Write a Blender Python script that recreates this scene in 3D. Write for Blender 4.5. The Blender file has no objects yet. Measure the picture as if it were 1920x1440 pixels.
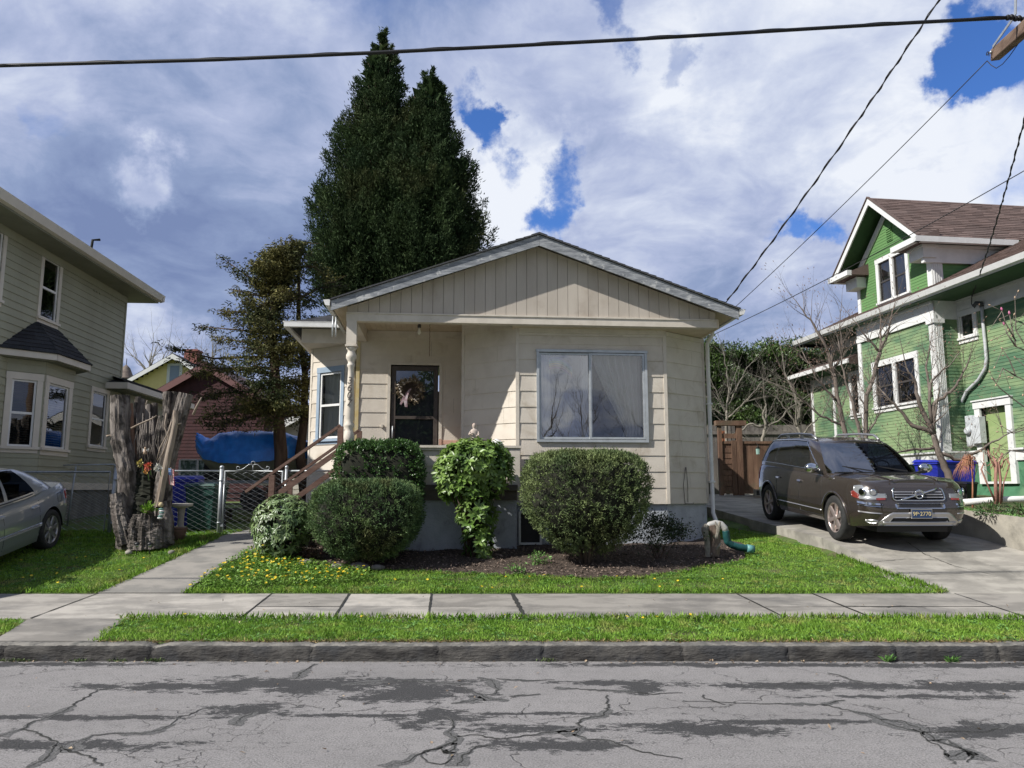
import bpy, math, random
import numpy as np
from mathutils import Vector, Matrix, Euler
R = math.radians
random.seed(7)
rng = np.random.default_rng(11)
sc = bpy.context.scene
col = sc.collection

# ------------------------------------------------------------------ camera, light, sky
cd = bpy.data.cameras.new('camera'); cam = bpy.data.objects.new('camera', cd); col.objects.link(cam)
cd.sensor_width = 36; cd.lens = 36*1442/1920; cd.clip_end = 3000
cam.location = (0, 0, 1.6); cam.rotation_euler = (R(97.9), 0, 0)
sc.camera = cam
SUN = Vector((-1, -.50, .95)).normalized()
sl = bpy.data.lights.new('sun', 'SUN'); sl.energy = 5.0; sl.angle = R(.5); sl.color = (1, .97, .92)
so = bpy.data.objects.new('sun', sl); col.objects.link(so)
so.rotation_euler = SUN.to_track_quat('Z', 'Y').to_euler(); so.location = (-30, -10, 30)
sc.view_settings.view_transform = 'Standard'; sc.view_settings.look = 'None'
sc.view_settings.exposure = .38; sc.view_settings.gamma = 1

F_ = 1442.; TH = R(7.9); CZ = 1.6
def ray(px, py):
    X = (px-960)/F_; U = -(py-720)/F_
    return X, math.cos(TH)-math.sin(TH)*U, math.sin(TH)+math.cos(TH)*U
def at(px, py, Y):
    a, b, c = ray(px, py); t = Y/b
    return Vector((a*t, Y, CZ+c*t))

def N(nt, typ, **kw):
    n = nt.nodes.new(typ)
    for k, v in kw.items(): setattr(n, k, v)
    return n
def L(nt, a, b): nt.links.new(a, b)
def mth(nt, op, a, b=None, c=None, clamp=False):
    n = nt.nodes.new('ShaderNodeMath'); n.operation = op; n.use_clamp = clamp
    for i, x in enumerate((a, b, c)):
        if x is None: continue
        if isinstance(x, (int, float)): n.inputs[i].default_value = x
        else: nt.links.new(x, n.inputs[i])
    return n.outputs[0]
def mrange(nt, v, a, b, c=0., d=1., smooth=True):
    n = nt.nodes.new('ShaderNodeMapRange'); n.interpolation_type = 'SMOOTHSTEP' if smooth else 'LINEAR'
    nt.links.new(v, n.inputs[0])
    for i, x in zip((1, 2, 3, 4), (a, b, c, d)): n.inputs[i].default_value = x
    return n.outputs[0]
def mixc(nt, f, a, b, blend='MIX'):
    n = nt.nodes.new('ShaderNodeMix'); n.data_type = 'RGBA'; n.blend_type = blend
    def s(sock, x):
        if isinstance(x, (tuple, list)): sock.default_value = (*x[:3], 1)
        elif isinstance(x, (int, float)): sock.default_value = x
        else: nt.links.new(x, sock)
    s(n.inputs[0], f); s(n.inputs[6], a); s(n.inputs[7], b)
    return n.outputs[2]
def noise(nt, vec, scale, detail=4, rough=.55, dist=0.):
    n = nt.nodes.new('ShaderNodeTexNoise'); n.inputs['Scale'].default_value = scale
    n.inputs['Detail'].default_value = detail; n.inputs['Roughness'].default_value = rough
    n.inputs['Distortion'].default_value = dist
    if vec is not None: nt.links.new(vec, n.inputs['Vector'])
    return n.outputs[0]
def mapping(nt, vec, scale=(1, 1, 1), loc=(0, 0, 0), rot=(0, 0, 0)):
    n = nt.nodes.new('ShaderNodeMapping'); nt.links.new(vec, n.inputs[0])
    n.inputs['Scale'].default_value = scale; n.inputs['Location'].default_value = loc; n.inputs['Rotation'].default_value = rot
    return n.outputs[0]

def make_world():
    w = bpy.data.worlds.new('World'); sc.world = w; w.use_nodes = True
    nt = w.node_tree; nt.nodes.clear()
    out = N(nt, 'ShaderNodeOutputWorld'); bg = N(nt, 'ShaderNodeBackground'); bg.inputs[1].default_value = 1.0
    sky = N(nt, 'ShaderNodeTexSky', sky_type='NISHITA', sun_disc=False)
    sky.sun_elevation = math.asin(SUN.z); sky.sun_rotation = R(251); sky.air_density = 1.0; sky.dust_density = .3; sky.ozone_density = 3
    tc = N(nt, 'ShaderNodeTexCoord'); v = tc.outputs['Generated']
    skc = mixc(nt, 1., sky.outputs[0], (.050, .078, .125), 'MULTIPLY')   # sky texture at about a tenth of its strength
    sep = N(nt, 'ShaderNodeSeparateXYZ'); L(nt, v, sep.inputs[0])
    zz = mth(nt, 'ADD', mth(nt, 'MAXIMUM', sep.outputs[2], 0.0), .22)
    cb = N(nt, 'ShaderNodeCombineXYZ')
    L(nt, mth(nt, 'DIVIDE', sep.outputs[0], zz), cb.inputs[0]); L(nt, mth(nt, 'DIVIDE', sep.outputs[1], zz), cb.inputs[1])
    p = cb.outputs[0]
    # domain warp
    nw = N(nt, 'ShaderNodeTexNoise'); nw.inputs['Scale'].default_value = 1.6; nw.inputs['Detail'].default_value = 3; L(nt, p, nw.inputs['Vector'])
    wv = N(nt, 'ShaderNodeVectorMath', operation='MULTIPLY_ADD'); L(nt, nw.outputs['Color'], wv.inputs[0]); wv.inputs[1].default_value = (.45,)*3; L(nt, p, wv.inputs[2])
    pw = wv.outputs[0]
    n1 = noise(nt, mapping(nt, pw, (1, 1, 1), (3.1, 1.7, 0)), 1.35, 9, .56)
    n2 = noise(nt, mapping(nt, pw, (1, 1, 1), (7.3, 4.1, 2)), 1.1, 8, .55)
    n3 = noise(nt, mapping(nt, pw, (1, 1, 1), (1.3, 9.1, 5)), 4.5, 6, .6)
    # openings where blue shows, and bright or heavy parts of the cloud deck, by direction
    nd = N(nt, 'ShaderNodeTexNoise'); nd.inputs['Scale'].default_value = 9; nd.inputs['Detail'].default_value = 7; nd.inputs['Roughness'].default_value = .62; L(nt, v, nd.inputs['Vector'])
    dv = N(nt, 'ShaderNodeVectorMath', operation='MULTIPLY_ADD'); L(nt, nd.outputs['Color'], dv.inputs[0]); dv.inputs[1].default_value = (.22,)*3
    off = N(nt, 'ShaderNodeVectorMath', operation='SUBTRACT'); L(nt, v, off.inputs[0]); off.inputs[1].default_value = (.11,)*3
    L(nt, off.outputs[0], dv.inputs[2]); vd = dv.outputs[0]
    def blob(px, py, r, sx=1., sy=1.):
        a, b, c = ray(px, py) if not isinstance(px, Vector) else px; d = Vector((a, b, c)).normalized()
        s = N(nt, 'ShaderNodeVectorMath', operation='SUBTRACT'); L(nt, vd, s.inputs[0]); s.inputs[1].default_value = d
        m = N(nt, 'ShaderNodeVectorMath', operation='MULTIPLY'); L(nt, s.outputs[0], m.inputs[0]); m.inputs[1].default_value = (sx, 1, sy)
        ln = N(nt, 'ShaderNodeVectorMath', operation='LENGTH'); L(nt, m.outputs[0], ln.inputs[0])
        return mrange(nt, ln.outputs['Value'], r, r*.25)
    def total(bl):
        t = None
        for b in bl:
            k = mth(nt, 'MULTIPLY', blob(*b[:3], *(b[4:] or (1., 1.))), b[3])
            t = k if t is None else mth(nt, 'ADD', t, k)
        return t
    holes = total([(1040, 385, .075, .66, 1.4, .9), (1490, 440, .065, .66, .9, 1.4), (1835, 75, .085, .8, 1.2, 1), (1150, 5, .06, .5), (905, 200, .06, .55, 1.4, .8), (930, 260, .06, .45, 1.3, .9),
                   (1300, 85, .05, .40), (2300, 150, .3, .6), (1600, 600, .05, .15), (700, -400, .35, .5), (-600, 300, .3, .4), (20, 210, .05, .3), (1920, 120, .06, .4)])
    cov = mth(nt, 'SUBTRACT', mth(nt, 'ADD', mth(nt, 'MULTIPLY', n1, .55), .62), holes)
    cov = mth(nt, 'ADD', cov, mth(nt, 'MULTIPLY', mth(nt, 'SUBTRACT', n3, .5), .22))
    mask = mrange(nt, cov, .16, .72)
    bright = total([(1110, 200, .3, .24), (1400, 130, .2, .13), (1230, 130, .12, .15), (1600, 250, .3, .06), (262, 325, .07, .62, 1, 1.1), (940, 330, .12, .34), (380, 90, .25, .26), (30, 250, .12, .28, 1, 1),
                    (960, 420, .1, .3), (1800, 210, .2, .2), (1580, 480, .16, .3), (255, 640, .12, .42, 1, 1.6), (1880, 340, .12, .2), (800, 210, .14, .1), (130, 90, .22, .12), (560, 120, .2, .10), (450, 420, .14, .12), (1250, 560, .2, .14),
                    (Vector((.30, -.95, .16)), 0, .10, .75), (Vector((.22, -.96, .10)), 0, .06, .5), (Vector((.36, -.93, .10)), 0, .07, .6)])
    heavy = total([(230, 520, .40, .34), (350, 250, .2, .12), (120, 120, .2, .2), (1280, 430, .28, .28), (1680, 180, .18, .12), (780, 60, .18, .14), (450, 260, .2, .12), (1500, 640, .2, .1), (60, 420, .2, .1)])
    tone = mth(nt, 'ADD', mth(nt, 'MULTIPLY', mth(nt, 'SUBTRACT', n2, .5), 1.9), .53)
    tone = mth(nt, 'ADD', tone, mth(nt, 'MULTIPLY', mth(nt, 'SUBTRACT', n3, .5), 1.15))
    tone = mth(nt, 'SUBTRACT', mth(nt, 'ADD', tone, bright), heavy)
    rp = N(nt, 'ShaderNodeValToRGB'); L(nt, tone, rp.inputs[0]); e = rp.color_ramp.elements
    e[0].position = 0.; e[0].color = (.15, .20, .355, 1); e[1].position = 1.; e[1].color = (.66, .69, .75, 1)
    for pos, c in ((.3, (.22, .28, .44, 1)), (.55, (.34, .39, .55, 1)), (.8, (.50, .545, .66, 1))):
        k = e.new(pos); k.color = c
    dk = mrange(nt, sep.outputs[1], -.35, .35, .80, 1.)     # clouds behind the viewer darkened to lower the ambient light
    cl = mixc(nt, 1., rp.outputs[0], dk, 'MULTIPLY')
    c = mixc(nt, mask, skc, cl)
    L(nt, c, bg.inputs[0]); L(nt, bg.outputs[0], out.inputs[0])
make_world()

# ------------------------------------------------------------------ materials
def mat(name, c1, c2=None, scale=6., rough=.75, bump=0., bscale=None, metal=0., stretch=(1, 1, 1), detail=5, lo=.35, hi=.65,
        c3=None, s3=1.5, lo3=.5, hi3=.7, spec=.4, coat=0., island=0., trans=0., bst=None, bdist=.02):
    m = bpy.data.materials.new(name); m.use_nodes = True; nt = m.node_tree
    b = nt.nodes['Principled BSDF']
    b.inputs['Roughness'].default_value = rough; b.inputs['Metallic'].default_value = metal
    b.inputs['Specular IOR Level'].default_value = spec
    if coat: b.inputs['Coat Weight'].default_value = coat; b.inputs['Coat Roughness'].default_value = .04
    tc = N(nt, 'ShaderNodeTexCoord'); v = mapping(nt, tc.outputs['Object'], stretch)
    c = c1
    if c2 is not None:
        f = mrange(nt, noise(nt, v, scale, detail, .6), lo, hi); c = mixc(nt, f, c1, c2)
    if c3 is not None:
        f = mrange(nt, noise(nt, mapping(nt, tc.outputs['Object'], (1, 1, 1), (5, 3, 1)), s3, 6, .6, .3), lo3, hi3); c = mixc(nt, f, c, c3)
    if island:
        g = N(nt, 'ShaderNodeNewGeometry'); f = mrange(nt, g.outputs['Random Per Island'], 0, 1, 1-island, 1+island, False)
        hs = N(nt, 'ShaderNodeHueSaturation')
        if isinstance(c, tuple): hs.inputs['Color'].default_value = (*c[:3], 1)
        else: L(nt, c, hs.inputs['Color'])
        L(nt, f, hs.inputs['Value']); c = hs.outputs[0]
    if isinstance(c, tuple): b.inputs['Base Color'].default_value = (*c[:3], 1)
    else: L(nt, c, b.inputs['Base Color'])
    if bump:
        bv = mapping(nt, tc.outputs['Object'], bst or stretch)
        h = noise(nt, bv, bscale or scale*4, 6, .6)
        bn = N(nt, 'ShaderNodeBump'); bn.inputs['Strength'].default_value = bump; bn.inputs['Distance'].default_value = bdist
        L(nt, h, bn.inputs['Height']); L(nt, bn.outputs[0], b.inputs['Normal'])
    if trans:
        out = nt.nodes['Material Output']; tr = N(nt, 'ShaderNodeBsdfTranslucent'); mx = N(nt, 'ShaderNodeMixShader'); mx.inputs[0].default_value = trans
        if isinstance(c, tuple): tr.inputs[0].default_value = (*c[:3], 1)
        else: L(nt, c, tr.inputs[0])
        L(nt, b.outputs[0], mx.inputs[1]); L(nt, tr.outputs[0], mx.inputs[2]); L(nt, mx.outputs[0], out.inputs[0])
    return m
def glassmat(name, tint=(.9, .93, .95), refl=.12, rough=.01, ior=1.5, mult=1.):
    m = bpy.data.materials.new(name); m.use_nodes = True; nt = m.node_tree; nt.nodes.clear()
    out = N(nt, 'ShaderNodeOutputMaterial'); tr = N(nt, 'ShaderNodeBsdfTransparent'); tr.inputs[0].default_value = (*tint, 1)
    gl = N(nt, 'ShaderNodeBsdfGlossy'); gl.inputs['Roughness'].default_value = rough; gl.inputs[0].default_value = (1, 1, 1, 1)
    fr = N(nt, 'ShaderNodeFresnel'); fr.inputs[0].default_value = ior
    f = mth(nt, 'ADD', mth(nt, 'MULTIPLY', fr.outputs[0], mult), refl, clamp=True)
    tc = N(nt, 'ShaderNodeTexCoord'); bn = N(nt, 'ShaderNodeBump'); bn.inputs['Strength'].default_value = .04; bn.inputs['Distance'].default_value = .05
    L(nt, noise(nt, tc.outputs['Object'], 1.3, 2), bn.inputs['Height']); L(nt, bn.outputs[0], gl.inputs['Normal'])
    mx = N(nt, 'ShaderNodeMixShader'); L(nt, f, mx.inputs[0]); L(nt, tr.outputs[0], mx.inputs[1]); L(nt, gl.outputs[0], mx.inputs[2])
    L(nt, mx.outputs[0], out.inputs[0]); return m

# ------------------------------------------------------------------ mesh helpers
BZ = {}   # base height of each thing's empty
def tag(o, label, cat=None, group=None, kind=None):
    if label: o['label'] = label
    if cat: o['category'] = cat
    if group: o['group'] = group
    if kind: o['kind'] = kind
    return o
def thing(name, label, cat, loc=(0, 0, 0), rz=0., group=None, rot=None):
    o = bpy.data.objects.new(name, None); col.objects.link(o); o.empty_display_size = .2
    o.location = loc; o.rotation_euler = rot if rot else (0, 0, R(rz)); return tag(o, label, cat, group)
def copy_thing(src, loc, rz=None, label=None, scale=None):
    r = src.copy(); col.objects.link(r); r.location = loc
    if rz is not None: r.rotation_euler = (0, 0, R(rz))
    if scale: r.scale = (scale,)*3
    if label: r['label'] = label
    for ch in list(src.children):
        c = ch.copy(); col.objects.link(c); c.parent = r
        for g in list(ch.children):
            d = g.copy(); col.objects.link(d); d.parent = c
    return r
def npmesh(name, V, T, m, parent=None, smooth=False, quads=False, mats=None, midx=None):
    """V (n,3), T (k,3|4) int arrays"""
    V = np.asarray(V, dtype=np.float32).reshape(-1, 3); T = np.asarray(T, dtype=np.int32); k = T.shape[1]
    me = bpy.data.meshes.new(name); me.vertices.add(len(V)); me.vertices.foreach_set('co', V.ravel())
    me.loops.add(T.size); me.loops.foreach_set('vertex_index', T.ravel())
    me.polygons.add(len(T)); me.polygons.foreach_set('loop_start', np.arange(0, T.size, k, dtype=np.int32)); me.polygons.foreach_set('loop_total', np.full(len(T), k, dtype=np.int32))
    for mm in (mats or [m]): me.materials.append(mm)
    if midx is not None: me.polygons.foreach_set('material_index', np.asarray(midx, dtype=np.int32))
    me.update(calc_edges=True)
    if smooth: me.polygons.foreach_set('use_smooth', np.ones(len(T), dtype=bool))
    me.validate()
    o = bpy.data.objects.new(name, me); col.objects.link(o)
    if parent: o.parent = parent
    return o
class MB:
    def __init__(s): s.v = []; s.f = []; s.m = []; s.sm = []; s.mi = 0; s.smooth = False
    def add(s, vs, fs):
        b = len(s.v); s.v += [tuple(q) for q in vs]
        for f in fs: s.f.append([b+i for i in f]); s.m.append(s.mi); s.sm.append(s.smooth)
    def box(s, a, b):
        x0, y0, z0 = (min(a[i], b[i]) for i in range(3)); x1, y1, z1 = (max(a[i], b[i]) for i in range(3))
        s.add([(x0, y0, z0), (x1, y0, z0), (x1, y1, z0), (x0, y1, z0), (x0, y0, z1), (x1, y0, z1), (x1, y1, z1), (x0, y1, z1)],
              [(0, 3, 2, 1), (4, 5, 6, 7), (0, 1, 5, 4), (1, 2, 6, 5), (2, 3, 7, 6), (3, 0, 4, 7)])
        return s
    def hexa(s, p):  # 8 points: bottom 4 ccw, top 4 ccw
        s.add(p, [(0, 3, 2, 1), (4, 5, 6, 7), (0, 1, 5, 4), (1, 2, 6, 5), (2, 3, 7, 6), (3, 0, 4, 7)]); return s
    def beam(s, a, b, w, h, up=(0, 0, 1)):
        a, b = Vector(a), Vector(b); d = (b-a).normalized(); u = Vector(up)
        r = d.cross(u).normalized(); u = r.cross(d).normalized()
        q = [(-w/2, -h/2), (w/2, -h/2), (w/2, h/2), (-w/2, h/2)]
        pa = [a+r*x+u*y for x, y in q]; pb = [b+r*x+u*y for x, y in q]
        s.add(pa+pb, [(3, 2, 1, 0), (4, 5, 6, 7), (0, 1, 5, 4), (1, 2, 6, 5), (2, 3, 7, 6), (3, 0, 4, 7)]); return s
    def tube(s, pts, rad, n=8, cap=True, smooth=True):
        pts = [Vector(p) for p in pts]; k = len(pts); rad = rad if isinstance(rad, (list, tuple)) else [rad]*k
        b = len(s.v); ref = None
        for i, p in enumerate(pts):
            d = (pts[min(i+1, k-1)]-pts[max(i-1, 0)])
            d = d.normalized() if d.length > 1e-9 else Vector((0, 0, 1))
            if ref is None: ref = Vector((1, 0, 0)) if abs(d.x) < .9 else Vector((0, 1, 0))
            r = (ref-d*ref.dot(d)).normalized(); ref = r; u = d.cross(r)
            for j in range(n):
                a = 2*math.pi*j/n; s.v.append(tuple(p+(r*math.cos(a)+u*math.sin(a))*rad[i]))
        for i in range(k-1):
            for j in range(n):
                j2 = (j+1) % n; s.f.append([b+i*n+j, b+i*n+j2, b+(i+1)*n+j2, b+(i+1)*n+j]); s.m.append(s.mi); s.sm.append(smooth)
        if cap:
            s.f.append([b+j for j in range(n)][::-1]); s.m.append(s.mi); s.sm.append(False)
            s.f.append([b+(k-1)*n+j for j in range(n)]); s.m.append(s.mi); s.sm.append(False)
        return s
    def lathe(s, prof, c=(0, 0, 0), n=16, smooth=True, ax='z', cap=True):
        b = len(s.v); k = len(prof)
        for r, z in prof:
            for j in range(n):
                a = 2*math.pi*j/n; x, y = r*math.cos(a), r*math.sin(a)
                p = (x, y, z) if ax == 'z' else ((x, z, y) if ax == 'y' else (z, x, y))
                s.v.append((c[0]+p[0], c[1]+p[1], c[2]+p[2]))
        for i in range(k-1):
            for j in range(n):
                j2 = (j+1) % n; s.f.append([b+i*n+j, b+i*n+j2, b+(i+1)*n+j2, b+(i+1)*n+j]); s.m.append(s.mi); s.sm.append(smooth)
        if not cap: return s
        s.f.append([b+j for j in range(n)][::-1]); s.m.append(s.mi); s.sm.append(False)
        s.f.append([b+(k-1)*n+j for j in range(n)]); s.m.append(s.mi); s.sm.append(False)
        return s
    def poly(s, pts): s.add(pts, [tuple(range(len(pts)))]); return s
    def prism(s, pts, ext):
        """extrude polygon pts by vector ext"""
        e = Vector(ext); n = len(pts); p2 = [Vector(p)+e for p in pts]
        s.add([Vector(p) for p in pts]+p2, [tuple(range(n))[::-1], tuple(range(n, 2*n))]+[(i, (i+1) % n, n+(i+1) % n, n+i) for i in range(n)]); return s
    def blob(s, c, r, n=10, k=6, jit=.0, sq=1.):
        """rough ellipsoid"""
        rx, ry, rz = r if isinstance(r, (tuple, list)) else (r, r, r); b = len(s.v)
        for i in range(k+1):
            ph = math.pi*i/k
            for j in range(n):
                a = 2*math.pi*j/n; q = 1+random.uniform(-jit, jit)
                s.v.append((c[0]+rx*math.sin(ph)*math.cos(a)*q, c[1]+ry*math.sin(ph)*math.sin(a)*q, c[2]-rz*math.cos(ph)*q))
        for i in range(k):
            for j in range(n):
                j2 = (j+1) % n; s.f.append([b+i*n+j, b+i*n+j2, b+(i+1)*n+j2, b+(i+1)*n+j]); s.m.append(s.mi); s.sm.append(True)
        return s
    def build(s, name, m, parent=None, bz=None, bevel=0.):
        me = bpy.data.meshes.new(name)
        z = bz if bz is not None else (BZ.get(parent.name, 0.) if parent else 0.)
        me.from_pydata([(q[0], q[1], q[2]-z) for q in s.v], [], s.f)
        for mm in (m if isinstance(m, (list, tuple)) else [m]): me.materials.append(mm)
        me.polygons.foreach_set('material_index', s.m); me.polygons.foreach_set('use_smooth', s.sm)
        me.update()
        o = bpy.data.objects.new(name, me); col.objects.link(o)
        if parent: o.parent = parent
        if bevel:
            bv = o.modifiers.new('bevel', 'BEVEL'); bv.width = bevel; bv.segments = 2; bv.limit_method = 'ANGLE'; bv.angle_limit = R(50)
        return o
class PL:
    """vertical plane: origin, right direction (2D), outward normal is right rotated -90 deg (to the viewer)"""
    def __init__(s, a, b):
        s.o = Vector((a[0], a[1], 0)); d = Vector((b[0]-a[0], b[1]-a[1], 0)); s.w = d.length; s.r = d.normalized(); s.n = Vector((s.r.y, -s.r.x, 0))
    def p(s, u, z, d=0.): return s.o+s.r*u+s.n*d+Vector((0, 0, z))
    def box(s, mb, u0, u1, z0, z1, d0, d1):
        P = s.p; lo, hi = min(d0, d1), max(d0, d1)
        mb.hexa([P(u0, z0, hi), P(u1, z0, hi), P(u1, z0, lo), P(u0, z0, lo), P(u0, z1, hi), P(u1, z1, hi), P(u1, z1, lo), P(u0, z1, lo)])
def intervals(u0, u1, cuts):
    out = [(u0, u1)]
    for c0, c1 in cuts:
        nx = []
        for a, b in out:
            if c1 <= a or c0 >= b: nx.append((a, b)); continue
            if c0 > a: nx.append((a, c0))
            if c1 < b: nx.append((c1, b))
        out = nx
    return out
def siding(mb, pl, u0, u1, z0, z1, e, holes=(), t0=.004, t1=.016, joint=0., clip=None):
    """lapped rows; bottom edge stands proud. clip(z)->(umin,umax) narrows a gable"""
    z = z0; row = 0
    while z < z1-1e-4:
        zt = min(z+e, z1); br = sorted({z, zt} | {h[k] for h in holes for k in (2, 3) if z < h[k] < zt})
        for a, b in zip(br[:-1], br[1:]):
            cuts = [(h[0], h[1]) for h in holes if h[2] <= a+1e-5 and h[3] >= b-1e-5]
            if joint:
                rr = random.Random(row*7+int(u0*100)); u = u0+rr.uniform(.2, joint)
                while u < u1: cuts = cuts+[(u-.0015, u+.0015)]; u += joint*rr.choice((.5, 1, 1, .75))
            ua, ub = u0, u1
            if clip:
                c0, c1 = clip(b); ua, ub = max(ua, c0), min(ub, c1)
                if ub-ua < .03: continue
            for p, q in intervals(ua, ub, cuts):
                da = t1+(t0-t1)*(a-z)/e; db = t1+(t0-t1)*(b-z)/e; P = pl.p
                mb.hexa([P(p, a, da), P(q, a, da), P(q, a, -.03), P(p, a, -.03), P(p, b, db), P(q, b, db), P(q, b, -.03), P(p, b, -.03)])
        z = zt; row += 1
def wallbox(mb, pl, u0, u1, z0, z1, holes=(), d0=-.14, d1=-.006):
    br = sorted({z0, z1} | {h[k] for h in holes for k in (2, 3) if z0 < h[k] < z1})
    for a, b in zip(br[:-1], br[1:]):
        for p, q in intervals(u0, u1, [(h[0], h[1]) for h in holes if h[2] <= a+1e-5 and h[3] >= b-1e-5]):
            pl.box(mb, p, q, a, b, d0, d1)
def leafset(P, D, Nn, Ln, W, fold=.25, bend=0.):
    """two-triangle leaves: base P, direction D, surface normal Nn; arrays"""
    D = D/np.linalg.norm(D, axis=1, keepdims=True); S = np.cross(D, Nn); S /= (np.linalg.norm(S, axis=1, keepdims=True)+1e-9)
    U = np.cross(S, D); Ln = np.asarray(Ln).reshape(-1, 1); W = np.asarray(W).reshape(-1, 1)
    a = P; t = P+D*Ln+U*(-bend*Ln); l = P+D*Ln*.5-S*W*.5+U*W*fold; r = P+D*Ln*.5+S*W*.5+U*W*fold
    V = np.stack([a, l, t, r], 1).reshape(-1, 3); n = len(P); i = np.arange(n)*4
    T = np.concatenate([np.stack([i, i+2, i+1], 1), np.stack([i, i+3, i+2], 1)])
    return V, T
def cat(parts):
    V = []; T = []; n = 0
    for v, t in parts: V.append(v); T.append(t+n); n += len(v)
    return np.concatenate(V), np.concatenate(T)
def rdir(n, up=0., g=None):
    g = g or rng
    d = g.normal(size=(n, 3)); d /= np.linalg.norm(d, axis=1, keepdims=True); d[:, 2] += up
    return d/np.linalg.norm(d, axis=1, keepdims=True)
def text_mesh(txt, size, ext):
    cu = bpy.data.curves.new('txt', 'FONT'); cu.body = txt; cu.size = size; cu.extrude = ext; cu.align_x = 'CENTER'; cu.align_y = 'CENTER'
    o = bpy.data.objects.new('txt', cu); col.objects.link(o)
    dg = bpy.context.evaluated_depsgraph_get(); me = bpy.data.meshes.new_from_object(o.evaluated_get(dg))
    bpy.data.objects.remove(o); return me
# ------------------------------------------------------------------ ground heights
def g_left(y): return np.interp(y, [7.68, 10.404, 13.6, 18, 24, 60], [.15, .259, .82, 1.05, 1.25, 1.4])
def g_mid(y): return np.interp(y, [7.68, 10.404, 13.4, 18, 24, 60], [.15, .259, .652, .95, 1.25, 1.4])
def g_drive(y): return np.interp(y, [7.68, 10.404, 11.2, 12.0, 12.9, 15.7, 22, 30], [.15, .259, .41, .60, .80, 1.015, 1.5, 1.5])
def g_up(y): return np.interp(y, [10.0, 12.2, 14, 16, 20], [1.02, 1.13, 1.27, 1.42, 1.52])
def gz(x, y):
    x = np.asarray(x, float); y = np.asarray(y, float)
    t = np.clip((x+4.4)/1.6, 0, 1); a = g_left(y)*(1-t)+g_mid(y)*t
    return a
def gzs(x, y): return float(gz(x, y))
def DL(y): return np.interp(y, [7, 10.404, 12.5, 15.7, 22], [6.1, 5.68, 5.27, 4.86, 4.25])      # drive's left edge
def DR(y): return np.interp(y, [7, 10.4, 12.2, 13.3, 22], [8.9, 8.5, 8.03, 7.76, 6.9])            # foot of the retaining wall

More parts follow.
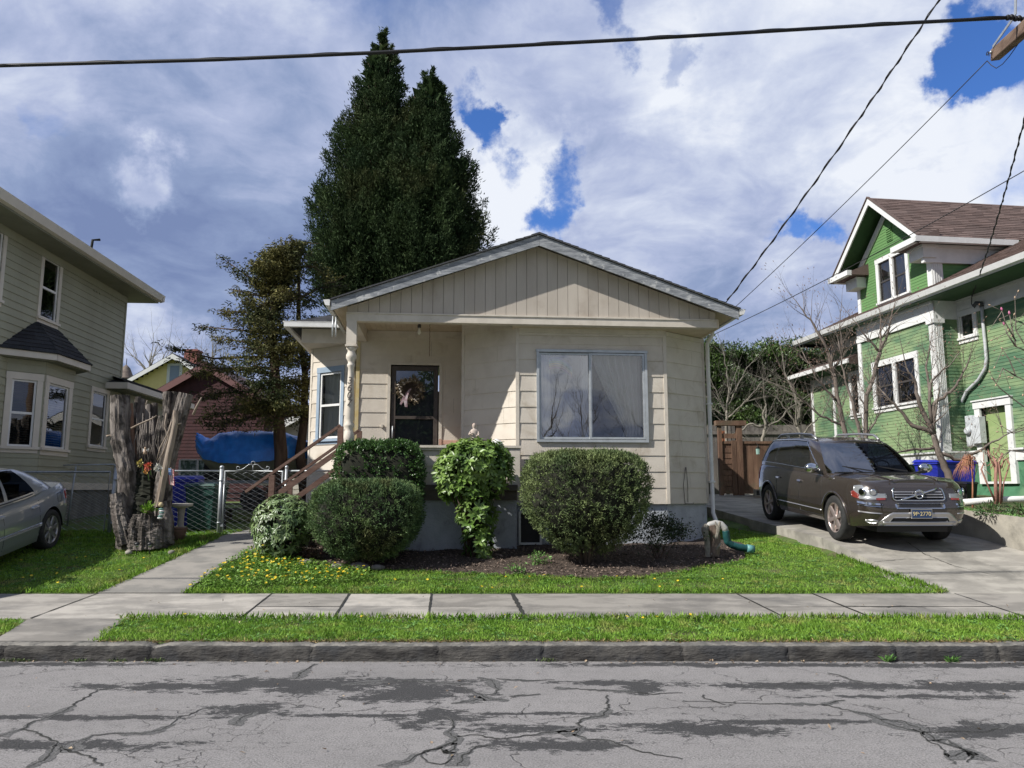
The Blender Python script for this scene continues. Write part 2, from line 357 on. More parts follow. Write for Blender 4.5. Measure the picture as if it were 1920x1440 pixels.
M = {}
def asphalt():
    m = bpy.data.materials.new('asphalt'); m.use_nodes = True; nt = m.node_tree; b = nt.nodes['Principled BSDF']
    tc = N(nt, 'ShaderNodeTexCoord'); v = tc.outputs['Object']
    fine = noise(nt, v, 75, 4, .85); med = noise(nt, v, 9, 6, .7); big = noise(nt, mapping(nt, v, (.5, 1.2, 1)), .8, 5, .6); peb = N(nt, 'ShaderNodeTexVoronoi'); peb.inputs['Scale'].default_value = 55; L(nt, v, peb.inputs['Vector'])
    c = mixc(nt, mrange(nt, fine, .36, .64), (.125, .118, .112), (.37, .35, .335))
    c = mixc(nt, mth(nt, 'MULTIPLY', mrange(nt, peb.outputs['Distance'], .25, .0), .45), c, (.42, .40, .38))
    c = mixc(nt, mth(nt, 'MULTIPLY', mrange(nt, med, .40, .62), .45), c, (.31, .293, .28))
    c = mixc(nt, mth(nt, 'MULTIPLY', mrange(nt, big, .4, .7), .40), c, (.17, .162, .155))
    # fine net of hair cracks in worn parts
    wv = N(nt, 'ShaderNodeTexNoise'); wv.inputs['Scale'].default_value = 5; wv.inputs['Detail'].default_value = 4; L(nt, v, wv.inputs['Vector']); av = N(nt, 'ShaderNodeVectorMath', operation='MULTIPLY_ADD'); L(nt, wv.outputs['Color'], av.inputs[0]); av.inputs[1].default_value = (.28,)*3; L(nt, v, av.inputs[2])
    net = None
    for sc_, th in ((1.15, .010), (2.6, .013), (5.2, .020)):
        vo = N(nt, 'ShaderNodeTexVoronoi', feature='DISTANCE_TO_EDGE'); vo.inputs['Scale'].default_value = sc_; L(nt, av.outputs[0], vo.inputs['Vector']); ln = mrange(nt, vo.outputs['Distance'], th, th*.25)
        gate = mrange(nt, noise(nt, mapping(nt, v, (.7, 1, 1), (sc_, 3, 1)), 1.4 if sc_ < 2 else 1.1, 3), .47 if sc_ < 2 else .55, .60 if sc_ < 2 else .66); k_ = mth(nt, 'MULTIPLY', ln, gate); net = k_ if net is None else mth(nt, 'MAXIMUM', net, k_)
    c = mixc(nt, mth(nt, 'MULTIPLY', net, .78), c, (.055, .052, .048))
    # damp dark patches where the old surface lies open
    sp = N(nt, 'ShaderNodeSeparateXYZ'); L(nt, v, sp.inputs[0])
    tot = None
    W = [(-1.62, 6.68, 1.3, .27), (-.75, 6.43, .55, .30), (.3, 5.15, .5, .12), (-2.9, 5.15, .9, .10), (5.3, 6.1, .8, .10), (3.1, 6.3, .8, .07), (-4.9, 5.9, .5, .10), (-2.8, 6.63, .9, .13), (-5.1, 6.6, .5, .13), (-3.3, 5.75, 1.3, .07), (-1.95, 5.95, .35, .14),
         (.9, 6.75, .55, .10), (1.05, 6.58, .18, .18), (-.55, 5.75, .25, .22), (.1, 5.5, .6, .10), (2.55, 6.67, 1.0, .15), (4.3, 6.62, 1.6, .17), (1.35, 5.5, .6, .16), (1.95, 5.65, .8, .05),
         (3.2, 5.45, .55, .17), (3.75, 5.25, .5, .15), (4.1, 5.6, .7, .06), (1.9, 5.62, .5, .06), (-4.3, 5.45, .7, .06), (-1.0, 5.8, .8, .05), (4.8, 5.6, .3, .12), (.2, 5.85, .9, .04), (2.2, 7.42, 2.2, .09), (5.2, 7.42, 2.5, .12), (-4.5, 7.45, 1.4, .09)]
    for cx, cy, rx, ry in W:
        a = mth(nt, 'MULTIPLY', mth(nt, 'SUBTRACT', sp.outputs[0], cx), 1/rx); d = mth(nt, 'MULTIPLY', mth(nt, 'SUBTRACT', sp.outputs[1], cy), 1/ry)
        q = mth(nt, 'SUBTRACT', 1.12, mth(nt, 'SQRT', mth(nt, 'ADD', mth(nt, 'MULTIPLY', a, a), mth(nt, 'MULTIPLY', d, d))))
        q = mth(nt, 'MAXIMUM', q, -1.5)
        tot = q if tot is None else mth(nt, 'MAXIMUM', tot, q)
    n1 = noise(nt, mapping(nt, v, (1.7, 2.9, 1)), 1.9, 12, .78); n2 = noise(nt, mapping(nt, v, (9, 18, 1)), 1.5, 6, .8)
    k = mth(nt, 'ADD', mth(nt, 'MULTIPLY', tot, .30), mth(nt, 'ADD', mth(nt, 'MULTIPLY', mth(nt, 'SUBTRACT', n1, .5), 1.7), mth(nt, 'MULTIPLY', mth(nt, 'SUBTRACT', n2, .5), .9)))
    dark = mrange(nt, k, .03, .09)
    dc = mixc(nt, mrange(nt, fine, .35, .7), (.03, .029, .029), (.10, .098, .095))
    c = mixc(nt, dark, c, dc)
    L(nt, c, b.inputs['Base Color']); b.inputs['Roughness'].default_value = .88; b.inputs['Specular IOR Level'].default_value = .3
    bn = N(nt, 'ShaderNodeBump'); bn.inputs['Strength'].default_value = .8; bn.inputs['Distance'].default_value = .012
    L(nt, mth(nt, 'ADD', fine, mth(nt, 'MULTIPLY', net, -1.)), bn.inputs['Height']); L(nt, bn.outputs[0], b.inputs['Normal']); return m
M['asphalt'] = asphalt()
def concrete(name, a, b_, dark, island=.10, s=3., moss=None):
    m = mat(name, a, b_, s, .9, .5, 60, stretch=(.6, 1, 1), c3=dark, s3=1.1, lo3=.45, hi3=.72, spec=.25, island=island, bdist=.010, detail=12, lo=.40, hi=.60)
    return m
M['walk'] = concrete('sidewalk_concrete', (.335, .31, .272), (.235, .218, .192), (.15, .142, .13), .24)
M['drive'] = concrete('drive_concrete', (.36, .335, .29), (.265, .247, .215), (.17, .16, .14), .10)
M['path'] = concrete('path_concrete', (.27, .25, .22), (.20, .19, .17), (.13, .125, .115), .08)
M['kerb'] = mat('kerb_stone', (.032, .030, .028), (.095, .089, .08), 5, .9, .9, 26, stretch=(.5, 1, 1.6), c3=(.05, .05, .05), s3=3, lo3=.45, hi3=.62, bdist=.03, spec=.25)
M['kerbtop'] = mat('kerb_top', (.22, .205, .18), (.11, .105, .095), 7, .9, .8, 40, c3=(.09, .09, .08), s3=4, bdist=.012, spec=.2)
M['soil'] = mat('soil', (.05, .035, .025), (.10, .075, .05), 12, .95, .6, 50)
M['turf'] = mat('turf', (.055, .10, .018), (.10, .15, .03), 5, .95, .7, 60, c3=(.10, .085, .045), s3=2.2, lo3=.5, hi3=.68)
M['mulch'] = mat('mulch', (.035, .024, .018), (.095, .07, .052), 40, .95, .9, 90, c3=(.03, .02, .015), s3=4, island=.0)
M['crack'] = mat('crack', (.02, .02, .018), (.035, .035, .03), 20, 1.)
M['blade'] = mat('grass_blade', (.16, .31, .035), (.25, .41, .06), 1.6, .55, spec=.25, island=.42, trans=.32, c3=(.36, .38, .11), s3=3.4, lo3=.50, hi3=.70)
M['clover'] = mat('weed_leaf', (.13, .27, .07), (.21, .38, .10), 3, .5, spec=.3, island=.3, trans=.25)
M['bark'] = mat('bark', (.085, .06, .045), (.17, .125, .095), 9, .95, .9, 30, stretch=(1, 1, .25), bdist=.02)

def grid_sheet(name, xs, ys, zf, m, kind='structure', smooth=True):
    X, Y = np.meshgrid(xs, ys); Z = zf(X, Y); nx, ny = len(xs), len(ys)
    V = np.stack([X, Y, Z], -1).reshape(-1, 3); i = np.arange(nx*ny).reshape(ny, nx)
    Q = np.stack([i[:-1, :-1], i[:-1, 1:], i[1:, 1:], i[1:, :-1]], -1).reshape(-1, 4)
    o = npmesh(name, V, Q, m, smooth=smooth); tag(o, None, kind=kind); return o
def base_z(X, Y):
    z = gz(X, Y)
    z = np.where((X > DL(Y)-.1) & (Y > 10.5), g_drive(Y)-.12, z)
    z = np.where((X > DR(Y)+.25) & (Y > 10.6), g_up(Y), z)
    z = np.where(Y < 7.62, -.08, z); z = np.where(Y < -3, .05, z)
    return z-.035
xs = np.concatenate([[-900, -400, -150, -60, -30], np.arange(-16, 16.01, .25), [20, 30, 60, 150, 400, 900]])
ys = np.concatenate([[-600, -200, -60, -20, -3.1, -3.0, 0, 4, 7.55, 7.64, 7.7], np.arange(8.8, 24.1, .2), [30, 45, 80, 200, 500, 1500]])
grid_sheet('ground', xs, ys, base_z, M['turf'])
grid_sheet('road', [-90, -10, 0, 10, 90], [-2.6, 0, 4, 7.59], lambda X, Y: X*0., M['asphalt'])

# kerb with rough face and joints
def kerb():
    xs = np.arange(-14, 14, .02); prof = [(7.562, -.02), (7.566, .03), (7.570, .08), (7.576, .115), (7.592, .138), (7.615, .15), (7.66, .153), (7.715, .155), (7.73, .10)]
    jp = [-4.83, -3.43, -1.9, -.7, .3, 1.62, 2.62, 3.65, 4.62, -6.3, -8, -10, 6.4, 8.2, 10]
    V = []
    r = np.random.default_rng(3)
    n1 = r.normal(size=(len(xs), len(prof)))*.0022
    ks = np.arange(len(xs)); low = sum(np.sin(xs*f+p)*a for f, p, a in ((1.3, .3, .004), (3.7, 1, .003), (9.1, 2, .0025), (23, 4, .0015)))
    for k, (y, z) in enumerate(prof):
        Yk = y+low+n1[:, k]; Zk = z+low*.5+n1[:, k]*.7
        for j in jp:
            d = np.abs(xs-j-.01*math.sin(k*2.1)); dd = np.clip(1-d/.022, 0, 1); Yk = Yk+dd*.022; Zk = Zk-dd*.012
        d = np.clip(1-np.abs(xs+3.4)/.12, 0, 1); Zk = np.where(np.array(z > .1), Zk-d*.03, Zk); Yk = Yk+d*.015*(z > .08)
        V.append(np.stack([xs, Yk, Zk], 1))
    V = np.stack(V, 0); nk, nx = V.shape[:2]; i = np.arange(nk*nx).reshape(nk, nx)
    Q = np.stack([i[:-1, :-1], i[:-1, 1:], i[1:, 1:], i[1:, :-1]], -1).reshape(-1, 4)
    mi = np.repeat((np.arange(nk-1) >= 4).astype(int), nx-1)
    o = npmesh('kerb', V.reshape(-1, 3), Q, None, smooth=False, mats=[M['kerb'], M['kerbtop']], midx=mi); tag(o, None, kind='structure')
kerb()

# sidewalk slabs: joints given at the verge side and at the lawn side
def slab(mb, q, zf, th=.1, gap=.006):
    c = [sum(p[i] for p in q)/4 for i in (0, 1)]
    pts = []
    for p in q:
        d = Vector((c[0]-p[0], c[1]-p[1])); d.normalize(); pts.append((p[0]+d.x*gap*1.4, p[1]+d.y*gap*1.4))
    j = random.uniform(-.003, .003)
    mb.hexa([(x, y, zf(x, y)-th) for x, y in pts]+[(x, y, zf(x, y)+j) for x, y in pts])
def sidewalk():
    mb = MB(); Y0, Y1 = 8.803, 10.404; Ym = 9.5
    J = [(-9.3, -9.5), (-7.4, -7.5), (-5.34, -5.45), (-3.02, -3.16), (-1.98, -2.14), (-.93, -1.06), (.15, 0.0), (3.05, 2.95), (4.02, 3.95), (5.75, 5.82), (7.2, 7.35), (8.8, 9.0), (10.6, 10.8)]
    zf = lambda x, y: gzs(-9, y)
    for (a0, a1), (b0, b1) in zip(J[:-1], J[1:]):
        split = (-3.1 < a0 < 0) or (2.9 < a0 < 5.7)
        f = (Ym-Y0)/(Y1-Y0); am, bm = a0+(a1-a0)*f, b0+(b1-b0)*f
        if split:
            slab(mb, [(a0, Y0), (b0, Y0), (bm, Ym), (am, Ym)], zf); slab(mb, [(am, Ym), (bm, Ym), (b1, Y1), (a1, Y1)], zf)
        else: slab(mb, [(a0, Y0), (b0, Y0), (b1, Y1), (a1, Y1)], zf)
    # crossing slab between verge patches, down to the kerb
    slab(mb, [(-5.05, 7.74), (-4.02, 7.74), (-4.28, 8.79), (-5.35, 8.79)], zf)
    tag(mb.build('sidewalk', M['walk']), None, kind='structure')
    jb = MB(); rr = random.Random(2); h = lambda y: zf(0, y)+.006       # dark strips over the joints, in place of the gaps' shade
    def strip(a, b, w):
        n = 14; vs = []
        for k in range(n+1):
            x, y = a[0]+(b[0]-a[0])*k/n, a[1]+(b[1]-a[1])*k/n; dx, dy = b[0]-a[0], b[1]-a[1]; l = math.hypot(dx, dy); q = w*rr.uniform(.5, 1.3); vs += [(x-dy/l*q, y+dx/l*q, h(y)), (x+dy/l*q, y-dx/l*q, h(y))]
        jb.add(vs, [(2*i, 2*i+1, 2*i+3, 2*i+2) for i in range(n)])
    for a0, a1 in J[2:11]: strip((a0, Y0), (a1, Y1), .012 if a0 != .15 else .028)
    for x0, x1 in ((-3.1, .1), (3.0, 5.8)): strip((x0, Ym), (x1, Ym), .009)
    tag(jb.build('sidewalk_joints', M['crack']), None, kind='structure')
sidewalk()
def walkway():
    mb = MB(); zf = lambda x, y: gzs(-9, y)+.012
    for (y0, l0, r0), (y1, l1, r1) in zip([(10.41, -5.46, -4.33), (11.9, -5.22, -4.30), (13.55, -5.03, -3.62)], [(11.9, -5.22, -4.30), (13.55, -5.03, -3.62), (15.5, -4.8, -3.5)]):
        slab(mb, [(l0, y0), (r0, y0), (r1, y1), (l1, y1)], zf, .12)
    tag(mb.build('walkway', M['path']), None, kind='structure')
walkway()
def driveway():
    mb = MB(); zf = lambda x, y: float(g_drive(y))
    yb = [10.41, 11.0, 11.62, 12.3, 13.1, 14.3, 15.7, 17.4, 19.5, 22.4]
    for a, b in zip(yb[:-1], yb[1:]):
        m0, m1 = (DL(a)+DR(a))/2+.25, (DL(b)+DR(b))/2+.25
        slab(mb, [(DL(a), a), (m0, a), (m1, b), (DL(b), b)], zf, .35, .005); slab(mb, [(m0, a), (DR(a), a), (DR(b), b), (m1, b)], zf, .35, .005)
    # apron right of the gate
    slab(mb, [(3.9, 19.6), (4.45, 19.6), (4.25, 22.4), (3.7, 22.4)], zf, .3)
    tag(mb.build('driveway', M['drive']), None, kind='structure')
driveway()
def cracks():
    src = [((0, 980), [[(0,1205),(125,1165),(180,1125),(300,1085),(410,1035),(420,1015),(490,980),(550,945),(640,930)], [(125,1165),(200,1180),(260,1210),(320,1240),(290,1290),(240,1340),(150,1380)],
        [(400,1290),(430,1240),(520,1200),(650,1190),(800,1190),(900,1170),(970,1130),(1000,1100),(1080,1075),(1140,1050),(1220,1035)], [(330,1250),(400,1290),(520,1320),(570,1370)], [(1310,1140),(1370,1095),(1450,1065)], [(1660,880),(1700,840),(1770,795)]]),
      ((640, 980), [[(0,915),(150,900),(380,890),(560,905),(740,910)], [(770,870),(840,890),(880,940),(860,965),(830,970)], [(680,930),(780,965),(830,995),(940,1003)], [(620,1020),(720,1005),(800,990)],
        [(560,1080),(610,1100),(630,1140),(600,1180),(650,1230),(560,1265),(450,1300),(380,1340),(250,1378)], [(650,1200),(760,1195),(900,1220),(1000,1205),(1100,1190),(1200,1175),(1330,1165)],
        [(1240,1195),(1310,1190),(1360,1150),(1330,1130),(1350,1105),(1480,1085),(1500,1040),(1495,970)], [(1310,1190),(1380,1220),(1500,1225),(1600,1260),(1700,1290),(1800,1310),(1920,1330)],
        [(450,1300),(470,1280),(560,1270),(615,1300),(610,1340),(550,1365),(470,1350),(450,1300)], [(615,1300),(640,1240)], [(650,1370),(690,1310),(760,1260),(850,1250)], [(1200,930),(1400,940),(1600,950),(1750,965),(1920,958)], [(950,980),(1050,970),(1120,965)], [(870,880),(1050,890),(1200,885)]]),
      ((1280, 960), [[(0,1065),(240,1070),(400,1080),(600,1080),(790,1085),(900,1110),(1040,1140),(1110,1170),(1200,1210),(1340,1240),(1380,1290),(1450,1320),(1500,1380),(1530,1420)], [(1340,1240),(1500,1235),(1700,1240),(1760,1220),(1830,1200)],
        [(1110,1170),(1230,1175),(1330,1220),(1450,1300),(1600,1340),(1700,1400)], [(790,1085),(850,1070),(910,1060)], [(820,905),(900,925),(960,950),(1060,970)], [(620,970),(700,965),(820,965)], [(110,1030),(130,1050),(240,1085)], [(1380,1290),(1480,1280),(1560,1330),(1640,1370),(1600,1410)], [(1500,1380),(1580,1350),(1640,1370)]])]
    mb = MB(); halo = MB(); rr = random.Random(5)
    for (ox, oy), ls in src:
        for pl_ in ls:
            pts = []
            for x, y in pl_:
                a, b, c = ray(ox+x/3, oy+y/3); t = -CZ/c; pts.append(Vector((a*t, b*t, 0)))
            wb = rr.uniform(.006, .013); fine = []
            for a, b in zip(pts[:-1], pts[1:]):
                n = max(2, int((b-a).length/.035)); d = (b-a); pr = Vector((-d.y, d.x, 0)).normalized()
                for k in range(n): fine.append(a+d*(k/n)+pr*rr.uniform(-.013, .013))
            fine.append(pts[-1]); vs = []; k = len(fine); hv = []; ph = rr.uniform(0, 6)
            for i, p in enumerate(fine):
                d = (fine[min(i+1, k-1)]-fine[max(i-1, 0)]).normalized(); pr = Vector((-d.y, d.x, 0)); w = wb*rr.uniform(.35, 1.3)*min(1, .3+3*min(i, k-1-i)/k)
                vs += [p+pr*w*.6+Vector((0, 0, .004)), p-pr*w*.6+Vector((0, 0, .004))]
                hw = lambda: wb+max(0, .035*math.sin(i*.11+ph)+.03*math.sin(i*.31+2*ph)+rr.uniform(-.018, .022)); a1, a2 = hw(), hw(); hv += [p+pr*a1+Vector((0, 0, .002)), p-pr*a2+Vector((0, 0, .002))]
            mb.add(vs, [(2*i, 2*i+1, 2*i+3, 2*i+2) for i in range(k-1)]); halo.add(hv, [(2*i, 2*i+1, 2*i+3, 2*i+2) for i in range(k-1)])
    tag(halo.build('worn_crack_edges', mat('worn_asphalt', (.05, .049, .047), (.14, .136, .13), 70, .9)), None, kind='structure')
    tag(mb.build('road_cracks', M['crack']), None, kind='structure')
    # hairline cracks across drive and walk slabs
    mb = MB()
    for pl_ in [[(1640,1053),(1700,1048),(1760,1050),(1790,1062),(1870,1080)], [(1700,1016),(1735,1040),(1762,1050)], [(1720,1078),(1800,1076),(1880,1082)], [(1600,1137),(1660,1140),(1690,1136),(1740,1141)]]:
        fine = []
        for (x0, y0), (x1, y1) in zip(pl_[:-1], pl_[1:]):
            for k in range(8):
                px, py = x0+(x1-x0)*k/8, y0+(y1-y0)*k/8; a, b, c = ray(px, py)
                lo, hi = 7., 14.
                for _ in range(30):
                    mid = (lo+hi)/2; z = CZ+c/b*mid
                    if z > float(g_drive(mid)): lo = mid
                    else: hi = mid
                fine.append(Vector((a/b*lo+rr.uniform(-.01, .01), lo+rr.uniform(-.01, .01), float(g_drive(lo))+.006)))
        vs = []; k = len(fine)
        for i, p in enumerate(fine):
            d = (fine[min(i+1, k-1)]-fine[max(i-1, 0)]).normalized(); pr = Vector((-d.y, d.x, 0)); w = .006*rr.uniform(.4, 1.5); vs += [p+pr*w, p-pr*w]
        mb.add(vs, [(2*i, 2*i+1, 2*i+3, 2*i+2) for i in range(k-1)])
    tag(mb.build('slab_cracks', M['crack']), None, kind='structure')
cracks()

# ------------------------------------------------------------------ mulch bed, turf sheets
def bed_front(x): return np.interp(x, [-4.2, -3.6, -2.9, -2.0, -1.0, 0, .8, 1.6, 2.4, 3.1, 3.7, 4.0], [13.2, 12.35, 11.95, 11.75, 11.55, 11.45, 11.3, 11.25, 11.6, 12.1, 12.4, 13.6])
def inpoly(x, y, P):
    c = np.zeros(len(x), bool); n = len(P)
    for i in range(n):
        x1, y1 = P[i]; x2, y2 = P[(i+1) % n]
        c ^= ((y1 > y) != (y2 > y)) & (x < (x2-x1)*(y-y1)/(y2-y1+1e-12)+x1)
    return c
def bed():
    xs = np.arange(-4.2, 4.01, .1); vs = []; V = []; nx = len(xs); ny = 14
    for j in range(ny):
        f = j/(ny-1); Yf = bed_front(xs)+.05*np.sin(xs*9)+.03*np.sin(xs*23); Y = Yf+(14.3-Yf)*f
        Z = gz(xs, Y)+.02+.015*np.sin(xs*7+Y*5)*min(1, f*6)+(.0 if j else -.03)
        V.append(np.stack([xs, Y, Z], 1))
    V = np.stack(V, 0); i = np.arange(ny*nx).reshape(ny, nx)
    Q = np.stack([i[:-1, :-1], i[:-1, 1:], i[1:, 1:], i[1:, :-1]], -1).reshape(-1, 4)
    tag(npmesh('mulch_bed', V.reshape(-1, 3), Q, M['mulch'], smooth=True), None, kind='structure')
    n = 9000; x = rng.uniform(-4.1, 4.0, n); y = rng.uniform(11.2, 13.5, n); k = y > bed_front(x)+rng.normal(size=n)*.08; x, y = x[k], y[k]; n = len(x)
    P = np.stack([x, y, gz(x, y)+.028+rng.uniform(0, .015, n)], 1); D = rdir(n); D[:, 2] *= .35
    V, T = leafset(P, D, rdir(n, 1.2), rng.uniform(.02, .07, n), rng.uniform(.008, .025, n), .1)
    tag(npmesh('wood_chips', V, T, mat('wood_chip', (.07, .045, .034), (.24, .185, .145), 30, .9, island=.55)), 'brown bark chips strewn over the bed under the shrubs', 'bark mulch', kind='stuff')
bed()

# ------------------------------------------------------------------ grass
POLY = {
 'verge': [(-4.05, 7.73), (12, 7.73), (12, 8.80), (-4.28, 8.80), (-4.25, 8.4)],
 'vergeL': [(-12, 7.75), (-5.2, 7.75), (-5.13, 8.1), (-5.42, 8.8), (-12, 8.8)],
 'lawnL': [(-12, 10.42), (-5.47, 10.42), (-5.05, 13.5), (-5.0, 14.5), (-12, 14.5)],
 'lawnM': [(-4.30, 10.42), (5.70, 10.42), (5.26, 12.5), (4.9, 15.0), (4.1, 17.5), (3.8, 17.5), (3.95, 13.6), (3.7, 12.45), (3.1, 12.15), (2.4, 11.65), (1.6, 11.3), (.8, 11.35), (0, 11.5), (-1, 11.6), (-2, 11.8), (-2.9, 12.0), (-3.6, 12.4), (-4.25, 13.3)],
}
def scatter(P, dens, pad=.0):
    xs_, ys_ = [p[0] for p in P], [p[1] for p in P]; A = (max(xs_)-min(xs_))*(max(ys_)-min(ys_)); n = int(A*dens)
    x = rng.uniform(min(xs_), max(xs_), n); y = rng.uniform(min(ys_), max(ys_), n)
    k = inpoly(x+rng.normal(size=n)*.02, y+rng.normal(size=n)*.02, P) & (np.abs(x) < y*.75+1.3); return x[k], y[k]
def grass():
    parts = []; weeds = []
    for nm, P in POLY.items():
        dens = {'verge': 5200, 'vergeL': 5200, 'lawnL': 3200, 'lawnM': 3200}[nm]
        x, y = scatter(P, dens)
        n = len(x)
        patch = .5+.5*np.sin(x*2.3+1.3*np.sin(y*3.1))*np.sin(y*4.1+1.7*np.sin(x*1.7))
        bare = np.sin(x*5.1+y*3)*np.sin(y*7.3-x*2.2)+rng.normal(size=n)*.5
        k = bare > -.85+(.2 if nm == 'verge' else 0); x, y, patch = x[k], y[k], patch[k]; n = len(x)
        P3 = np.stack([x, y, gz(x, y)-.012], 1); D = rdir(n)*np.array([.75, .75, .3]); D[:, 2] = np.abs(D[:, 2])+.55
        h = rng.uniform(.022, .048, n)*(.75+.8*patch)*(1.15 if 'verge' in nm else 1.)
        V, T = leafset(P3, D, rdir(n), h, rng.uniform(.005, .010, n), .1, .15); parts.append((V, T))
        # broad low weed leaves among the blades, in clumps
        A = len(x)/dens; m = int(A*(30 if 'verge' in nm else 20)); idx = rng.integers(0, n, m)
        for q in idx:
            k2 = rng.integers(6, 14); c = P3[q]+np.array([0, 0, .012]); ang = rng.uniform(0, 6.28, k2)
            Dq = np.stack([np.cos(ang), np.sin(ang), rng.uniform(.15, .8, k2)], 1)
            weeds.append(leafset(np.repeat(c[None], k2, 0)+rng.normal(size=(k2, 3))*[.03, .03, .004], Dq, np.tile([[0, 0, 1.]], (k2, 1)), rng.uniform(.03, .085, k2), rng.uniform(.012, .024, k2), .15, .2))
    V, T = cat(parts); tag(npmesh('grass', V, T, M['blade']), 'short green grass on the lawns and the verge', 'grass', kind='stuff')
    V, T = cat(weeds); tag(npmesh('lawn_weeds', V, T, M['clover']), 'broad leaved weeds scattered through the grass', 'weeds', kind='stuff')
    # dry fringe along the kerb
    n = 5200; x = rng.uniform(-4, 6.5, n); y = 7.70+np.abs(rng.normal(size=n))*.035; P3 = np.stack([x, y, np.full(n, .15)], 1); D = rdir(n); D[:, 2] = np.abs(D[:, 2])*.5; D[:, 1] -= .3
    V, T = leafset(P3, D, rdir(n, 1), rng.uniform(.02, .06, n), rng.uniform(.004, .008, n), .1, .2)
    tag(npmesh('dry_grass', V, T, mat('dry_grass', (.30, .22, .11), (.20, .16, .07), 5, .8, island=.35)), 'dry yellow grass fringe hanging over the kerb edge', 'dry grass', kind='stuff')
    # longer blades round the edges
    ex = []
    for (x0, y0, x1, y1, m) in [(-5.47, 10.42, -5.06, 13.4, 900), (-4.3, 10.44, 5.7, 10.44, 2600), (-12, 10.44, -5.5, 10.44, 1600), (5.7, 10.42, 5.24, 12.6, 1100), (-4.3, 8.77, 8, 8.77, 3800), (-7.5, 13.15, -5.3, 13.35, 700), (-8.9, 13.6, -6.6, 13.5, 500), (-5.6, 13.0, -5.1, 13.5, 500)]:
        f = rng.random(m); x = x0+(x1-x0)*f+rng.normal(size=m)*.035; y = y0+(y1-y0)*f+rng.normal(size=m)*.03; P3 = np.stack([x, y, gz(x, y)], 1)
        D = rdir(m)*np.array([.6, .6, .2]); D[:, 2] = np.abs(D[:, 2])+.7; ex.append(leafset(P3, D, rdir(m), rng.uniform(.03, .10, m), rng.uniform(.005, .010, m), .1, .25))
    V, T = cat(ex); tag(npmesh('tall_grass', V, T, M['blade']), 'longer grass left uncut along the edges of the lawns', 'grass', kind='stuff')
grass()
def celandine():
    P = [(-4.32, 10.5), (-3.4, 10.62), (-2.6, 10.75), (-1.95, 11.0), (-2.1, 11.55), (-2.9, 11.95), (-3.5, 12.3), (-4.0, 12.9), (-4.25, 12.6)]
    x, y = scatter(P, 1500); n = len(x); D = rdir(n); D[:, 2] = np.abs(D[:, 2])*.5+.1
    V, T = leafset(np.stack([x, y, gz(x, y)+rng.uniform(.01, .09, n)], 1), D, rdir(n, 2.), rng.uniform(.025, .055, n), rng.uniform(.022, .042, n), .2, .1)
    tag(npmesh('celandine', V, T, mat('celandine_leaf', (.13, .25, .035), (.20, .33, .06), 4, .5, island=.35, trans=.25)), 'leafy ground cover with yellow flowers beside the walkway', 'ground cover', kind='stuff')
    # the flowers
    mt = mat('yellow_petal', (.72, .50, .02), (.80, .62, .05), 10, .5, island=.1, trans=.2)
    x, y = scatter(P, 40)
    ex = rng.uniform(-1, 1, 60); x2 = np.concatenate([rng.uniform(-4.3, 3.2, 26), rng.uniform(-9, -5.6, 22), rng.uniform(-4, 4, 8)]); y2 = np.concatenate([rng.uniform(10.5, 11.4, 26), rng.uniform(10.6, 12.2, 22), rng.uniform(8.7, 8.78, 8)])
    def fl(xx, yy, r0, up):
        out = []
        for a, b in zip(xx, yy):
            k = 8; c = np.array([a, b, float(gz(a, b))+up+rng.uniform(0, .04)]); an = np.arange(k)*2*np.pi/k+rng.uniform(0, 1)
            tl = rng.normal(size=3)*.25+[0, -.35, 1.]; tl /= np.linalg.norm(tl); D = np.stack([np.cos(an), np.sin(an), np.zeros(k)], 1); D -= np.outer(D@tl, tl)
            out.append(leafset(np.repeat(c[None], k, 0), D, np.tile(tl, (k, 1)), np.full(k, r0*rng.uniform(.8, 1.2)), np.full(k, r0*.55), .2))
        return cat(out)
    V, T = fl(x, y, .024, .07); tag(npmesh('yellow_flowers', V, T, mt), 'small yellow blooms over the ground cover beside the walkway', 'flowers', kind='stuff')
    V, T = fl(x2, y2, .020, .025); tag(npmesh('dandelions', V, T, mt), 'dandelion heads dotted about the short grass', 'flowers', kind='stuff')
    # small things on the pavement and in the gutter
    n = 260; x = np.concatenate([rng.uniform(-5.5, 5.5, 150), rng.uniform(-5, 6, 110)]); y = np.concatenate([7.56-np.abs(rng.normal(size=150))*.05, rng.uniform(4.9, 10.2, 110)])
    z = np.where(y < 7.57, .006, gz(x, y)+.01); z = np.where((y > 7.57) & (y < 8.8), gz(x, y)+.03, z)
    D = rdir(n); D[:, 2] *= .2; V, T = leafset(np.stack([x, y, z], 1), D, rdir(n, 2), rng.uniform(.015, .05, n), rng.uniform(.01, .025, n), .3)
    tag(npmesh('fallen_leaves', V, T, mat('dead_leaf', (.20, .13, .08), (.35, .27, .18), 10, .8, island=.4)), 'dry leaves and crumbs lying along the gutter', 'leaf litter', kind='stuff')
    # gutter moss and weeds at the left of the kerb face
    n = 420; x = rng.choice([-4.78, -4.62, -4.1, -3.72, -3.38, -3.36, .33], n)+rng.normal(size=n)*.05; y = 7.555-np.abs(rng.normal(size=n))*.012
    D = rdir(n, .8); V, T = leafset(np.stack([x, y, rng.uniform(0, .02, n)], 1), D, rdir(n), rng.uniform(.01, .035, n), rng.uniform(.006, .012, n), .2)
    tag(npmesh('gutter_weeds', V, T, mat('gutter_moss', (.06, .10, .025), (.10, .13, .04), 9, .8, island=.3)), 'moss and tiny weeds growing at the foot of the kerb', 'weeds', kind='stuff')
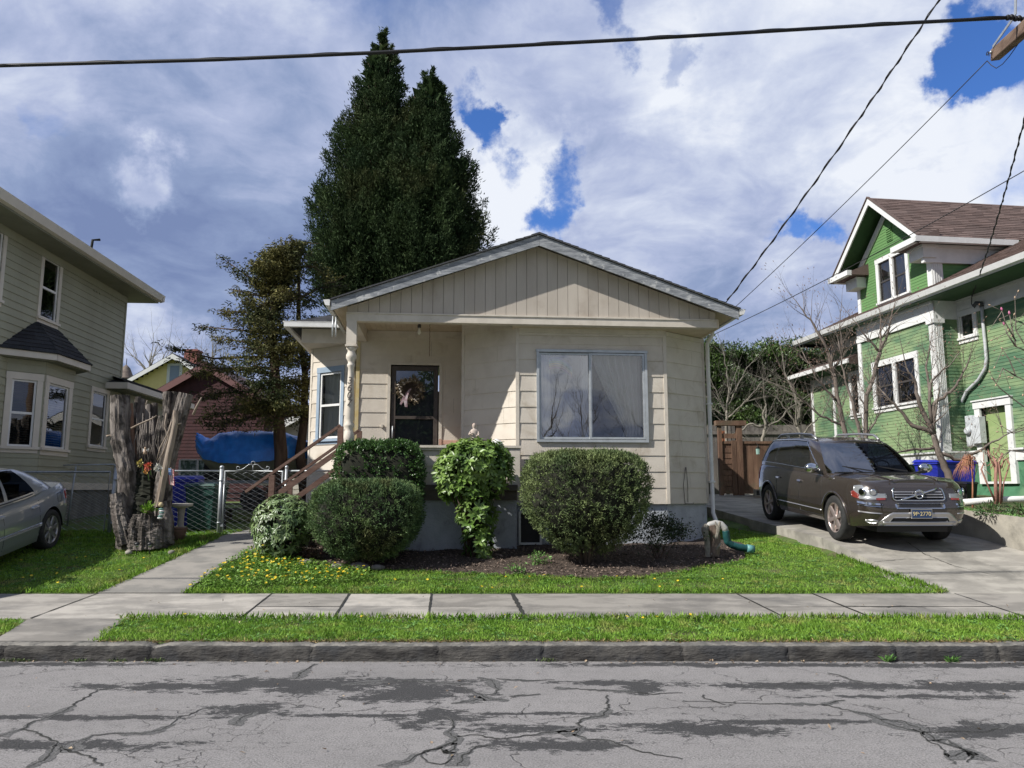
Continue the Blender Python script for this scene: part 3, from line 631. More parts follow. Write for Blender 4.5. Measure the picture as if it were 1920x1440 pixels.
    for k, (px, X, lab) in enumerate([(1642, 3.56, 'small green weed growing from the gutter at the kerb, left one of the two'), (1757, 4.15, 'small green weed growing from the gutter at the kerb, right one of the two')]):
        n = 26; an = rng.uniform(0, 6.28, n); D = np.stack([np.cos(an), np.sin(an)*.6-.2, rng.uniform(.3, 1.6, n)], 1)
        V, T = leafset(np.tile([[X, 7.545, .0]], (n, 1))+rng.normal(size=(n, 3))*[.02, .006, .004], D, rdir(n), rng.uniform(.05, .10, n), rng.uniform(.015, .03, n), .2, .15)
        tag(npmesh('kerb_weed', V, T, M['clover']), lab, 'weed', group='weeds in the gutter')
celandine()
# ------------------------------------------------------------------ window and plane tools
def hit(pl, root, px, py):
    """where the sight line through a pixel meets a wall plane of a thing -> (u along wall, z)"""
    M4 = Matrix.Translation(root.location) @ Matrix.Rotation(root.rotation_euler.z, 4, 'Z'); I = M4.inverted()
    o = I @ Vector((0, 0, CZ)); d = (I.to_3x3()) @ Vector(ray(px, py)); t = (pl.o-Vector((o.x, o.y, 0))).dot(pl.n)/Vector((d.x, d.y, 0)).dot(pl.n)
    p = o+d*t; bz = BZ.get(root.name, 0.)
    return (Vector((p.x, p.y, 0))-pl.o).dot(pl.r), p.z+bz
M['glass'] = glassmat('window_glass', (.82, .86, .88), .13)
M['picglass'] = glassmat('picture_window_glass', (.95, .96, .97), .27)
M['picglass2'] = glassmat('picture_window_glass_clear', (.95, .96, .97), .12)
M['darkglass'] = glassmat('dark_window_glass', (.35, .38, .40), .06)
M['alu'] = mat('aluminium', (.50, .52, .53), (.42, .44, .45), 8, .42, metal=.35)
M['white'] = mat('white_paint', (.74, .73, .70), (.66, .65, .62), 4, .5, .1, 30)
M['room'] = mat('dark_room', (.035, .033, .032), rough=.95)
M['curtain'] = mat('curtain', (.86, .84, .78), (.80, .77, .70), 4, .9, trans=.35)
M['beige'] = mat('beige_siding', (.62, .56, .475), (.57, .51, .43), 3, .72, .5, 60, stretch=(1, 1, 1), bst=(3.2, 3.2, .10), c3=(.47, .405, .32), s3=2.2, lo3=.52, hi3=.72, spec=.25, bdist=.010)
M['beigetrim'] = mat('beige_trim', (.62, .56, .475), (.55, .495, .415), 5, .7, .3, 40, c3=(.40, .34, .27), s3=2.5, lo3=.56, hi3=.75, bdist=.006)
M['gablebd'] = mat('gable_boards', (.50, .445, .375), (.45, .395, .33), 2.5, .75, .35, 30, stretch=(1, 1, .2), c3=(.36, .30, .24), s3=1.5, lo3=.52, hi3=.8, island=.05, bdist=.006)
M['ceiling'] = mat('porch_ceiling', (.58, .49, .36), (.52, .43, .31), 5, .6, .2, 20)
M['rake'] = mat('weathered_rake', (.18, .19, .205), (.34, .35, .36), 10, .9, .7, 30, stretch=(.35, 1, 2.2), c3=(.46, .46, .45), s3=6, lo3=.56, hi3=.64, bdist=.012)
M['found'] = mat('foundation', (.42, .445, .475), (.33, .35, .38), 2.5, .9, .55, 25, c3=(.19, .20, .215), s3=3, lo3=.55, hi3=.75, bdist=.02)
M['doorbrown'] = mat('storm_door_frame', (.055, .042, .035), (.075, .06, .05), 8, .45)
M['railwood'] = mat('brown_rail', (.115, .062, .045), (.16, .095, .07), 8, .7, .3, 40, stretch=(.3, 1, 1))
M['deckwood'] = mat('deck_trim', (.085, .07, .06), (.13, .11, .09), 8, .8, .3, 30, stretch=(.3, 1, 1))
M['bluetrim'] = mat('blue_trim', (.27, .34, .42), (.23, .30, .37), 6, .6)
def shingle(name, a, b, c3, sc_=(1, 1, 1)):
    m = bpy.data.materials.new(name); m.use_nodes = True; nt = m.node_tree; bs = nt.nodes['Principled BSDF']; bs.inputs['Roughness'].default_value = .92; bs.inputs['Specular IOR Level'].default_value = .2
    tc = N(nt, 'ShaderNodeTexCoord'); v = tc.outputs['Object']
    c = mixc(nt, mrange(nt, noise(nt, v, 60, 3, .7), .3, .7), a, b); c = mixc(nt, mth(nt, 'MULTIPLY', mrange(nt, noise(nt, v, 1.3, 5), .45, .7), .6), c, c3)
    g = N(nt, 'ShaderNodeNewGeometry'); hs = N(nt, 'ShaderNodeHueSaturation'); L(nt, c, hs.inputs['Color']); L(nt, mrange(nt, g.outputs['Random Per Island'], 0, 1, .72, 1.3, False), hs.inputs['Value'])
    L(nt, hs.outputs[0], bs.inputs['Base Color'])
    bn = N(nt, 'ShaderNodeBump'); bn.inputs['Strength'].default_value = .6; bn.inputs['Distance'].default_value = .006; L(nt, noise(nt, v, 120, 2), bn.inputs['Height']); L(nt, bn.outputs[0], bs.inputs['Normal'])
    return m
M['roofgrey'] = shingle('grey_shingles', (.045, .046, .05), (.10, .10, .105), (.07, .075, .06))
M['roofbrown'] = shingle('brown_shingles', (.085, .058, .05), (.165, .12, .105), (.12, .09, .08))
M['roofblack'] = shingle('black_shingles', (.020, .021, .024), (.055, .056, .06), (.03, .03, .033))
def shingles(mb, a, b, c, d, e=.14, w=.32, th=.008):
    """courses of tabs on the quad a-b (eave, left to right) d-c (top)"""
    a, b, c, d = map(Vector, (a, b, c, d)); n = (b-a).cross(d-a).normalized(); n = n if n.z > 0 else -n
    H = ((d+c)/2-(a+b)/2).length; k = max(1, int(H/e)); rr = random.Random(int(H*1000))
    for i in range(k):
        f0, f1 = i/k, min(1, (i+1.08)/k); l0, r0 = a.lerp(d, f0), b.lerp(c, f0); l1, r1 = a.lerp(d, f1), b.lerp(c, f1); W = (r0-l0).length
        if W < .03: continue
        m = max(1, int(W/w)); off = rr.random()/m; cuts = [0]+[min(1, max(0, j/m+off+rr.uniform(-.12, .12)/m)) for j in range(m)]+[1]
        for s, t in zip(cuts[:-1], cuts[1:]):
            if t-s < 1e-3: continue
            h = th*rr.uniform(1.0, 1.9); q = [l0.lerp(r0, s), l0.lerp(r0, t), l1.lerp(r1, t), l1.lerp(r1, s)]
            mb.add([q[0]+n*h, q[1]+n*h, q[2]+n*.003, q[3]+n*.003, q[0]-n*.004, q[1]-n*.004], [(0, 1, 2, 3), (4, 5, 1, 0)])

def sash(parent, pl, u0, u1, z0, z1, d, m, gm, fw=.045, kind='double', pane_name='pane'):
    """sliding or hung sash with its glass as a sub-part"""
    mb = MB(); zm = (z0+z1)/2; um = (u0+u1)/2
    pl.box(mb, u0, u0+fw, z0, z1, d-.03, d); pl.box(mb, u1-fw, u1, z0, z1, d-.03, d)
    pl.box(mb, u0+fw, u1-fw, z0, z0+fw, d-.03, d); pl.box(mb, u0+fw, u1-fw, z1-fw, z1, d-.03, d)
    if kind == 'double': pl.box(mb, u0+fw, u1-fw, zm-.022, zm+.022, d-.032, d+.006)
    o = mb.build('sash', m, parent); g = MB(); P = pl.p
    g.poly([P(u0+fw*.6, z0+fw*.6, d-.018), P(u1-fw*.6, z0+fw*.6, d-.018), P(u1-fw*.6, z1-fw*.6, d-.018), P(u0+fw*.6, z1-fw*.6, d-.018)])
    # the glass hangs under its sash: shift by nothing, same frame
    q = g.build(pane_name, gm, o, bz=0) ; shift(q, -BZ.get(parent.name, 0.)); return o
def shift(o, dz):
    for v in o.data.vertices: v.co.z += dz
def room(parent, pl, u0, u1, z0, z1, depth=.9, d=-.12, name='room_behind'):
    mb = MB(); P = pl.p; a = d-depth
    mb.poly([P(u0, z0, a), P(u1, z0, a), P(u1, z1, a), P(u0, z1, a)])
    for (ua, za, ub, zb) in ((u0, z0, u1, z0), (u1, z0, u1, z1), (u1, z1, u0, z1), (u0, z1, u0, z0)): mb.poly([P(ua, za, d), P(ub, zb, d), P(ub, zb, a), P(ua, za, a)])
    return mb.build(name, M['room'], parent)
def curtain(parent, pl, u0, u1, z0, z1, d=-.14, gather=None, m=None, waves=9, amp=.025, name='curtain'):
    """hanging cloth; gather=(u,z,width) pulls it to one side"""
    V = []; nx, nz = 60, 24
    for j in range(nz):
        f = j/(nz-1); z = z1+(z0-z1)*f
        for i in range(nx):
            s = i/(nx-1); u = u0+(u1-u0)*s
            if gather:
                gu, gzz, gw = gather; k = min(1, (z1-z)/(z1-gzz)) if z > gzz else max(.75, 1-(gzz-z)*.5); k = k**1.25
                u = u*(1-k)+(gu+(s-.5)*gw)*k
            V.append(tuple(pl.p(u, z, d+amp*math.sin(s*waves*6.28)+.3*amp*math.sin(s*31+z*3))))
    mb = MB(); mb.smooth = True; mb.add(V, [(j*nx+i, j*nx+i+1, (j+1)*nx+i+1, (j+1)*nx+i) for j in range(nz-1) for i in range(nx-1)])
    return mb.build(name, m or M['curtain'], parent)
def casing(parent, pl, u0, u1, z0, z1, w, d, m, head=None, sill=True, name='window_frame'):
    """trim boards round an opening"""
    mb = MB(); h = head or w
    pl.box(mb, u0-w, u0, z0-(.0 if sill else w), z1, -.08, d); pl.box(mb, u1, u1+w, z0-(.0 if sill else w), z1, -.08, d)
    pl.box(mb, u0-w-.01, u1+w+.01, z1, z1+h, -.08, d+.006)
    if sill: pl.box(mb, u0-w-.02, u1+w+.02, z0-.05, z0, -.08, d+.035); pl.box(mb, u0-w, u1+w, z0-.05-w*.7, z0-.05, -.05, d-.004)
    else: pl.box(mb, u0, u1, z0-w, z0, -.08, d)
    return mb.build(name, m, parent)

# ------------------------------------------------------------------ the beige cottage
def cottage():
    c = thing('cottage', 'low beige cottage with a wide front gable, corner porch and large picture window', 'house', (0, 13.4, .60), 5.2); BZ[c.name] = .60
    PF = PL((.095, 0), (2.756, 0)); PR = PL((2.756, 0), (3.70, .65)); PS = PL((3.70, .65), (3.70, 11)); PC = PL((-.84, .754), (.095, 0)); PI = PL((-.84, 1.7), (-.84, .754))
    PD = PL((-2.88, 1.7), (-.84, 1.7)); PB = PL((-3.87, 2.45), (-2.93, 1.73)); PBL = PL((-3.87, 5.4), (-3.87, 2.45)); PLf = PL((-2.9, 11), (-2.9, 5.4)); PK = PL((3.7, 11), (-2.9, 11))
    e = .2815
    wu0, wz0 = hit(PF, c, 1011, 824); wu1, wz1 = hit(PF, c, 1207, 664); wz1 = wz0+1.55
    W = (wu0, wu1, wz0, wz1); du0, dz1 = hit(PD, c, 735, 686); du1 = hit(PD, c, 822, 686)[0]; D = (du0-.02, du1+.02, 1.70, dz1+.02)
    bu0, bz1 = hit(PB, c, 602, 700); bu1, bz0 = hit(PB, c, 638, 822); B = (bu0, bu1, bz0, bz1)
    mb = MB()
    siding(mb, PF, 0, PF.w, 1.37, 4.47, e, [W], joint=2.2); siding(mb, PR, 0, PR.w, 1.37, 4.45, e, joint=1.5); siding(mb, PC, 0, PC.w, 1.37, 4.72, e, joint=1.5)
    siding(mb, PS, 0, PS.w, 1.37, 4.72, e); siding(mb, PI, 0, PI.w, 1.37, 4.72, e)
    siding(mb, PD, .05, PD.w, 1.70, 4.72, e, [D], joint=1.8); siding(mb, PB, 0, PB.w, 1.37, 4.46, e, [B]); siding(mb, PBL, 0, PBL.w, 1.37, 4.46, e); siding(mb, PLf, 0, PLf.w, 1.37, 4.72, e); siding(mb, PK, 0, PK.w, 1.37, 4.72, e)
    wl = mb.build('wall', M['beige'], c)
    for P_, a0, z0_, z1_, hh in ((PF, .02, 1.37, 4.47, W), (PD, .02, 1.5, 4.72, D), (PB, .05, 1.4, 4.46, B)): mb = MB(); wallbox(mb, P_, a0, P_.w-a0, z0_, z1_, [hh]); mb.build('wall_core', M['room'], c)
    # corner boards and top mouldings
    mb = MB()
    for pl_, u in ((PF, -.03), (PF, PF.w-.03)): pl_.box(mb, u, u+.06, 1.37, 4.46, .0, .022)
    PR.box(mb, PR.w-.05, PR.w+.01, 1.37, 4.45, 0, .02); PC.box(mb, -.02, .04, 1.6, 4.7, 0, .02); PF.box(mb, .03, PF.w-.03, 4.335, 4.47, .0, .03); PF.box(mb, .03, PF.w-.03, 4.38, 4.47, .03, .055)
    PR.box(mb, .03, PR.w-.05, 4.37, 4.45, 0, .028); PC.box(mb, .04, PC.w-.03, 4.60, 4.72, .0, .025); PD.box(mb, .05, PD.w, 4.59, 4.72, 0, .025); PB.box(mb, -.02, .03, 1.37, 4.46, 0, .02)
    mb.build('trim', M['beigetrim'], c)
    mb = MB(); PD.box(mb, -.02, .05, 1.7, 4.59, -.03, .03); mb.build('corner_strip', mat('yellowed_trim', (.52, .40, .17), (.55, .47, .30), 5, .7), c)
    mb = MB()
    for P_ in (PF, PR, PS, PB, PBL, PLf, PK): P_.box(mb, 0 if P_ is not PF else .0, P_.w, .2, 1.37, -.2, -.035)
    mb.box((-2.85, -.26, .2), (.06, 1.5, 1.44))
    fd = mb.build('foundation', M['found'], c)
    # crawl space vent
    u, z1 = hit(PL((-2.85, -.26), (.06, -.26)), c, 984, 985)
    P2 = PF; a0, zt = hit(P2, c, 985, 982); a1, zb = hit(P2, c, 1022, 1015); a0 = .02; a1 = .42; mb = MB()
    P2.box(mb, a0, a0+.035, .72, 1.22, -.05, .02); P2.box(mb, a1-.035, a1, .72, 1.22, -.05, .02); P2.box(mb, a0, a1, .685, .72, -.05, .025); P2.box(mb, a0, a1, 1.22, 1.25, -.05, .02)
    v = mb.build('crawl_vent', M['white'], c); mb = MB(); P2.box(mb, a0+.035, a1-.035, .72, 1.22, -.04, -.015); q = mb.build('pane', M['room'], v, bz=.60)
    # picture window
    f = casing(c, PF, *W, .045, .05, M['alu'], sill=False)
    um = W[0]+(W[1]-W[0])*.485
    sash(c, PF, W[0]+.005, um+.03, W[2]+.01, W[3]-.01, .015, M['alu'], M['picglass'], .035, 'single'); sash(c, PF, um-.03, W[1]-.005, W[2]+.01, W[3]-.01, .04, M['alu'], M['picglass2'], .035, 'single')
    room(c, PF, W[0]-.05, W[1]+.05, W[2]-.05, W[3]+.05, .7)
    curtain(c, PF, um+.30, W[1]-.03, W[2], W[3], -.165, (W[1]-.17, W[2]+.22, .26), waves=5, amp=.06)
    curtain(c, PF, W[0], W[0]+.22, W[2], W[3], -.13, None, waves=2, amp=.02); curtain(c, PF, um-.14, um+.02, W[2], W[3], -.13, None, waves=2, amp=.02)
    curtain(c, PF, um+.04, um+.36, W[2]+.0, W[3], -.13, (W[1]-.30, W[2]+.20, .08), waves=3, amp=.02, m=mat('sheer', (.75, .74, .70), rough=.9, trans=.5))
    # side bay window, blue grey boards
    casing(c, PB, *B, .075, .028, M['bluetrim'], head=.11); sash(c, PB, B[0]+.003, B[1]-.003, B[2]+.01, B[3]-.005, .005, M['white'], M['glass'], .04)
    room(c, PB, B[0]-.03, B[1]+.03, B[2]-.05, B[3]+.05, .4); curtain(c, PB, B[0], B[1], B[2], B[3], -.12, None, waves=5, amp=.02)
    # door: casing, storm door with two lights
    mb = MB(); PD.box(mb, D[0]-.06, D[0], 1.7, D[3]+.05, -.05, .03); PD.box(mb, D[1], D[1]+.06, 1.7, D[3]+.05, -.05, .03); PD.box(mb, D[0], D[1], D[3], D[3]+.05, -.05, .03); mb.build('door_casing', M['beigetrim'], c)
    d0, d1 = du0, du1; mb = MB(); rr = .085
    zl, zm = 1.95, dz1-(dz1-1.72)*.44
    PD.box(mb, d0, d0+rr, 1.72, dz1, -.05, .0); PD.box(mb, d1-rr, d1, 1.72, dz1, -.05, .0); PD.box(mb, d0+rr, d1-rr, dz1-.09, dz1, -.05, .0); PD.box(mb, d0+rr, d1-rr, zm-.03, zm+.03, -.05, 0); PD.box(mb, d0+rr, d1-rr, 1.72, zl, -.05, 0)
    dr = mb.build('storm_door', M['doorbrown'], c, bevel=.004)
    for za, zb_ in ((zl, zm-.03), (zm+.03, dz1-.09)):
        mb = MB(); mb.poly([PD.p(d0+rr, za, -.02), PD.p(d1-rr, za, -.02), PD.p(d1-rr, zb_, -.02), PD.p(d0+rr, zb_, -.02)]); mb.build('pane', M['glass'], dr, bz=.60)
    mb = MB(); PD.box(mb, d0+.025, d0+.05, 2.62, 2.82, 0, .04); mb.tube([PD.p(d0+.04, 2.6, .05), PD.p(d0+.04, 2.84, .05)], .012); mb.build('handle', M['alu'], dr, bz=.60)
    mb = MB(); wallbox(mb, PD, d0, d1, 1.7, dz1, [], -.12, -.09)
    for k in range(2):
        for j in range(3): PD.box(mb, d0+.12+k*.36, d0+.4+k*.36, 1.85+j*.75, 2.45+j*.75, -.10, -.08)
    mb.build('inner_door', mat('inner_door', (.05, .045, .05), (.08, .07, .075), 4, .5), c)
    mb = MB(); u_, z_ = hit(PD, c, 716, 799); PD.box(mb, u_-.02, u_+.02, z_-.03, z_+.03, 0, .05); mb.build('doorbell', M['beigetrim'], c)
    # porch: deck, band, low wall, cap, ceiling, beams
    mb = MB(); mb.box((-2.87, -.32, 1.60), (.07, 1.72, 1.70)); mb.box((-2.86, -.295, 1.44), (.06, 1.5, 1.60)); mb.build('porch_deck', M['deckwood'], c)
    PW = PL((-2.62, -.24), (.09, -.24)); mb = MB(); siding(mb, PW, 0, PW.w, 1.70, 2.315, .31, joint=1.3); PW.box(mb, 0, PW.w, 1.7, 2.31, -.10, -.03); mb.build('porch_wall', M['beige'], c)
    mb = MB(); PW.box(mb, -.03, PW.w+.05, 2.32, 2.36, -.14, .07); PW.box(mb, 0, PW.w+.02, 2.28, 2.32, -.1, .04); PW.box(mb, PW.w-.16, PW.w+.02, 1.55, 2.28, -.09, .05); mb.build('porch_wall_cap', M['beigetrim'], c)
    mb = MB()
    for i in range(27):
        x = -2.70+i*.098
        if x < .1: mb.box((x, -.2, 4.725), (x+.093, 1.69, 4.745))
    mb.box((-2.8, -.3, 4.745), (.1, 1.7, 4.76)); mb.build('porch_ceiling', M['ceiling'], c)
    mb = MB(); mb.box((-2.86, -.36, 4.46), (3.62, -.20, 4.585)); mb.box((-2.86, -.375, 4.585), (3.63, -.20, 4.61)); mb.box((-2.86, -.2, 4.49), (-2.70, 1.7, 4.725)); mb.build('porch_beam', M['beigetrim'], c)
    mb = MB(); mb.box((.0, -.2, 4.46), (3.62, .66, 4.475)); mb.box((2.6, .66, 4.465), (3.62, 1.2, 4.48)); mb.box((3.62, -.36, 4.45), (3.655, .9, 4.61)); mb.build('bay_soffit', M['ceiling'], c)
    # turned porch post with the number
    mb = MB(); px_, pv = -2.765, -.275; mb.box((px_-.085, pv-.085, 4.05), (px_+.085, pv+.085, 4.46)); mb.box((px_-.10, pv-.10, 4.02), (px_+.10, pv+.10, 4.05))
    mb.lathe([(.085, 4.02), (.092, 3.99), (.07, 3.97), (.062, 3.94), (.088, 3.88), (.09, 3.83), (.06, 3.78), (.05, 3.74), (.066, 3.72), (.066, 3.69), (.048, 3.66), (.05, 3.55), (.062, 3.3), (.072, 3.0), (.076, 2.80), (.06, 2.74), (.086, 2.70), (.086, 2.67), (.06, 2.63), (.07, 2.58), (.092, 2.50), (.085, 2.42), (.06, 2.38), (.09, 2.36)], (px_, pv, 0), 20)
    mb.box((px_-.085, pv-.085, 1.7), (px_+.085, pv+.085, 2.37)); po = mb.build('porch_post', M['beigetrim'], c)
    for k, ch in enumerate('3607'):
        me = text_mesh(ch, .17, .008); me.transform(Matrix.Translation((px_, pv-.083, 3.43-k*.125-.60)) @ Matrix.Rotation(R(90), 4, 'X') @ Matrix.Rotation(R(-10), 4, 'Z')); me.materials.append(mat('number_metal', (.09, .08, .07), rough=.5, metal=.3) if k == 0 else bpy.data.materials['number_metal'])
        o = bpy.data.objects.new('house_number', me); col.objects.link(o); o.parent = po
    # gable boards
    sl_ = (6.02-4.775)/(3.51); pk = .42
    mb = MB(); u = -2.85
    while u < 3.6:
        a, b = u+.003, min(u+.178, 3.6); rf = lambda x: 6.02-abs(x-pk)*sl_-.16
        za, zb_ = rf(a), rf(b); zm_ = rf(pk)
        if a < pk < b: top = [(a, za), (pk, zm_), (b, zb_)]
        else: top = [(a, za), (b, zb_)]
        n = len(top); fr = [(a, -.345, 4.61)]+[(x, -.345, z) for x, z in top]+[(b, -.345, 4.61)]
        mb.prism(fr, (0, .03, 0)); u += .181
    mb.build('gable', M['gablebd'], c)
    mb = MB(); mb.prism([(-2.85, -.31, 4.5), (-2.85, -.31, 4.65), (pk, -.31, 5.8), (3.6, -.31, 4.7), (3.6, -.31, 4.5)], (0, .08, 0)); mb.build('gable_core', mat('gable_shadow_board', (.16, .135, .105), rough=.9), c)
    # roof
    LE, RE = (-3.09, 4.775), (3.93, 4.765); y0, y1 = -.6, 11.4
    mb = MB()
    for E_, s in ((LE, 1), (RE, -1)):
        mb.hexa([(E_[0], y0+.02, E_[1]-.10), (pk, y0+.02, 5.92), (pk, y1, 5.92), (E_[0], y1, E_[1]-.10), (E_[0], y0+.02, E_[1]-.02), (pk, y0+.02, 6.0), (pk, y1, 6.0), (E_[0], y1, E_[1]-.02)])
    mb.build('eaves_boards', M['ceiling'], c)
    mb = MB(); shingles(mb, (LE[0]-.03, y0-.03, LE[1]-.01), (LE[0]-.03, y1, LE[1]-.01), (pk, y1, 6.02), (pk, y0-.03, 6.02), .14, .33, .010); shingles(mb, (RE[0]+.03, y0-.03, RE[1]-.01), (RE[0]+.03, y1, RE[1]-.01), (pk, y1, 6.02), (pk, y0-.03, 6.02), .14, .33, .010)
    for E_ in (LE, RE): mb.prism([(E_[0], y0-.03, E_[1]-.02), (pk, y0-.03, 6.0), (pk, y0-.03, 6.025), (E_[0], y0-.03, E_[1]+.006)], (0, .1, 0))
    mb.beam((pk-.07, y0-.03, 6.005), (pk-.07, y1, 6.005), .15, .012, (-.35, 0, 1)); mb.beam((pk+.07, y0-.03, 6.005), (pk+.07, y1, 6.005), .15, .012, (.35, 0, 1))
    mb.build('roof', M['roofgrey'], c)
    for E_, s in ((LE, 1), (RE, -1)):
        mb = MB(); mb.prism([(E_[0], y0, E_[1]-.20), (pk-s*.002, y0, 5.80), (pk-s*.002, y0, 5.99), (E_[0], y0, E_[1]-.03)], (0, .035, 0)); mb.build('rake_board', M['rake'], c)
    for E_, s in ((LE, -1), (RE, 1)):
        mb = MB(); x = E_[0]
        mb.prism([(x+s*.02, y0-.01, E_[1]-.12), (x+s*.09, y0-.01, E_[1]-.11), (x+s*.125, y0-.01, E_[1]-.02), (x+s*.10, y0-.01, E_[1]-.02), (x+s*.08, y0-.01, E_[1]-.09), (x+s*.03, y0-.01, E_[1]-.10), (x+s*.03, y0-.01, E_[1]-.01), (x+s*.01, y0-.01, E_[1]-.01)], (0, 11, 0))
        mb.prism([(x+s*.02, y0-.012, E_[1]-.12), (x+s*.09, y0-.012, E_[1]-.11), (x+s*.125, y0-.012, E_[1]-.02), (x+s*.01, y0-.012, E_[1]-.01)], (0, .004, 0)); mb.build('gutter', M['white'], c)
    # side bay: square head over the slanted face, hipped roof, gutter, twin brackets
    mb = MB(); mb.box((-3.97, 1.72, 4.46), (-2.9, 5.3, 4.74)); mb.build('bay_head', M['beigetrim'], c)
    mb = MB(); A, B_, C_, D_ = (-4.17, 1.42, 4.80), (-2.86, 1.42, 4.80), (-2.86, 2.6, 5.22), (-3.55, 2.6, 5.22)
    shingles(mb, A, B_, C_, D_, .12, .28); shingles(mb, (-4.17, 5.5, 4.80), A, D_, (-3.55, 5.5, 5.22), .12, .28); mb.hexa([(-4.15, 1.44, 4.74), (-2.88, 1.44, 4.74), (-2.88, 5.5, 4.74), (-4.15, 5.5, 4.74), (-4.15, 1.44, 4.795), (-2.88, 1.44, 4.795), (-2.88, 5.5, 4.795), (-4.15, 5.5, 4.795)]); mb.prism([(-3.5, 2.6, 4.8), (-2.9, 2.6, 4.8), (-2.9, 2.6, 5.2), (-3.5, 2.6, 5.2)], (0, 2.8, 0)); mb.build('bay_roof', M['roofgrey'], c)
    mb = MB(); mb.box((-4.24, 1.33, 4.70), (-2.95, 1.43, 4.80)); mb.box((-4.26, 1.33, 4.78), (-2.95, 1.44, 4.805)); mb.box((-4.25, 1.43, 4.70), (-4.16, 5.4, 4.80)); mb.build('gutter', M['white'], c)
    mb = MB(); PE = PL((-3.4, -.2), (-2.8, -.2))
    for px in (624.5, 630.5):
        u_, za = hit(PE, c, px, 593); _, zb_ = hit(PE, c, px, 631); q = PE.p(u_, 0); mb.tube([(q.x, q.y, zb_), (q.x, q.y, za)], .014, 8)
    mb.build('gutter_stub', M['alu'], c)
    # lamp and chain under the porch ceiling
    mb = MB(); mb.lathe([(.075, 4.725), (.075, 4.70), (.03, 4.695), (.025, 4.65), (.034, 4.64), (.034, 4.60), (.02, 4.595)], (-1.66, .75, 0), 14); lp = mb.build('porch_lamp', mat('lamp_holder', (.06, .055, .05), rough=.5), c)
    mb = MB(); mb.lathe([(.016, 4.60), (.018, 4.57), (.032, 4.53), (.034, 4.505), (.022, 4.475), (.004, 4.465)], (-1.66, .75, 0), 14); mb.build('bulb', mat('bulb_glass', (.8, .78, .72), rough=.15, spec=.6), lp, bz=.60)
    mb = MB(); PX = PL((-2.85, .3), (0, .3)); u_, za = hit(PX, c, 806, 610); _, zb_ = hit(PX, c, 806, 668); q = PX.p(u_, 0)
    for k in range(18):
        z = 4.72-(4.72-zb_)*k/18; mb.tube([(q.x+(.006 if k % 2 else -.006), q.y, z), (q.x, q.y+.004, z-.02), (q.x, q.y, z-(4.72-zb_)/18)], .005, 5)
    mb.build('hanging_chain', mat('rust', (.16, .07, .035), (.10, .05, .03), 20, .9), c)
    # downspout on the right corner
    mb = MB(); q = (3.77, .60); mb.tube([(3.80, .3, 4.66), (3.82, .45, 4.5), (q[0], q[1], 4.35), (q[0], q[1], 1.20), (q[0]+.03, q[1]-.08, 1.02), (q[0]+.10, q[1]-.16, .93)], .038, 10)
    for z in (3.2, 1.75): mb.box((q[0]-.05, q[1]-.045, z), (q[0]+.05, q[1]+.05, z+.03))
    mb.build('downspout', M['white'], c)
    # loop of cable on the right face
    mb = MB(); u_, z_ = hit(PR, c, 1284, 876); u2, z2 = hit(PR, c, 1282, 944); mb.tube([PR.p(u_-.01, z_, .025), PR.p(u2-.03, (z_+z2)/2, .03), PR.p(u2, z2, .03), PR.p(u2+.22, z2-.01, .03), PR.p(u2+.25, z2+.01, .03)], .006, 5); mb.tube([PR.p(u_+.01, z_, .025), PR.p(u_+.03, (z_+z2)/2, .03), PR.p(u_+.02, z2+.02, .03)], .005, 5); mb.build('cable', mat('old_cable', (.12, .11, .10), rough=.7), c)
    # steps going down to the left, with two handrails
    for k in range(5):
        z = 1.70-.17*(k+1); u = -2.88-.27*k; mb = MB(); mb.box((u-.30, -.15, z-.04), (u, .95, z)); mb.box((u-.02, -.10, z-.17), (u, .90, z-.04)); mb.build('step', M['deckwood'], c)
    mb = MB()
    for v in (-.12, .90): mb = MB(); mb.prism([(-2.87, v, 1.66), (-4.25, v, .72), (-4.25, v, .48), (-2.87, v, 1.36)], (0, .04, 0)); mb.build('stringer', M['deckwood'], c)
    for v, ut, ub in ((-.10, -2.93, -4.45), (.92, -2.72, -4.35)):
        mb = MB(); zt = 2.70; zb_ = zt-(ut-ub)*.735; mb.beam((ut, v, zt), (ub, v, zb_), .09, .045); mb.beam((ut, v, zt-.42), (ub+.35, v, zb_-.42+.25), .035, .09)
        mb.box((ut-.045, v-.045, 1.4), (ut+.045, v+.045, zt-.02)); nu = ub+.42; mb.box((nu-.045, v-.045, .62), (nu+.045, v+.045, zb_+.42*.735-.03)); mb.build('handrail', M['railwood'], c)
    return c, PD, PW, PF, W, um, (d0, d1, dz1)
CT, PD_, PW_, PF_, W_, UM_, DD_ = cottage()
def wloc(root, p):
    """house frame point -> world"""
    a = root.rotation_euler.z; return Vector((root.location.x+p[0]*math.cos(a)-p[1]*math.sin(a), root.location.y+p[0]*math.sin(a)+p[1]*math.cos(a), p[2]))
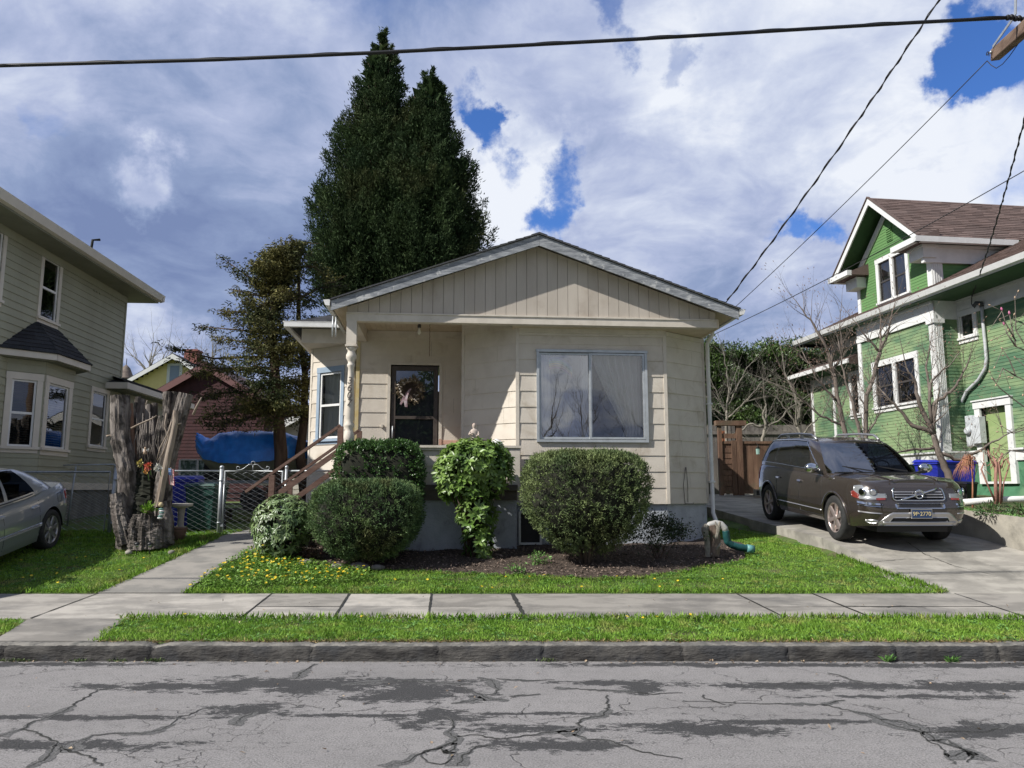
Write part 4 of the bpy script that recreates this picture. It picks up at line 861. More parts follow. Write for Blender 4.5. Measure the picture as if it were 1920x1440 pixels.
def porch_things():
    # wreath
    u, z = hit(PD_, CT, 770, 733); w = wloc(CT, PD_.p(u, z, .04)); t = thing('wreath', 'dried flower and pod wreath hanging on the dark storm door', 'wreath', w, 5.2)
    g = np.random.default_rng(5); n = 420; an = g.uniform(0, 6.28, n); rr = .185+g.normal(size=n)*.028; P = np.stack([np.cos(an)*rr, -.02-g.random(n)*.04, np.sin(an)*rr], 1)
    D = np.stack([np.cos(an+g.normal(size=n)*.7), -g.random(n)*.6, np.sin(an+g.normal(size=n)*.7)], 1)
    V, T = leafset(P, D, rdir(n, 0, g)+[0, -.8, 0], g.uniform(.05, .11, n), g.uniform(.015, .035, n), .3); npmesh('dried_leaves', V, T, mat('dried_leaf', (.12, .085, .045), (.30, .24, .16), 12, .8, island=.55), t)
    mb = MB()
    for k in range(30):
        a = g.uniform(0, 6.28); r0 = .19+g.normal()*.03; mb.blob((math.cos(a)*r0, -.055, math.sin(a)*r0), (.022, .015, .016), 7, 4)
    mb.blob((-.235, -.06, .10), (.035, .015, .022), 8, 4); mb.blob((-.20, -.06, .02), (.03, .015, .02), 8, 4); tag(mb.build('pods', mat('pods', (.42, .34, .26), (.60, .55, .50), 9, .8, island=.3), t, bz=0), None, kind='stuff')
    mb = MB(); pts = [(-.02, -.09, .02), (-.09, -.10, -.06), (-.13, -.09, -.20), (-.10, -.09, -.33), (-.05, -.09, -.33), (-.06, -.10, -.20), (-.04, -.10, -.09), (.02, -.09, .03)]
    mb.prism(pts, (0, .01, 0)); mb.prism([(-.13, -.085, -.10), (-.20, -.085, -.27), (-.17, -.085, -.29), (-.09, -.085, -.14)], (0, .008, 0)); mb.build('ribbon', mat('pink_ribbon', (.30, .18, .20), (.42, .37, .38), 14, .6), t, bz=0)
    mb = MB(); mb.lathe([(.17, -.01), (.185, -.035), (.21, -.035), (.22, -.01)], (0, 0, 0), 28, ax='y'); mb.build('twig_ring', M['bark'], t, bz=0)
    # figurine on the low wall: robed standing figure
    u, z = hit(PW_, CT, 889, 835); w = wloc(CT, PW_.p(u, 2.36, .0)); t = thing('figurine', 'small pale plaster figure of a robed person on the porch wall', 'figurine', w, 5.2); mt = mat('plaster', (.50, .42, .36), (.40, .33, .28), 15, .8); 
    mb = MB(); b = len(mb.v)
    prof = [(.055, 0, .045), (.058, .01, .045), (.056, .04, .042), (.062, .10, .045), (.070, .17, .048), (.074, .22, .05), (.068, .25, .045), (.05, .275, .036), (.024, .285, .022), (.026, .30, .026), (.034, .32, .032), (.035, .345, .034), (.026, .37, .027), (.008, .382, .01)]
    k = 16
    for i, (rx, z, ry) in enumerate(prof):
        for j in range(k): a = 6.283*j/k; f = 1+.08*math.sin(a*5+z*20)*(z < .25); mb.v.append((rx*math.cos(a)*f, ry*math.sin(a)*f-.006*(z > .28), z))
    for i in range(len(prof)-1):
        for j in range(k): mb.f.append([b+i*k+j, b+i*k+(j+1) % k, b+(i+1)*k+(j+1) % k, b+(i+1)*k+j]); mb.m.append(0); mb.sm.append(True)
    mb.tube([(-.062, -.01, .235), (-.085, -.03, .19), (-.06, -.065, .195), (-.02, -.06, .21)], [.018, .018, .014, .01], 8); mb.tube([(.062, -.01, .235), (.075, -.04, .17), (.03, -.065, .16)], [.018, .018, .011], 8)
    mb.build('body', mt, t, bz=0); mb = MB(); mb.blob((0, .008, .345), (.038, .034, .042), 10, 6); mb.build('hair', mat('figure_hair', (.22, .10, .06), rough=.7), t, bz=0)
    # upturned white bowl
    u, z = hit(PW_, CT, 931, 835); w = wloc(CT, PW_.p(u, 2.36, .0)); t = thing('garden_bowl', 'upturned white bowl on the porch wall behind the rhododendron', 'bowl', w, 5.2)
    mb = MB(); mb.lathe([(.115, 0), (.118, .012), (.105, .05), (.075, .085), (.035, .10), (.03, .115), (.005, .115)], (0, 0, 0), 24); mb.build('bowl', M['white'], t, bz=0)
    # pinkish bench between door and bay
    w = wloc(CT, (-1.05, 1.25, 1.70)); t = thing('porch_bench', 'low pinkish tan wooden bench against the porch wall right of the door', 'bench', w, 5.2); mt = mat('pink_wood', (.52, .33, .25), (.45, .28, .21), 8, .6)
    mb = MB(); mb.box((-.22, -.2, .42), (.22, .2, .46)); mb.build('seat', mt, t, bz=0, bevel=.006)
    mb = MB(); mb.box((-.22, .17, .62), (.22, .2, .72)); mb.box((-.22, .17, .78), (.22, .2, .86)); mb.build('backrest', mt, t, bz=0, bevel=.006)
    for sx in (-1, 1):
        for sy in (-1, 1): mb = MB(); mb.box((sx*.2-.025, sy*.18-.025, 0), (sx*.2+.025, sy*.18+.025, .88 if sy > 0 else .42)); mb.build('leg', mt, t, bz=0)
    # feathery ornament inside the picture window
    u, z = hit(PF_, CT, 1030, 668); w = wloc(CT, PF_.p(u, z, -.09)); t = thing('window_ornament', 'rainbow striped bird shaped ornament hung inside the picture window', 'ornament', w, 5.2)
    cols = [(.05, .10, .30), (.04, .22, .30), (.10, .35, .10), (.55, .45, .08), (.5, .22, .05), (.25, .05, .10)]
    for k, cc in enumerate(cols):
        pts = []; m = 12
        for i in range(m+1): s = i/m; pts.append((s*.42, 0, -.02-k*.035-.16*s*s+.05*math.sin(s*3.1)))
        lo = [(p[0], 0, p[2]-.034*(1-.5*p[0]/.42)) for p in pts]; mb = MB(); mb.prism(pts+lo[::-1], (0, .006, 0)); mb.build('stripe', mat('ornament_%d' % k, cc, rough=.5), t, bz=0)
porch_things()
# ------------------------------------------------------------------ sage house on the left
M['sage'] = mat('sage_siding', (.33, .325, .235), (.29, .285, .205), 1.5, .6, .12, 20, stretch=(1, 1, .4), spec=.3)
M['cream'] = mat('cream_trim', (.62, .565, .48), (.57, .52, .44), 3, .55)
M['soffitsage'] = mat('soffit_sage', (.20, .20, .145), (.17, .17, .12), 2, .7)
M['blind'] = mat('blind_slats', (.10, .10, .10), (.14, .14, .14), 6, .6)
def hung(parent, pl, u0, u1, z0, z1, cw, tm, gm=None, head=None, sill=True, blinds=False, sashm=None, kind='double', curt=False):
    """casing, sash, glass, dark room behind"""
    casing(parent, pl, u0, u1, z0, z1, cw, .03, tm, head, sill); sash(parent, pl, u0+.002, u1-.002, z0+.004, z1-.004, .0, sashm or M['white'], gm or M['glass'], .035, kind)
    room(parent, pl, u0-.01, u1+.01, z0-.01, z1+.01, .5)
    if blinds:
        mb = MB(); z = z0+.05
        while z < z1-.03: pl.box(mb, u0+.04, u1-.04, z, z+.018, -.10, -.075); z += .045
        mb.build('blinds', M['blind'], parent)
    if curt: curtain(parent, pl, u0, u0+(u1-u0)*.45, z0, z1, -.11, None, waves=2, amp=.015)
def left_house():
    h = thing('house', 'sage green two storey house with dark roofed bay window on the left', 'house', (-9.8, 19.5, .9), 4.0); BZ[h.name] = .9
    VF = -7.0; LW = PL((0, VF), (0, -.5)); V = lambda v: v-VF
    up = (V(-4.42), V(-3.80), 5.06, 6.31); up2 = (V(-6.6), V(-5.83), 5.06, 6.31); lo = (V(-1.93), V(-1.22), 2.62, 3.88)
    mb = MB(); siding(mb, LW, 0, LW.w, 1.77, 6.42, .147, [up, up2, lo], t1=.019); wl = mb
    F1 = PL((0, -5.35), (.46, -4.88)); F2 = PL((.46, -4.88), (.46, -3.74)); F3 = PL((.46, -3.74), (0, -3.28))
    w1 = (.11, F1.w-.13, 2.42, 3.68); w2 = (.14, F2.w-.22, 2.42, 3.68)
    siding(mb, F1, 0, F1.w, 1.77, 4.08, .147, [w1]); siding(mb, F2, 0, F2.w, 1.77, 4.08, .147, [w2]); siding(mb, F3, 0, F3.w, 1.77, 4.08, .147)
    FR = PL((-9, VF), (0, VF)); siding(mb, FR, 0, FR.w, 1.77, 6.42, .147)
    BK = PL((0, -.5), (-9, -.5)); BK.box(mb, 0, BK.w, 1.2, 6.42, -.05, 0); mb.box((-9, VF, 1.7), (-8.9, -.5, 6.42))
    mb.build('wall', M['sage'], h)
    for P_, a0, z0_, z1_, hh in ((LW, .02, 1.7, 6.42, [up, up2, lo, (V(-5.33), V(-3.30), 1.7, 4.1)]), (F1, .02, 1.75, 4.06, [w1]), (F2, .02, 1.75, 4.06, [w2])): mb = MB(); wallbox(mb, P_, a0, P_.w-.02, z0_, z1_, hh); mb.build('wall_core', M['room'], h)
    mb = MB(); LW.box(mb, LW.w-.06, LW.w+.012, 1.77, 6.45, 0, .024); LW.box(mb, 0, LW.w-.06, 6.28, 6.50, .02, .04); mb.build('corner_board', M['sage'], h)
    for w in (up, up2, lo): hung(h, LW, *w, .10, M['cream'], head=.10, curt=False, gm=M['darkglass'])
    hung(h, F1, *w1, .10, M['cream'], head=.13, blinds=True, gm=M['darkglass']); hung(h, F2, *w2, .13, M['cream'], head=.13, blinds=True, gm=M['glass'], kind='single')
    mb = MB(); mb.box((-9.02, VF-.02, .2), (-.04, -.52, 1.62)); mb.build('foundation', mat('dark_foundation', (.12, .12, .105), (.17, .17, .15), 3, .9, .3), h)
    mb = MB(); LW.box(mb, 0, LW.w, 1.62, 1.77, -.05, .035); mb.prism([(0, -5.38, 1.62), (.49, -4.9, 1.62), (.49, -3.72, 1.62), (0, -3.25, 1.62)], (0, 0, .15)); mb.build('water_table', M['cream'], h)
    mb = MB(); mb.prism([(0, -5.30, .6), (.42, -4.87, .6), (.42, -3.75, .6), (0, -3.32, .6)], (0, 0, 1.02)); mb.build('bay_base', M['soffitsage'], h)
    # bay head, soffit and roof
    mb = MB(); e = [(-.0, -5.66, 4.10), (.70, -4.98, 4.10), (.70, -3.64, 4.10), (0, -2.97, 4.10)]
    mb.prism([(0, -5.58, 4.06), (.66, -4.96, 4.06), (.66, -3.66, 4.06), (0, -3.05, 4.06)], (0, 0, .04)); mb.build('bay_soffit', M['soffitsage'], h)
    mb = MB()
    for a, b in zip(e[:-1], e[1:]): mb.beam((a[0], a[1], 4.14), (b[0], b[1], 4.14), .04, .12)
    mb.build('bay_fascia', M['cream'], h)
    mb = MB(); t = [(.01, -4.55, 4.92), (.05, -4.5, 4.93), (.05, -3.75, 4.93), (.01, -3.7, 4.92)]; e2 = [(0, -5.72, 4.20), (.74, -5.0, 4.20), (.74, -3.62, 4.20), (0, -2.9, 4.20)]
    for i in range(3): shingles(mb, e2[i], e2[i+1], t[i+1], t[i], .13, .26, .012)
    for i in range(3): mb.poly([e2[i], e2[i+1], t[i+1], t[i]])
    mb.build('bay_roof', M['roofblack'], h)
    # roof
    mb = MB(); mb.prism([(-9.6, -7.55, 6.44), (.58, -7.55, 6.44), (.58, .05, 6.44), (-9.6, .05, 6.44)], (0, 0, .04)); mb.build('soffit', M['soffitsage'], h)
    mb = MB()
    mb.prism([(.58, -7.55, 6.48), (.66, -7.55, 6.50), (.70, -7.55, 6.66), (.57, -7.55, 6.66)], (0, 7.73, 0)); mb.prism([(.69, .07, 6.48), (.69, .16, 6.50), (.69, .18, 6.66), (.69, .05, 6.66)], (-10, 0, 0)); mb.build('gutter', M['cream'], h)
    mb = MB(); z0, zr = 6.65, 9.0; a, b, c, d = (.62, -7.55, z0), (.62, .1, z0), (-4.5, -3.6, zr), (-4.5, -3.9, zr)
    shingles(mb, a, b, c, d, .15, .3, .012); shingles(mb, b, (-9.6, .1, z0), c, c, .15, .3, .012); mb.poly([a, b, c, d]); mb.poly([b, (-9.6, .1, z0), c]); mb.poly([(-9.6, -7.55, z0), a, d]); mb.poly([(-9.6, .1, z0), (-9.6, -7.55, z0), d, c]); mb.build('roof', M['roofblack'], h)
    mb = MB(); mb.tube([(.1, -2.75, 6.8), (.12, -2.72, 7.22), (.22, -2.6, 7.27)], .03, 8); mb.build('vent_pipe', M['crack'], h)
    mb = MB()
    for k in range(3): mb.lathe([(.035, 0), (.035, .03), (.0, .03)], (0, 0, 0), 8)
    # three round soffit vents on the wall
    mb = MB()
    for k in range(3): q = LW.p(V(-2.25)+k*.14, 6.17); mb.blob((q.x+.025, q.y, q.z), (.02, .05, .03), 8, 4)
    mb.build('wall_vents', M['sage'], h)
    # rear wing
    mb = MB(); WR = PL((.12, -.45), (.12, 3.2)); WF = PL((-2, -.45), (.12, -.45)); siding(mb, WR, 0, WR.w, 1.77, 4.02, .147); mb.box((-2, -.4, .8), (.1, 3.2, 4.02)); mb.build('wing_wall', M['sage'], h)
    mb = MB(); mb.box((.42, -1.25, 4.02), (.52, 3.4, 4.17)); mb.box((.0, -1.33, 4.02), (.52, -1.25, 4.17)); mb.build('wing_gutter', M['cream'], h)
    mb = MB(); mb.box((0, -1.25, 4.00), (.42, 3.4, 4.03)); mb.build('wing_soffit', M['soffitsage'], h)
    mb = MB(); shingles(mb, (.5, -1.3, 4.17), (.5, 3.4, 4.17), (-.6, 3.4, 4.60), (-.6, -.6, 4.60), .14, .3); mb.poly([(.5, -1.3, 4.16), (.5, 3.4, 4.16), (-.6, 3.4, 4.59), (-.6, -.6, 4.59)]); shingles(mb, (0, -1.3, 4.17), (.5, -1.3, 4.17), (.02, -.5, 4.38), (.0, -.5, 4.38), .14, .3); mb.build('wing_roof', M['roofblack'], h)
left_house()

# ------------------------------------------------------------------ green house on the right
def greenpaint(name, a, b, c):
    m = bpy.data.materials.new(name); m.use_nodes = True; nt = m.node_tree; bs = nt.nodes['Principled BSDF']; bs.inputs['Roughness'].default_value = .7; bs.inputs['Specular IOR Level'].default_value = .25
    tc = N(nt, 'ShaderNodeTexCoord'); v = tc.outputs['Object']
    f = mrange(nt, noise(nt, mapping(nt, v, (1, .45, 1.3)), .9, 6, .6), .42, .58); cc = mixc(nt, f, a, b)
    f2 = mrange(nt, noise(nt, mapping(nt, v, (1, 1.2, 14)), 1.2, 5, .6), .5, .75); cc = mixc(nt, mth(nt, 'MULTIPLY', f2, .40), cc, c)
    L(nt, cc, bs.inputs['Base Color']); return m
M['green'] = greenpaint('green_siding', (.20, .275, .14), (.075, .15, .085), (.30, .345, .19))
M['green2'] = greenpaint('dormer_green', (.11, .22, .08), (.09, .19, .07), (.15, .26, .10))
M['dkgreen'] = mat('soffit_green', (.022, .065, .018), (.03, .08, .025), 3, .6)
M['bsgreen'] = mat('basement_green', (.08, .22, .12), (.06, .17, .09), 3, .7, .2, c3=(.12, .24, .13), s3=2)
M['gwhite'] = mat('green_house_trim', (.66, .66, .64), (.60, .60, .58), 5, .55, .15, 30)
M['darksash'] = mat('dark_sash', (.05, .045, .042), rough=.5)
def green_house():
    h = thing('house', 'green clapboard house with brown roof, gabled dormer and white trim at right', 'house', (9.9, 18, 1.4), 7.5); BZ[h.name] = 1.4
    v1 = 2.80; B = PL((0, v1), (0, -.3)); BF = PL((0, -.3), (.6, -.3)); MW = PL((.6, -.3), (.6, -8.5)); FW = PL((.6, 5.25), (.6, v1)); BB = PL((.6, v1), (0, v1))
    wd = (v1-2.12, v1-.50, 3.76, 4.82); sw = (-.3+.93-.0, 0, 0, 0); sm = (.02, .54-.02+.0, 5.14, 5.80); sm = (-.10+.0, 0, 0, 0)
    sm = (.06-.0, .50, 5.14, 5.78)       # small window on the main wall (u counted from v=-.3 towards the street)
    bd = (.50, 1.26, 1.80, 3.44)         # blind door panel low on the wall
    fwn = (5.25-4.24, 5.25-3.90, 3.80, 4.92)
    mb = MB()
    siding(mb, B, .0, B.w, 2.50, 5.72, .078, [wd], t1=.012); siding(mb, BF, 0, BF.w, 2.50, 5.72, .078, t1=.012); siding(mb, MW, 0, MW.w, 2.50, 5.66, .078, [sm, bd], t1=.012)
    siding(mb, FW, 0, FW.w, 2.50, 5.95, .078, [fwn], t1=.012); siding(mb, BB, 0, BB.w, 2.5, 5.72, .078, t1=.012)
    BK = PL((9, 5.25), (.6, 5.25)); BK.box(mb, 0, BK.w, 1.4, 6.0, -.05, .0); mb.box((.62, -8.5, 2.5), (9, -8.44, 6.0))
    mb.build('wall', M['green'], h)
    for P_, z1_, hh in ((B, 5.72, [wd]), (MW, 5.70, [sm, bd]), (FW, 5.95, [fwn])): mb = MB(); wallbox(mb, P_, .02, P_.w-.02, 2.5, z1_, hh); mb.build('wall_core', M['room'], h)
    # trim: pilaster, corner boards, frieze, belt
    mb = MB()
    B.box(mb, B.w-.17, B.w+.02, 2.50, 5.60, .0, .05); BF.box(mb, -.05, .16, 2.50, 5.60, 0, .03)
    for k in range(4): BF.box(mb, .0+k*.042, .018+k*.042, 2.7, 5.45, .03, .042)
    for k in range(3): B.box(mb, B.w-.135+k*.045, B.w-.115+k*.045, 2.7, 5.45, .05, .062)
    B.box(mb, B.w-.21, B.w+.06, 5.50, 5.60, .0, .09); BF.box(mb, -.09, .2, 5.50, 5.60, 0, .07)
    mb.build('pilaster', M['gwhite'], h)
    for P_, a_, b_, z_, d_ in ((B, -.02, .13, 5.72, .04), (FW, -.02, .10, 5.95, .03), (FW, 1.85, 1.93, 5.0, .03)): mb = MB(); P_.box(mb, a_, b_, 2.5, z_, 0, d_); mb.build('corner_board', M['gwhite'], h)
    mb = MB(); B.box(mb, -.04, B.w+.05, 5.60, 5.72, 0, .06); B.box(mb, -.04, B.w+.03, 5.72, 6.04, 0, .03); BF.box(mb, -.03, BF.w, 5.60, 6.04, 0, .03); MW.box(mb, 0, MW.w, 5.64, 5.76, 0, .05); MW.box(mb, 0, MW.w, 5.76, 6.04, 0, .025); FW.box(mb, 0, FW.w, 5.80, 6.04, 0, .03)
    MW.box(mb, 0, MW.w, 5.985, 6.04, .025, .08); B.box(mb, 0, B.w, 5.985, 6.04, .03, .09); mb.build('frieze', M['gwhite'], h)
    mb = MB(); B.box(mb, -.02, B.w+.04, 2.24, 2.46, -.02, .025); B.box(mb, -.03, B.w+.08, 2.46, 2.50, -.02, .08); BF.box(mb, -.02, BF.w-.02, 2.24, 2.46, -.02, .025); BF.box(mb, -.06, BF.w-.02, 2.46, 2.50, -.02, .08)
    for a, b in ((0.0, bd[0]-.12), (bd[1]+.12, MW.w)): MW.box(mb, a, b, 2.24, 2.46, -.02, .03); MW.box(mb, a, b, 2.46, 2.50, -.02, .08)
    FW.box(mb, 0, FW.w, 2.24, 2.50, -.02, .03); mb.build('belt_course', M['gwhite'], h)
    mb = MB(); wallbox(mb, MW, 0, MW.w, 1.2, 2.24, [(bd[0], bd[1], bd[2], 2.24)], -.2, -.01); FW.box(mb, 0, FW.w, 1.2, 2.24, -.2, -.01); mb.box((.35, -.1, 1.2), (.58, 2.7, 2.24))
    for k in range(1, 9): MW.box(mb, bd[1]+.3+k*.6, bd[1]+.32+k*.6, 1.3, 2.2, -.01, .01)
    mb.build('basement_wall', M['bsgreen'], h)
    # windows
    mid = (wd[0]+wd[1])/2; casing(h, B, *wd, .13, .04, M['gwhite'], head=.15)
    mb = MB(); B.box(mb, mid-.06, mid+.06, wd[2], wd[3], -.05, .045); mb.build('mullion', M['gwhite'], h)
    for a, b in ((wd[0], mid-.06), (mid+.06, wd[1])): sash(h, B, a, b, wd[2], wd[3], .0, M['darksash'], M['darkglass'], .035)
    room(h, B, wd[0], wd[1], wd[2], wd[3], .6)
    casing(h, MW, *sm, .12, .04, M['gwhite'], head=.12); sash(h, MW, sm[0], sm[1], sm[2], sm[3], .0, M['white'], M['darkglass'], .04, 'single'); room(h, MW, sm[0], sm[1], sm[2], sm[3], .5)
    curtain(h, MW, sm[0], sm[0]+.18, sm[2], sm[3], -.10, None, waves=2, amp=.015)
    casing(h, FW, *fwn, .11, .04, M['gwhite'], head=.12); sash(h, FW, *fwn, .0, M['darksash'], M['darkglass'], .035); room(h, FW, *fwn, .5)
    # blind door
    mb = MB(); MW.box(mb, bd[0]-.16, bd[0], bd[2]-.05, bd[3], -.05, .055); MW.box(mb, bd[1], bd[1]+.16, bd[2]-.05, bd[3], -.05, .055); MW.box(mb, bd[0]-.18, bd[1]+.18, bd[3], bd[3]+.16, -.05, .07); MW.box(mb, bd[0]-.2, bd[1]+.2, bd[3]+.16, bd[3]+.19, -.05, .10); MW.box(mb, bd[0], bd[1], bd[2]-.05, bd[2], -.05, .06); mb.build('door_casing', M['gwhite'], h)
    mb = MB(); MW.box(mb, bd[0], bd[1], bd[2], bd[3], -.15, -.10); MW.box(mb, bd[0]+.06, bd[1]-.06, bd[2]+.08, bd[3]-.06, -.10, -.085); mb.build('door_panel', greenpaint('faded_green', (.26, .33, .15), (.22, .30, .12), (.36, .37, .19)), h, bevel=.004)
    # meter box, conduit, weatherhead
    mb = MB(); u_, z_ = hit(MW, h, 1814, 790); u_ = .30; MW.box(mb, u_-.17, u_+.05, 2.60, 3.30, .0, .14); MW.box(mb, u_+.06, u_+.30, 2.65, 3.25, .0, .16); q = MW.p(u_-.06, 2.95, .14); mb.lathe([(.085, 0), (.085, -.06), (.06, -.09), (0, -.09)], (q.x, q.y, q.z), 14, ax='x'); mb.build('meter_box', mat('meter_grey', (.52, .54, .55), (.44, .46, .47), 9, .5), h, bevel=.01)
    mb = MB(); pts = []
    for px, py in ((1803, 786), (1805, 760), (1818, 733), (1840, 712), (1853, 690), (1855, 672), (1852, 640), (1848, 600), (1846, 572)): a, z = hit(MW, h, px, py); pts.append(MW.p(a, z, .07))
    mb.tube(pts, .035, 10); mb.build('conduit', mat('conduit_grey', (.50, .51, .52), (.40, .41, .42), 9, .55), h)
    mb = MB(); q = pts[-1]; mb.tube([q+Vector((0, 0, -.04)), q+Vector((-.02, 0, .04)), q+Vector((-.10, .04, .05)), q+Vector((-.14, .10, -.02))], [.05, .055, .05, .035], 8); mb.build('weatherhead', mat('dark_metal', (.06, .06, .065), rough=.5), h)
    # main roof: gutters, soffit, slopes
    zg = 6.20; s = .5; zr = lambda u: zg+(u+.3)*s; ur = 7.0; v0, ve = -9.0, 5.75
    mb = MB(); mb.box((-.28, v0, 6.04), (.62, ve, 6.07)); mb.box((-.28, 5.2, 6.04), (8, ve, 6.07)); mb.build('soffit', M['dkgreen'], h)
    mb = MB(); mb.prism([(-.30, v0, 6.08), (-.36, v0, 6.10), (-.40, v0, 6.215), (-.26, v0, 6.215)], (0, ve-v0, 0)); mb.prism([(-.27, v0, 6.06), (-.30, v0, 6.06), (-.30, v0, 6.20), (-.27, v0, 6.20)], (0, ve-v0, 0)); mb.build('gutter', M['gwhite'], h)
    # roof slope in two pieces around the dormer foot
    mb = MB(); E0 = (-.36, v0, zr(-.36)); E1 = (-.36, ve, zr(-.36)); T1 = (ur, 1.4, zr(ur)); T0 = (ur, v0, zr(ur))
    shingles(mb, E0, E1, T1, T0, .145, .30, .010); mb.poly([E0, E1, T1, T0]); shingles(mb, E1, (14, ve, zr(-.36)), T1, T1, .145, .3, .01); mb.poly([E1, (14, ve, zr(-.36)), T1]); mb.poly([T0, T1, (14, ve, zr(-.36)), (14, v0, zr(-.36))]); mb.build('roof', M['roofbrown'], h)
    # gabled dormer
    d0, d1, pkv, zp, ze = .45, 3.63, 2.06, 9.50, 7.78; ru = .05; k = (zp-ze)/(pkv-.12)
    DW = PL((.6, d1), (.6, d0)); dw = (d1-2.58, d1-1.42, 6.72, 7.82)
    mb = MB(); clip = lambda z: (max(0, d1-(pkv+(zp-.35-z)/k)), min(DW.w, d1-(pkv-(zp-.35-z)/k)))
    siding(mb, DW, 0, DW.w, 6.5, 9.1, .078, [dw], t1=.012, clip=clip); DF = PL((.6, d0), (4.2, d0)); siding(mb, DF, 0, DF.w, 6.5, 7.6, .1, t1=.012); mb.box((.62, d1-.04, 6.5), (4.2, d1, 7.6)); mb.build('dormer_wall', M['green2'], h)
    mb = MB(); wallbox(mb, DW, .05, DW.w-.05, 6.4, 8.0, [dw]); mb.build('dormer_core', M['room'], h)
    mb = MB(); DW.box(mb, 0, .13, 6.45, 7.45, 0, .04); DW.box(mb, DW.w-.15, DW.w+.02, 6.45, 7.45, 0, .04); DF.box(mb, -.03, .26, 6.45, 7.3, 0, .03)
    for j in range(4): DF.box(mb, .01+j*.06, .035+j*.06, 6.55, 7.2, .03, .045)
    # boxed returns under the eaves
    mb.box((.30, d0-.12, 7.32), (.66, d0+.42, 7.62)); mb.box((.26, d0-.16, 7.58), (4.4, d0+.46, 7.64)); mb.box((.34, d0-.08, 7.20), (4.4, d0+.03, 7.58)); mb.box((.30, d1-.42, 7.32), (.66, d1+.12, 7.62)); mb.build('dormer_trim', M['gwhite'], h)
    casing(h, DW, *dw, .12, .04, M['gwhite'], head=.13); mid = (dw[0]+dw[1])/2; mb = MB(); DW.box(mb, mid-.06, mid+.06, dw[2], dw[3], -.05, .045); mb.build('mullion', M['gwhite'], h)
    for a, b in ((dw[0], mid-.06), (mid+.06, dw[1])): sash(h, DW, a, b, dw[2], dw[3], .0, M['darksash'], M['darkglass'], .03); curtain(h, DW, a, b, dw[2], dw[3], -.10, (a+.08, dw[2]+.2, .12), waves=2, amp=.015)
    room(h, DW, dw[0], dw[1], dw[2], dw[3], .5)
    mb = MB(); a = d1-(pkv-.05); DW.box(mb, a-.12, a+.12, 8.28, 8.70, .0, .03)
    for j in range(6): DW.box(mb, a-.10, a+.10, 8.31+j*.062, 8.335+j*.062, .03, .05)
    mb.build('louvre_vent', M['green2'], h)
    lv, rv = pkv+(zp-ze)/k, .12
    # roof planes of the dormer
    uj = lambda z: (z-zg)/s-.3
    mb = MB(); shingles(mb, (ru-.02, rv, ze), (uj(ze), rv, ze), (uj(zp), pkv, zp), (ru-.02, pkv, zp), .145, .30, .010); shingles(mb, (ru-.02, lv, ze), (uj(ze), lv, ze), (uj(zp), pkv, zp), (ru-.02, pkv, zp), .145, .3, .010)
    mb.prism([(ru-.03, rv-.02, ze-.01), (ru-.03, pkv, zp), (ru-.03, pkv, zp+.035), (ru-.03, rv-.02, ze+.03)], (.08, 0, 0)); mb.prism([(ru-.03, lv+.02, ze-.01), (ru-.03, pkv, zp), (ru-.03, pkv, zp+.035), (ru-.03, lv+.02, ze+.03)], (.08, 0, 0)); mb.build('dormer_roof', M['roofbrown'], h)
    mb = MB(); mb.hexa([(ru+.02, rv, ze-.08), (uj(ze), rv, ze-.08), (uj(zp), pkv, zp-.08), (ru+.02, pkv, zp-.08), (ru+.02, rv, ze-.01), (uj(ze), rv, ze-.01), (uj(zp), pkv, zp-.01), (ru+.02, pkv, zp-.01)])
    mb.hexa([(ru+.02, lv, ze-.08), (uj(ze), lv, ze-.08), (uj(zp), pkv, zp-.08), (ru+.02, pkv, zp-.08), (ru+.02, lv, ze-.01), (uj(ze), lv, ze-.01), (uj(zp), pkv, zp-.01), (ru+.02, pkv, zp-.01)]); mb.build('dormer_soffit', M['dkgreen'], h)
    for v_ in (rv, lv):
        mb = MB(); mb.prism([(ru, v_, ze-.18), (ru, pkv, zp-.20), (ru, pkv, zp-.005), (ru, v_, ze-.005)], (.035, 0, 0)); mb.build('bargeboard', M['gwhite'], h)
    mb = MB()   # inner frieze boards up the gable
    for sg in (-1, 1): mb.prism([(.55, pkv+sg*.05, zp-.52), (.55, pkv+sg*1.62, zp-.52-1.57*k), (.55, pkv+sg*1.62, zp-.30-1.57*k), (.55, pkv+sg*.05, zp-.30)], (.03, 0, 0)); 
    mb.build('gable_frieze', M['gwhite'], h)
    for v_, sg in ((rv, 1), (lv, -1)):
        mb = MB(); w = .95; mb.box((ru-.12, min(v_-sg*.06, v_+sg*w), 7.62), (ru+.02, max(v_-sg*.06, v_+sg*w), 7.76)); mb.box((ru-.12, v_-.07, 7.62), (uj(7.7), v_+.05, 7.76)); mb.build('eave_gutter', M['gwhite'], h)
        mb = MB(); mb.hexa([(ru, min(v_, v_+sg*w), 7.64), (.62, min(v_, v_+sg*w), 7.64), (.62, max(v_, v_+sg*w), 7.64), (ru, max(v_, v_+sg*w), 7.64), (ru, min(v_, v_+sg*w), 7.74), (.62, min(v_, v_+sg*w), 7.98), (.62, max(v_, v_+sg*w), 7.98), (ru, max(v_, v_+sg*w), 7.74)]); mb.build('eave_return', M['roofbrown'], h)
    # far one storey wing with its own eave
    mb = MB(); WG = PL((.6, 6.5), (.6, 5.28)); siding(mb, WG, 0, WG.w, 2.5, 5.05, .078, t1=.012); mb.box((.62, 5.3, 1.4), (4, 6.48, 5.05)); mb.build('wing_wall', M['green'], h)
    mb = MB(); WG.box(mb, -.02, .10, 2.3, 5.05, 0, .03); WG.box(mb, 0, 1.2, 4.86, 5.1, 0, .03); mb.build('wing_trim', M['gwhite'], h)
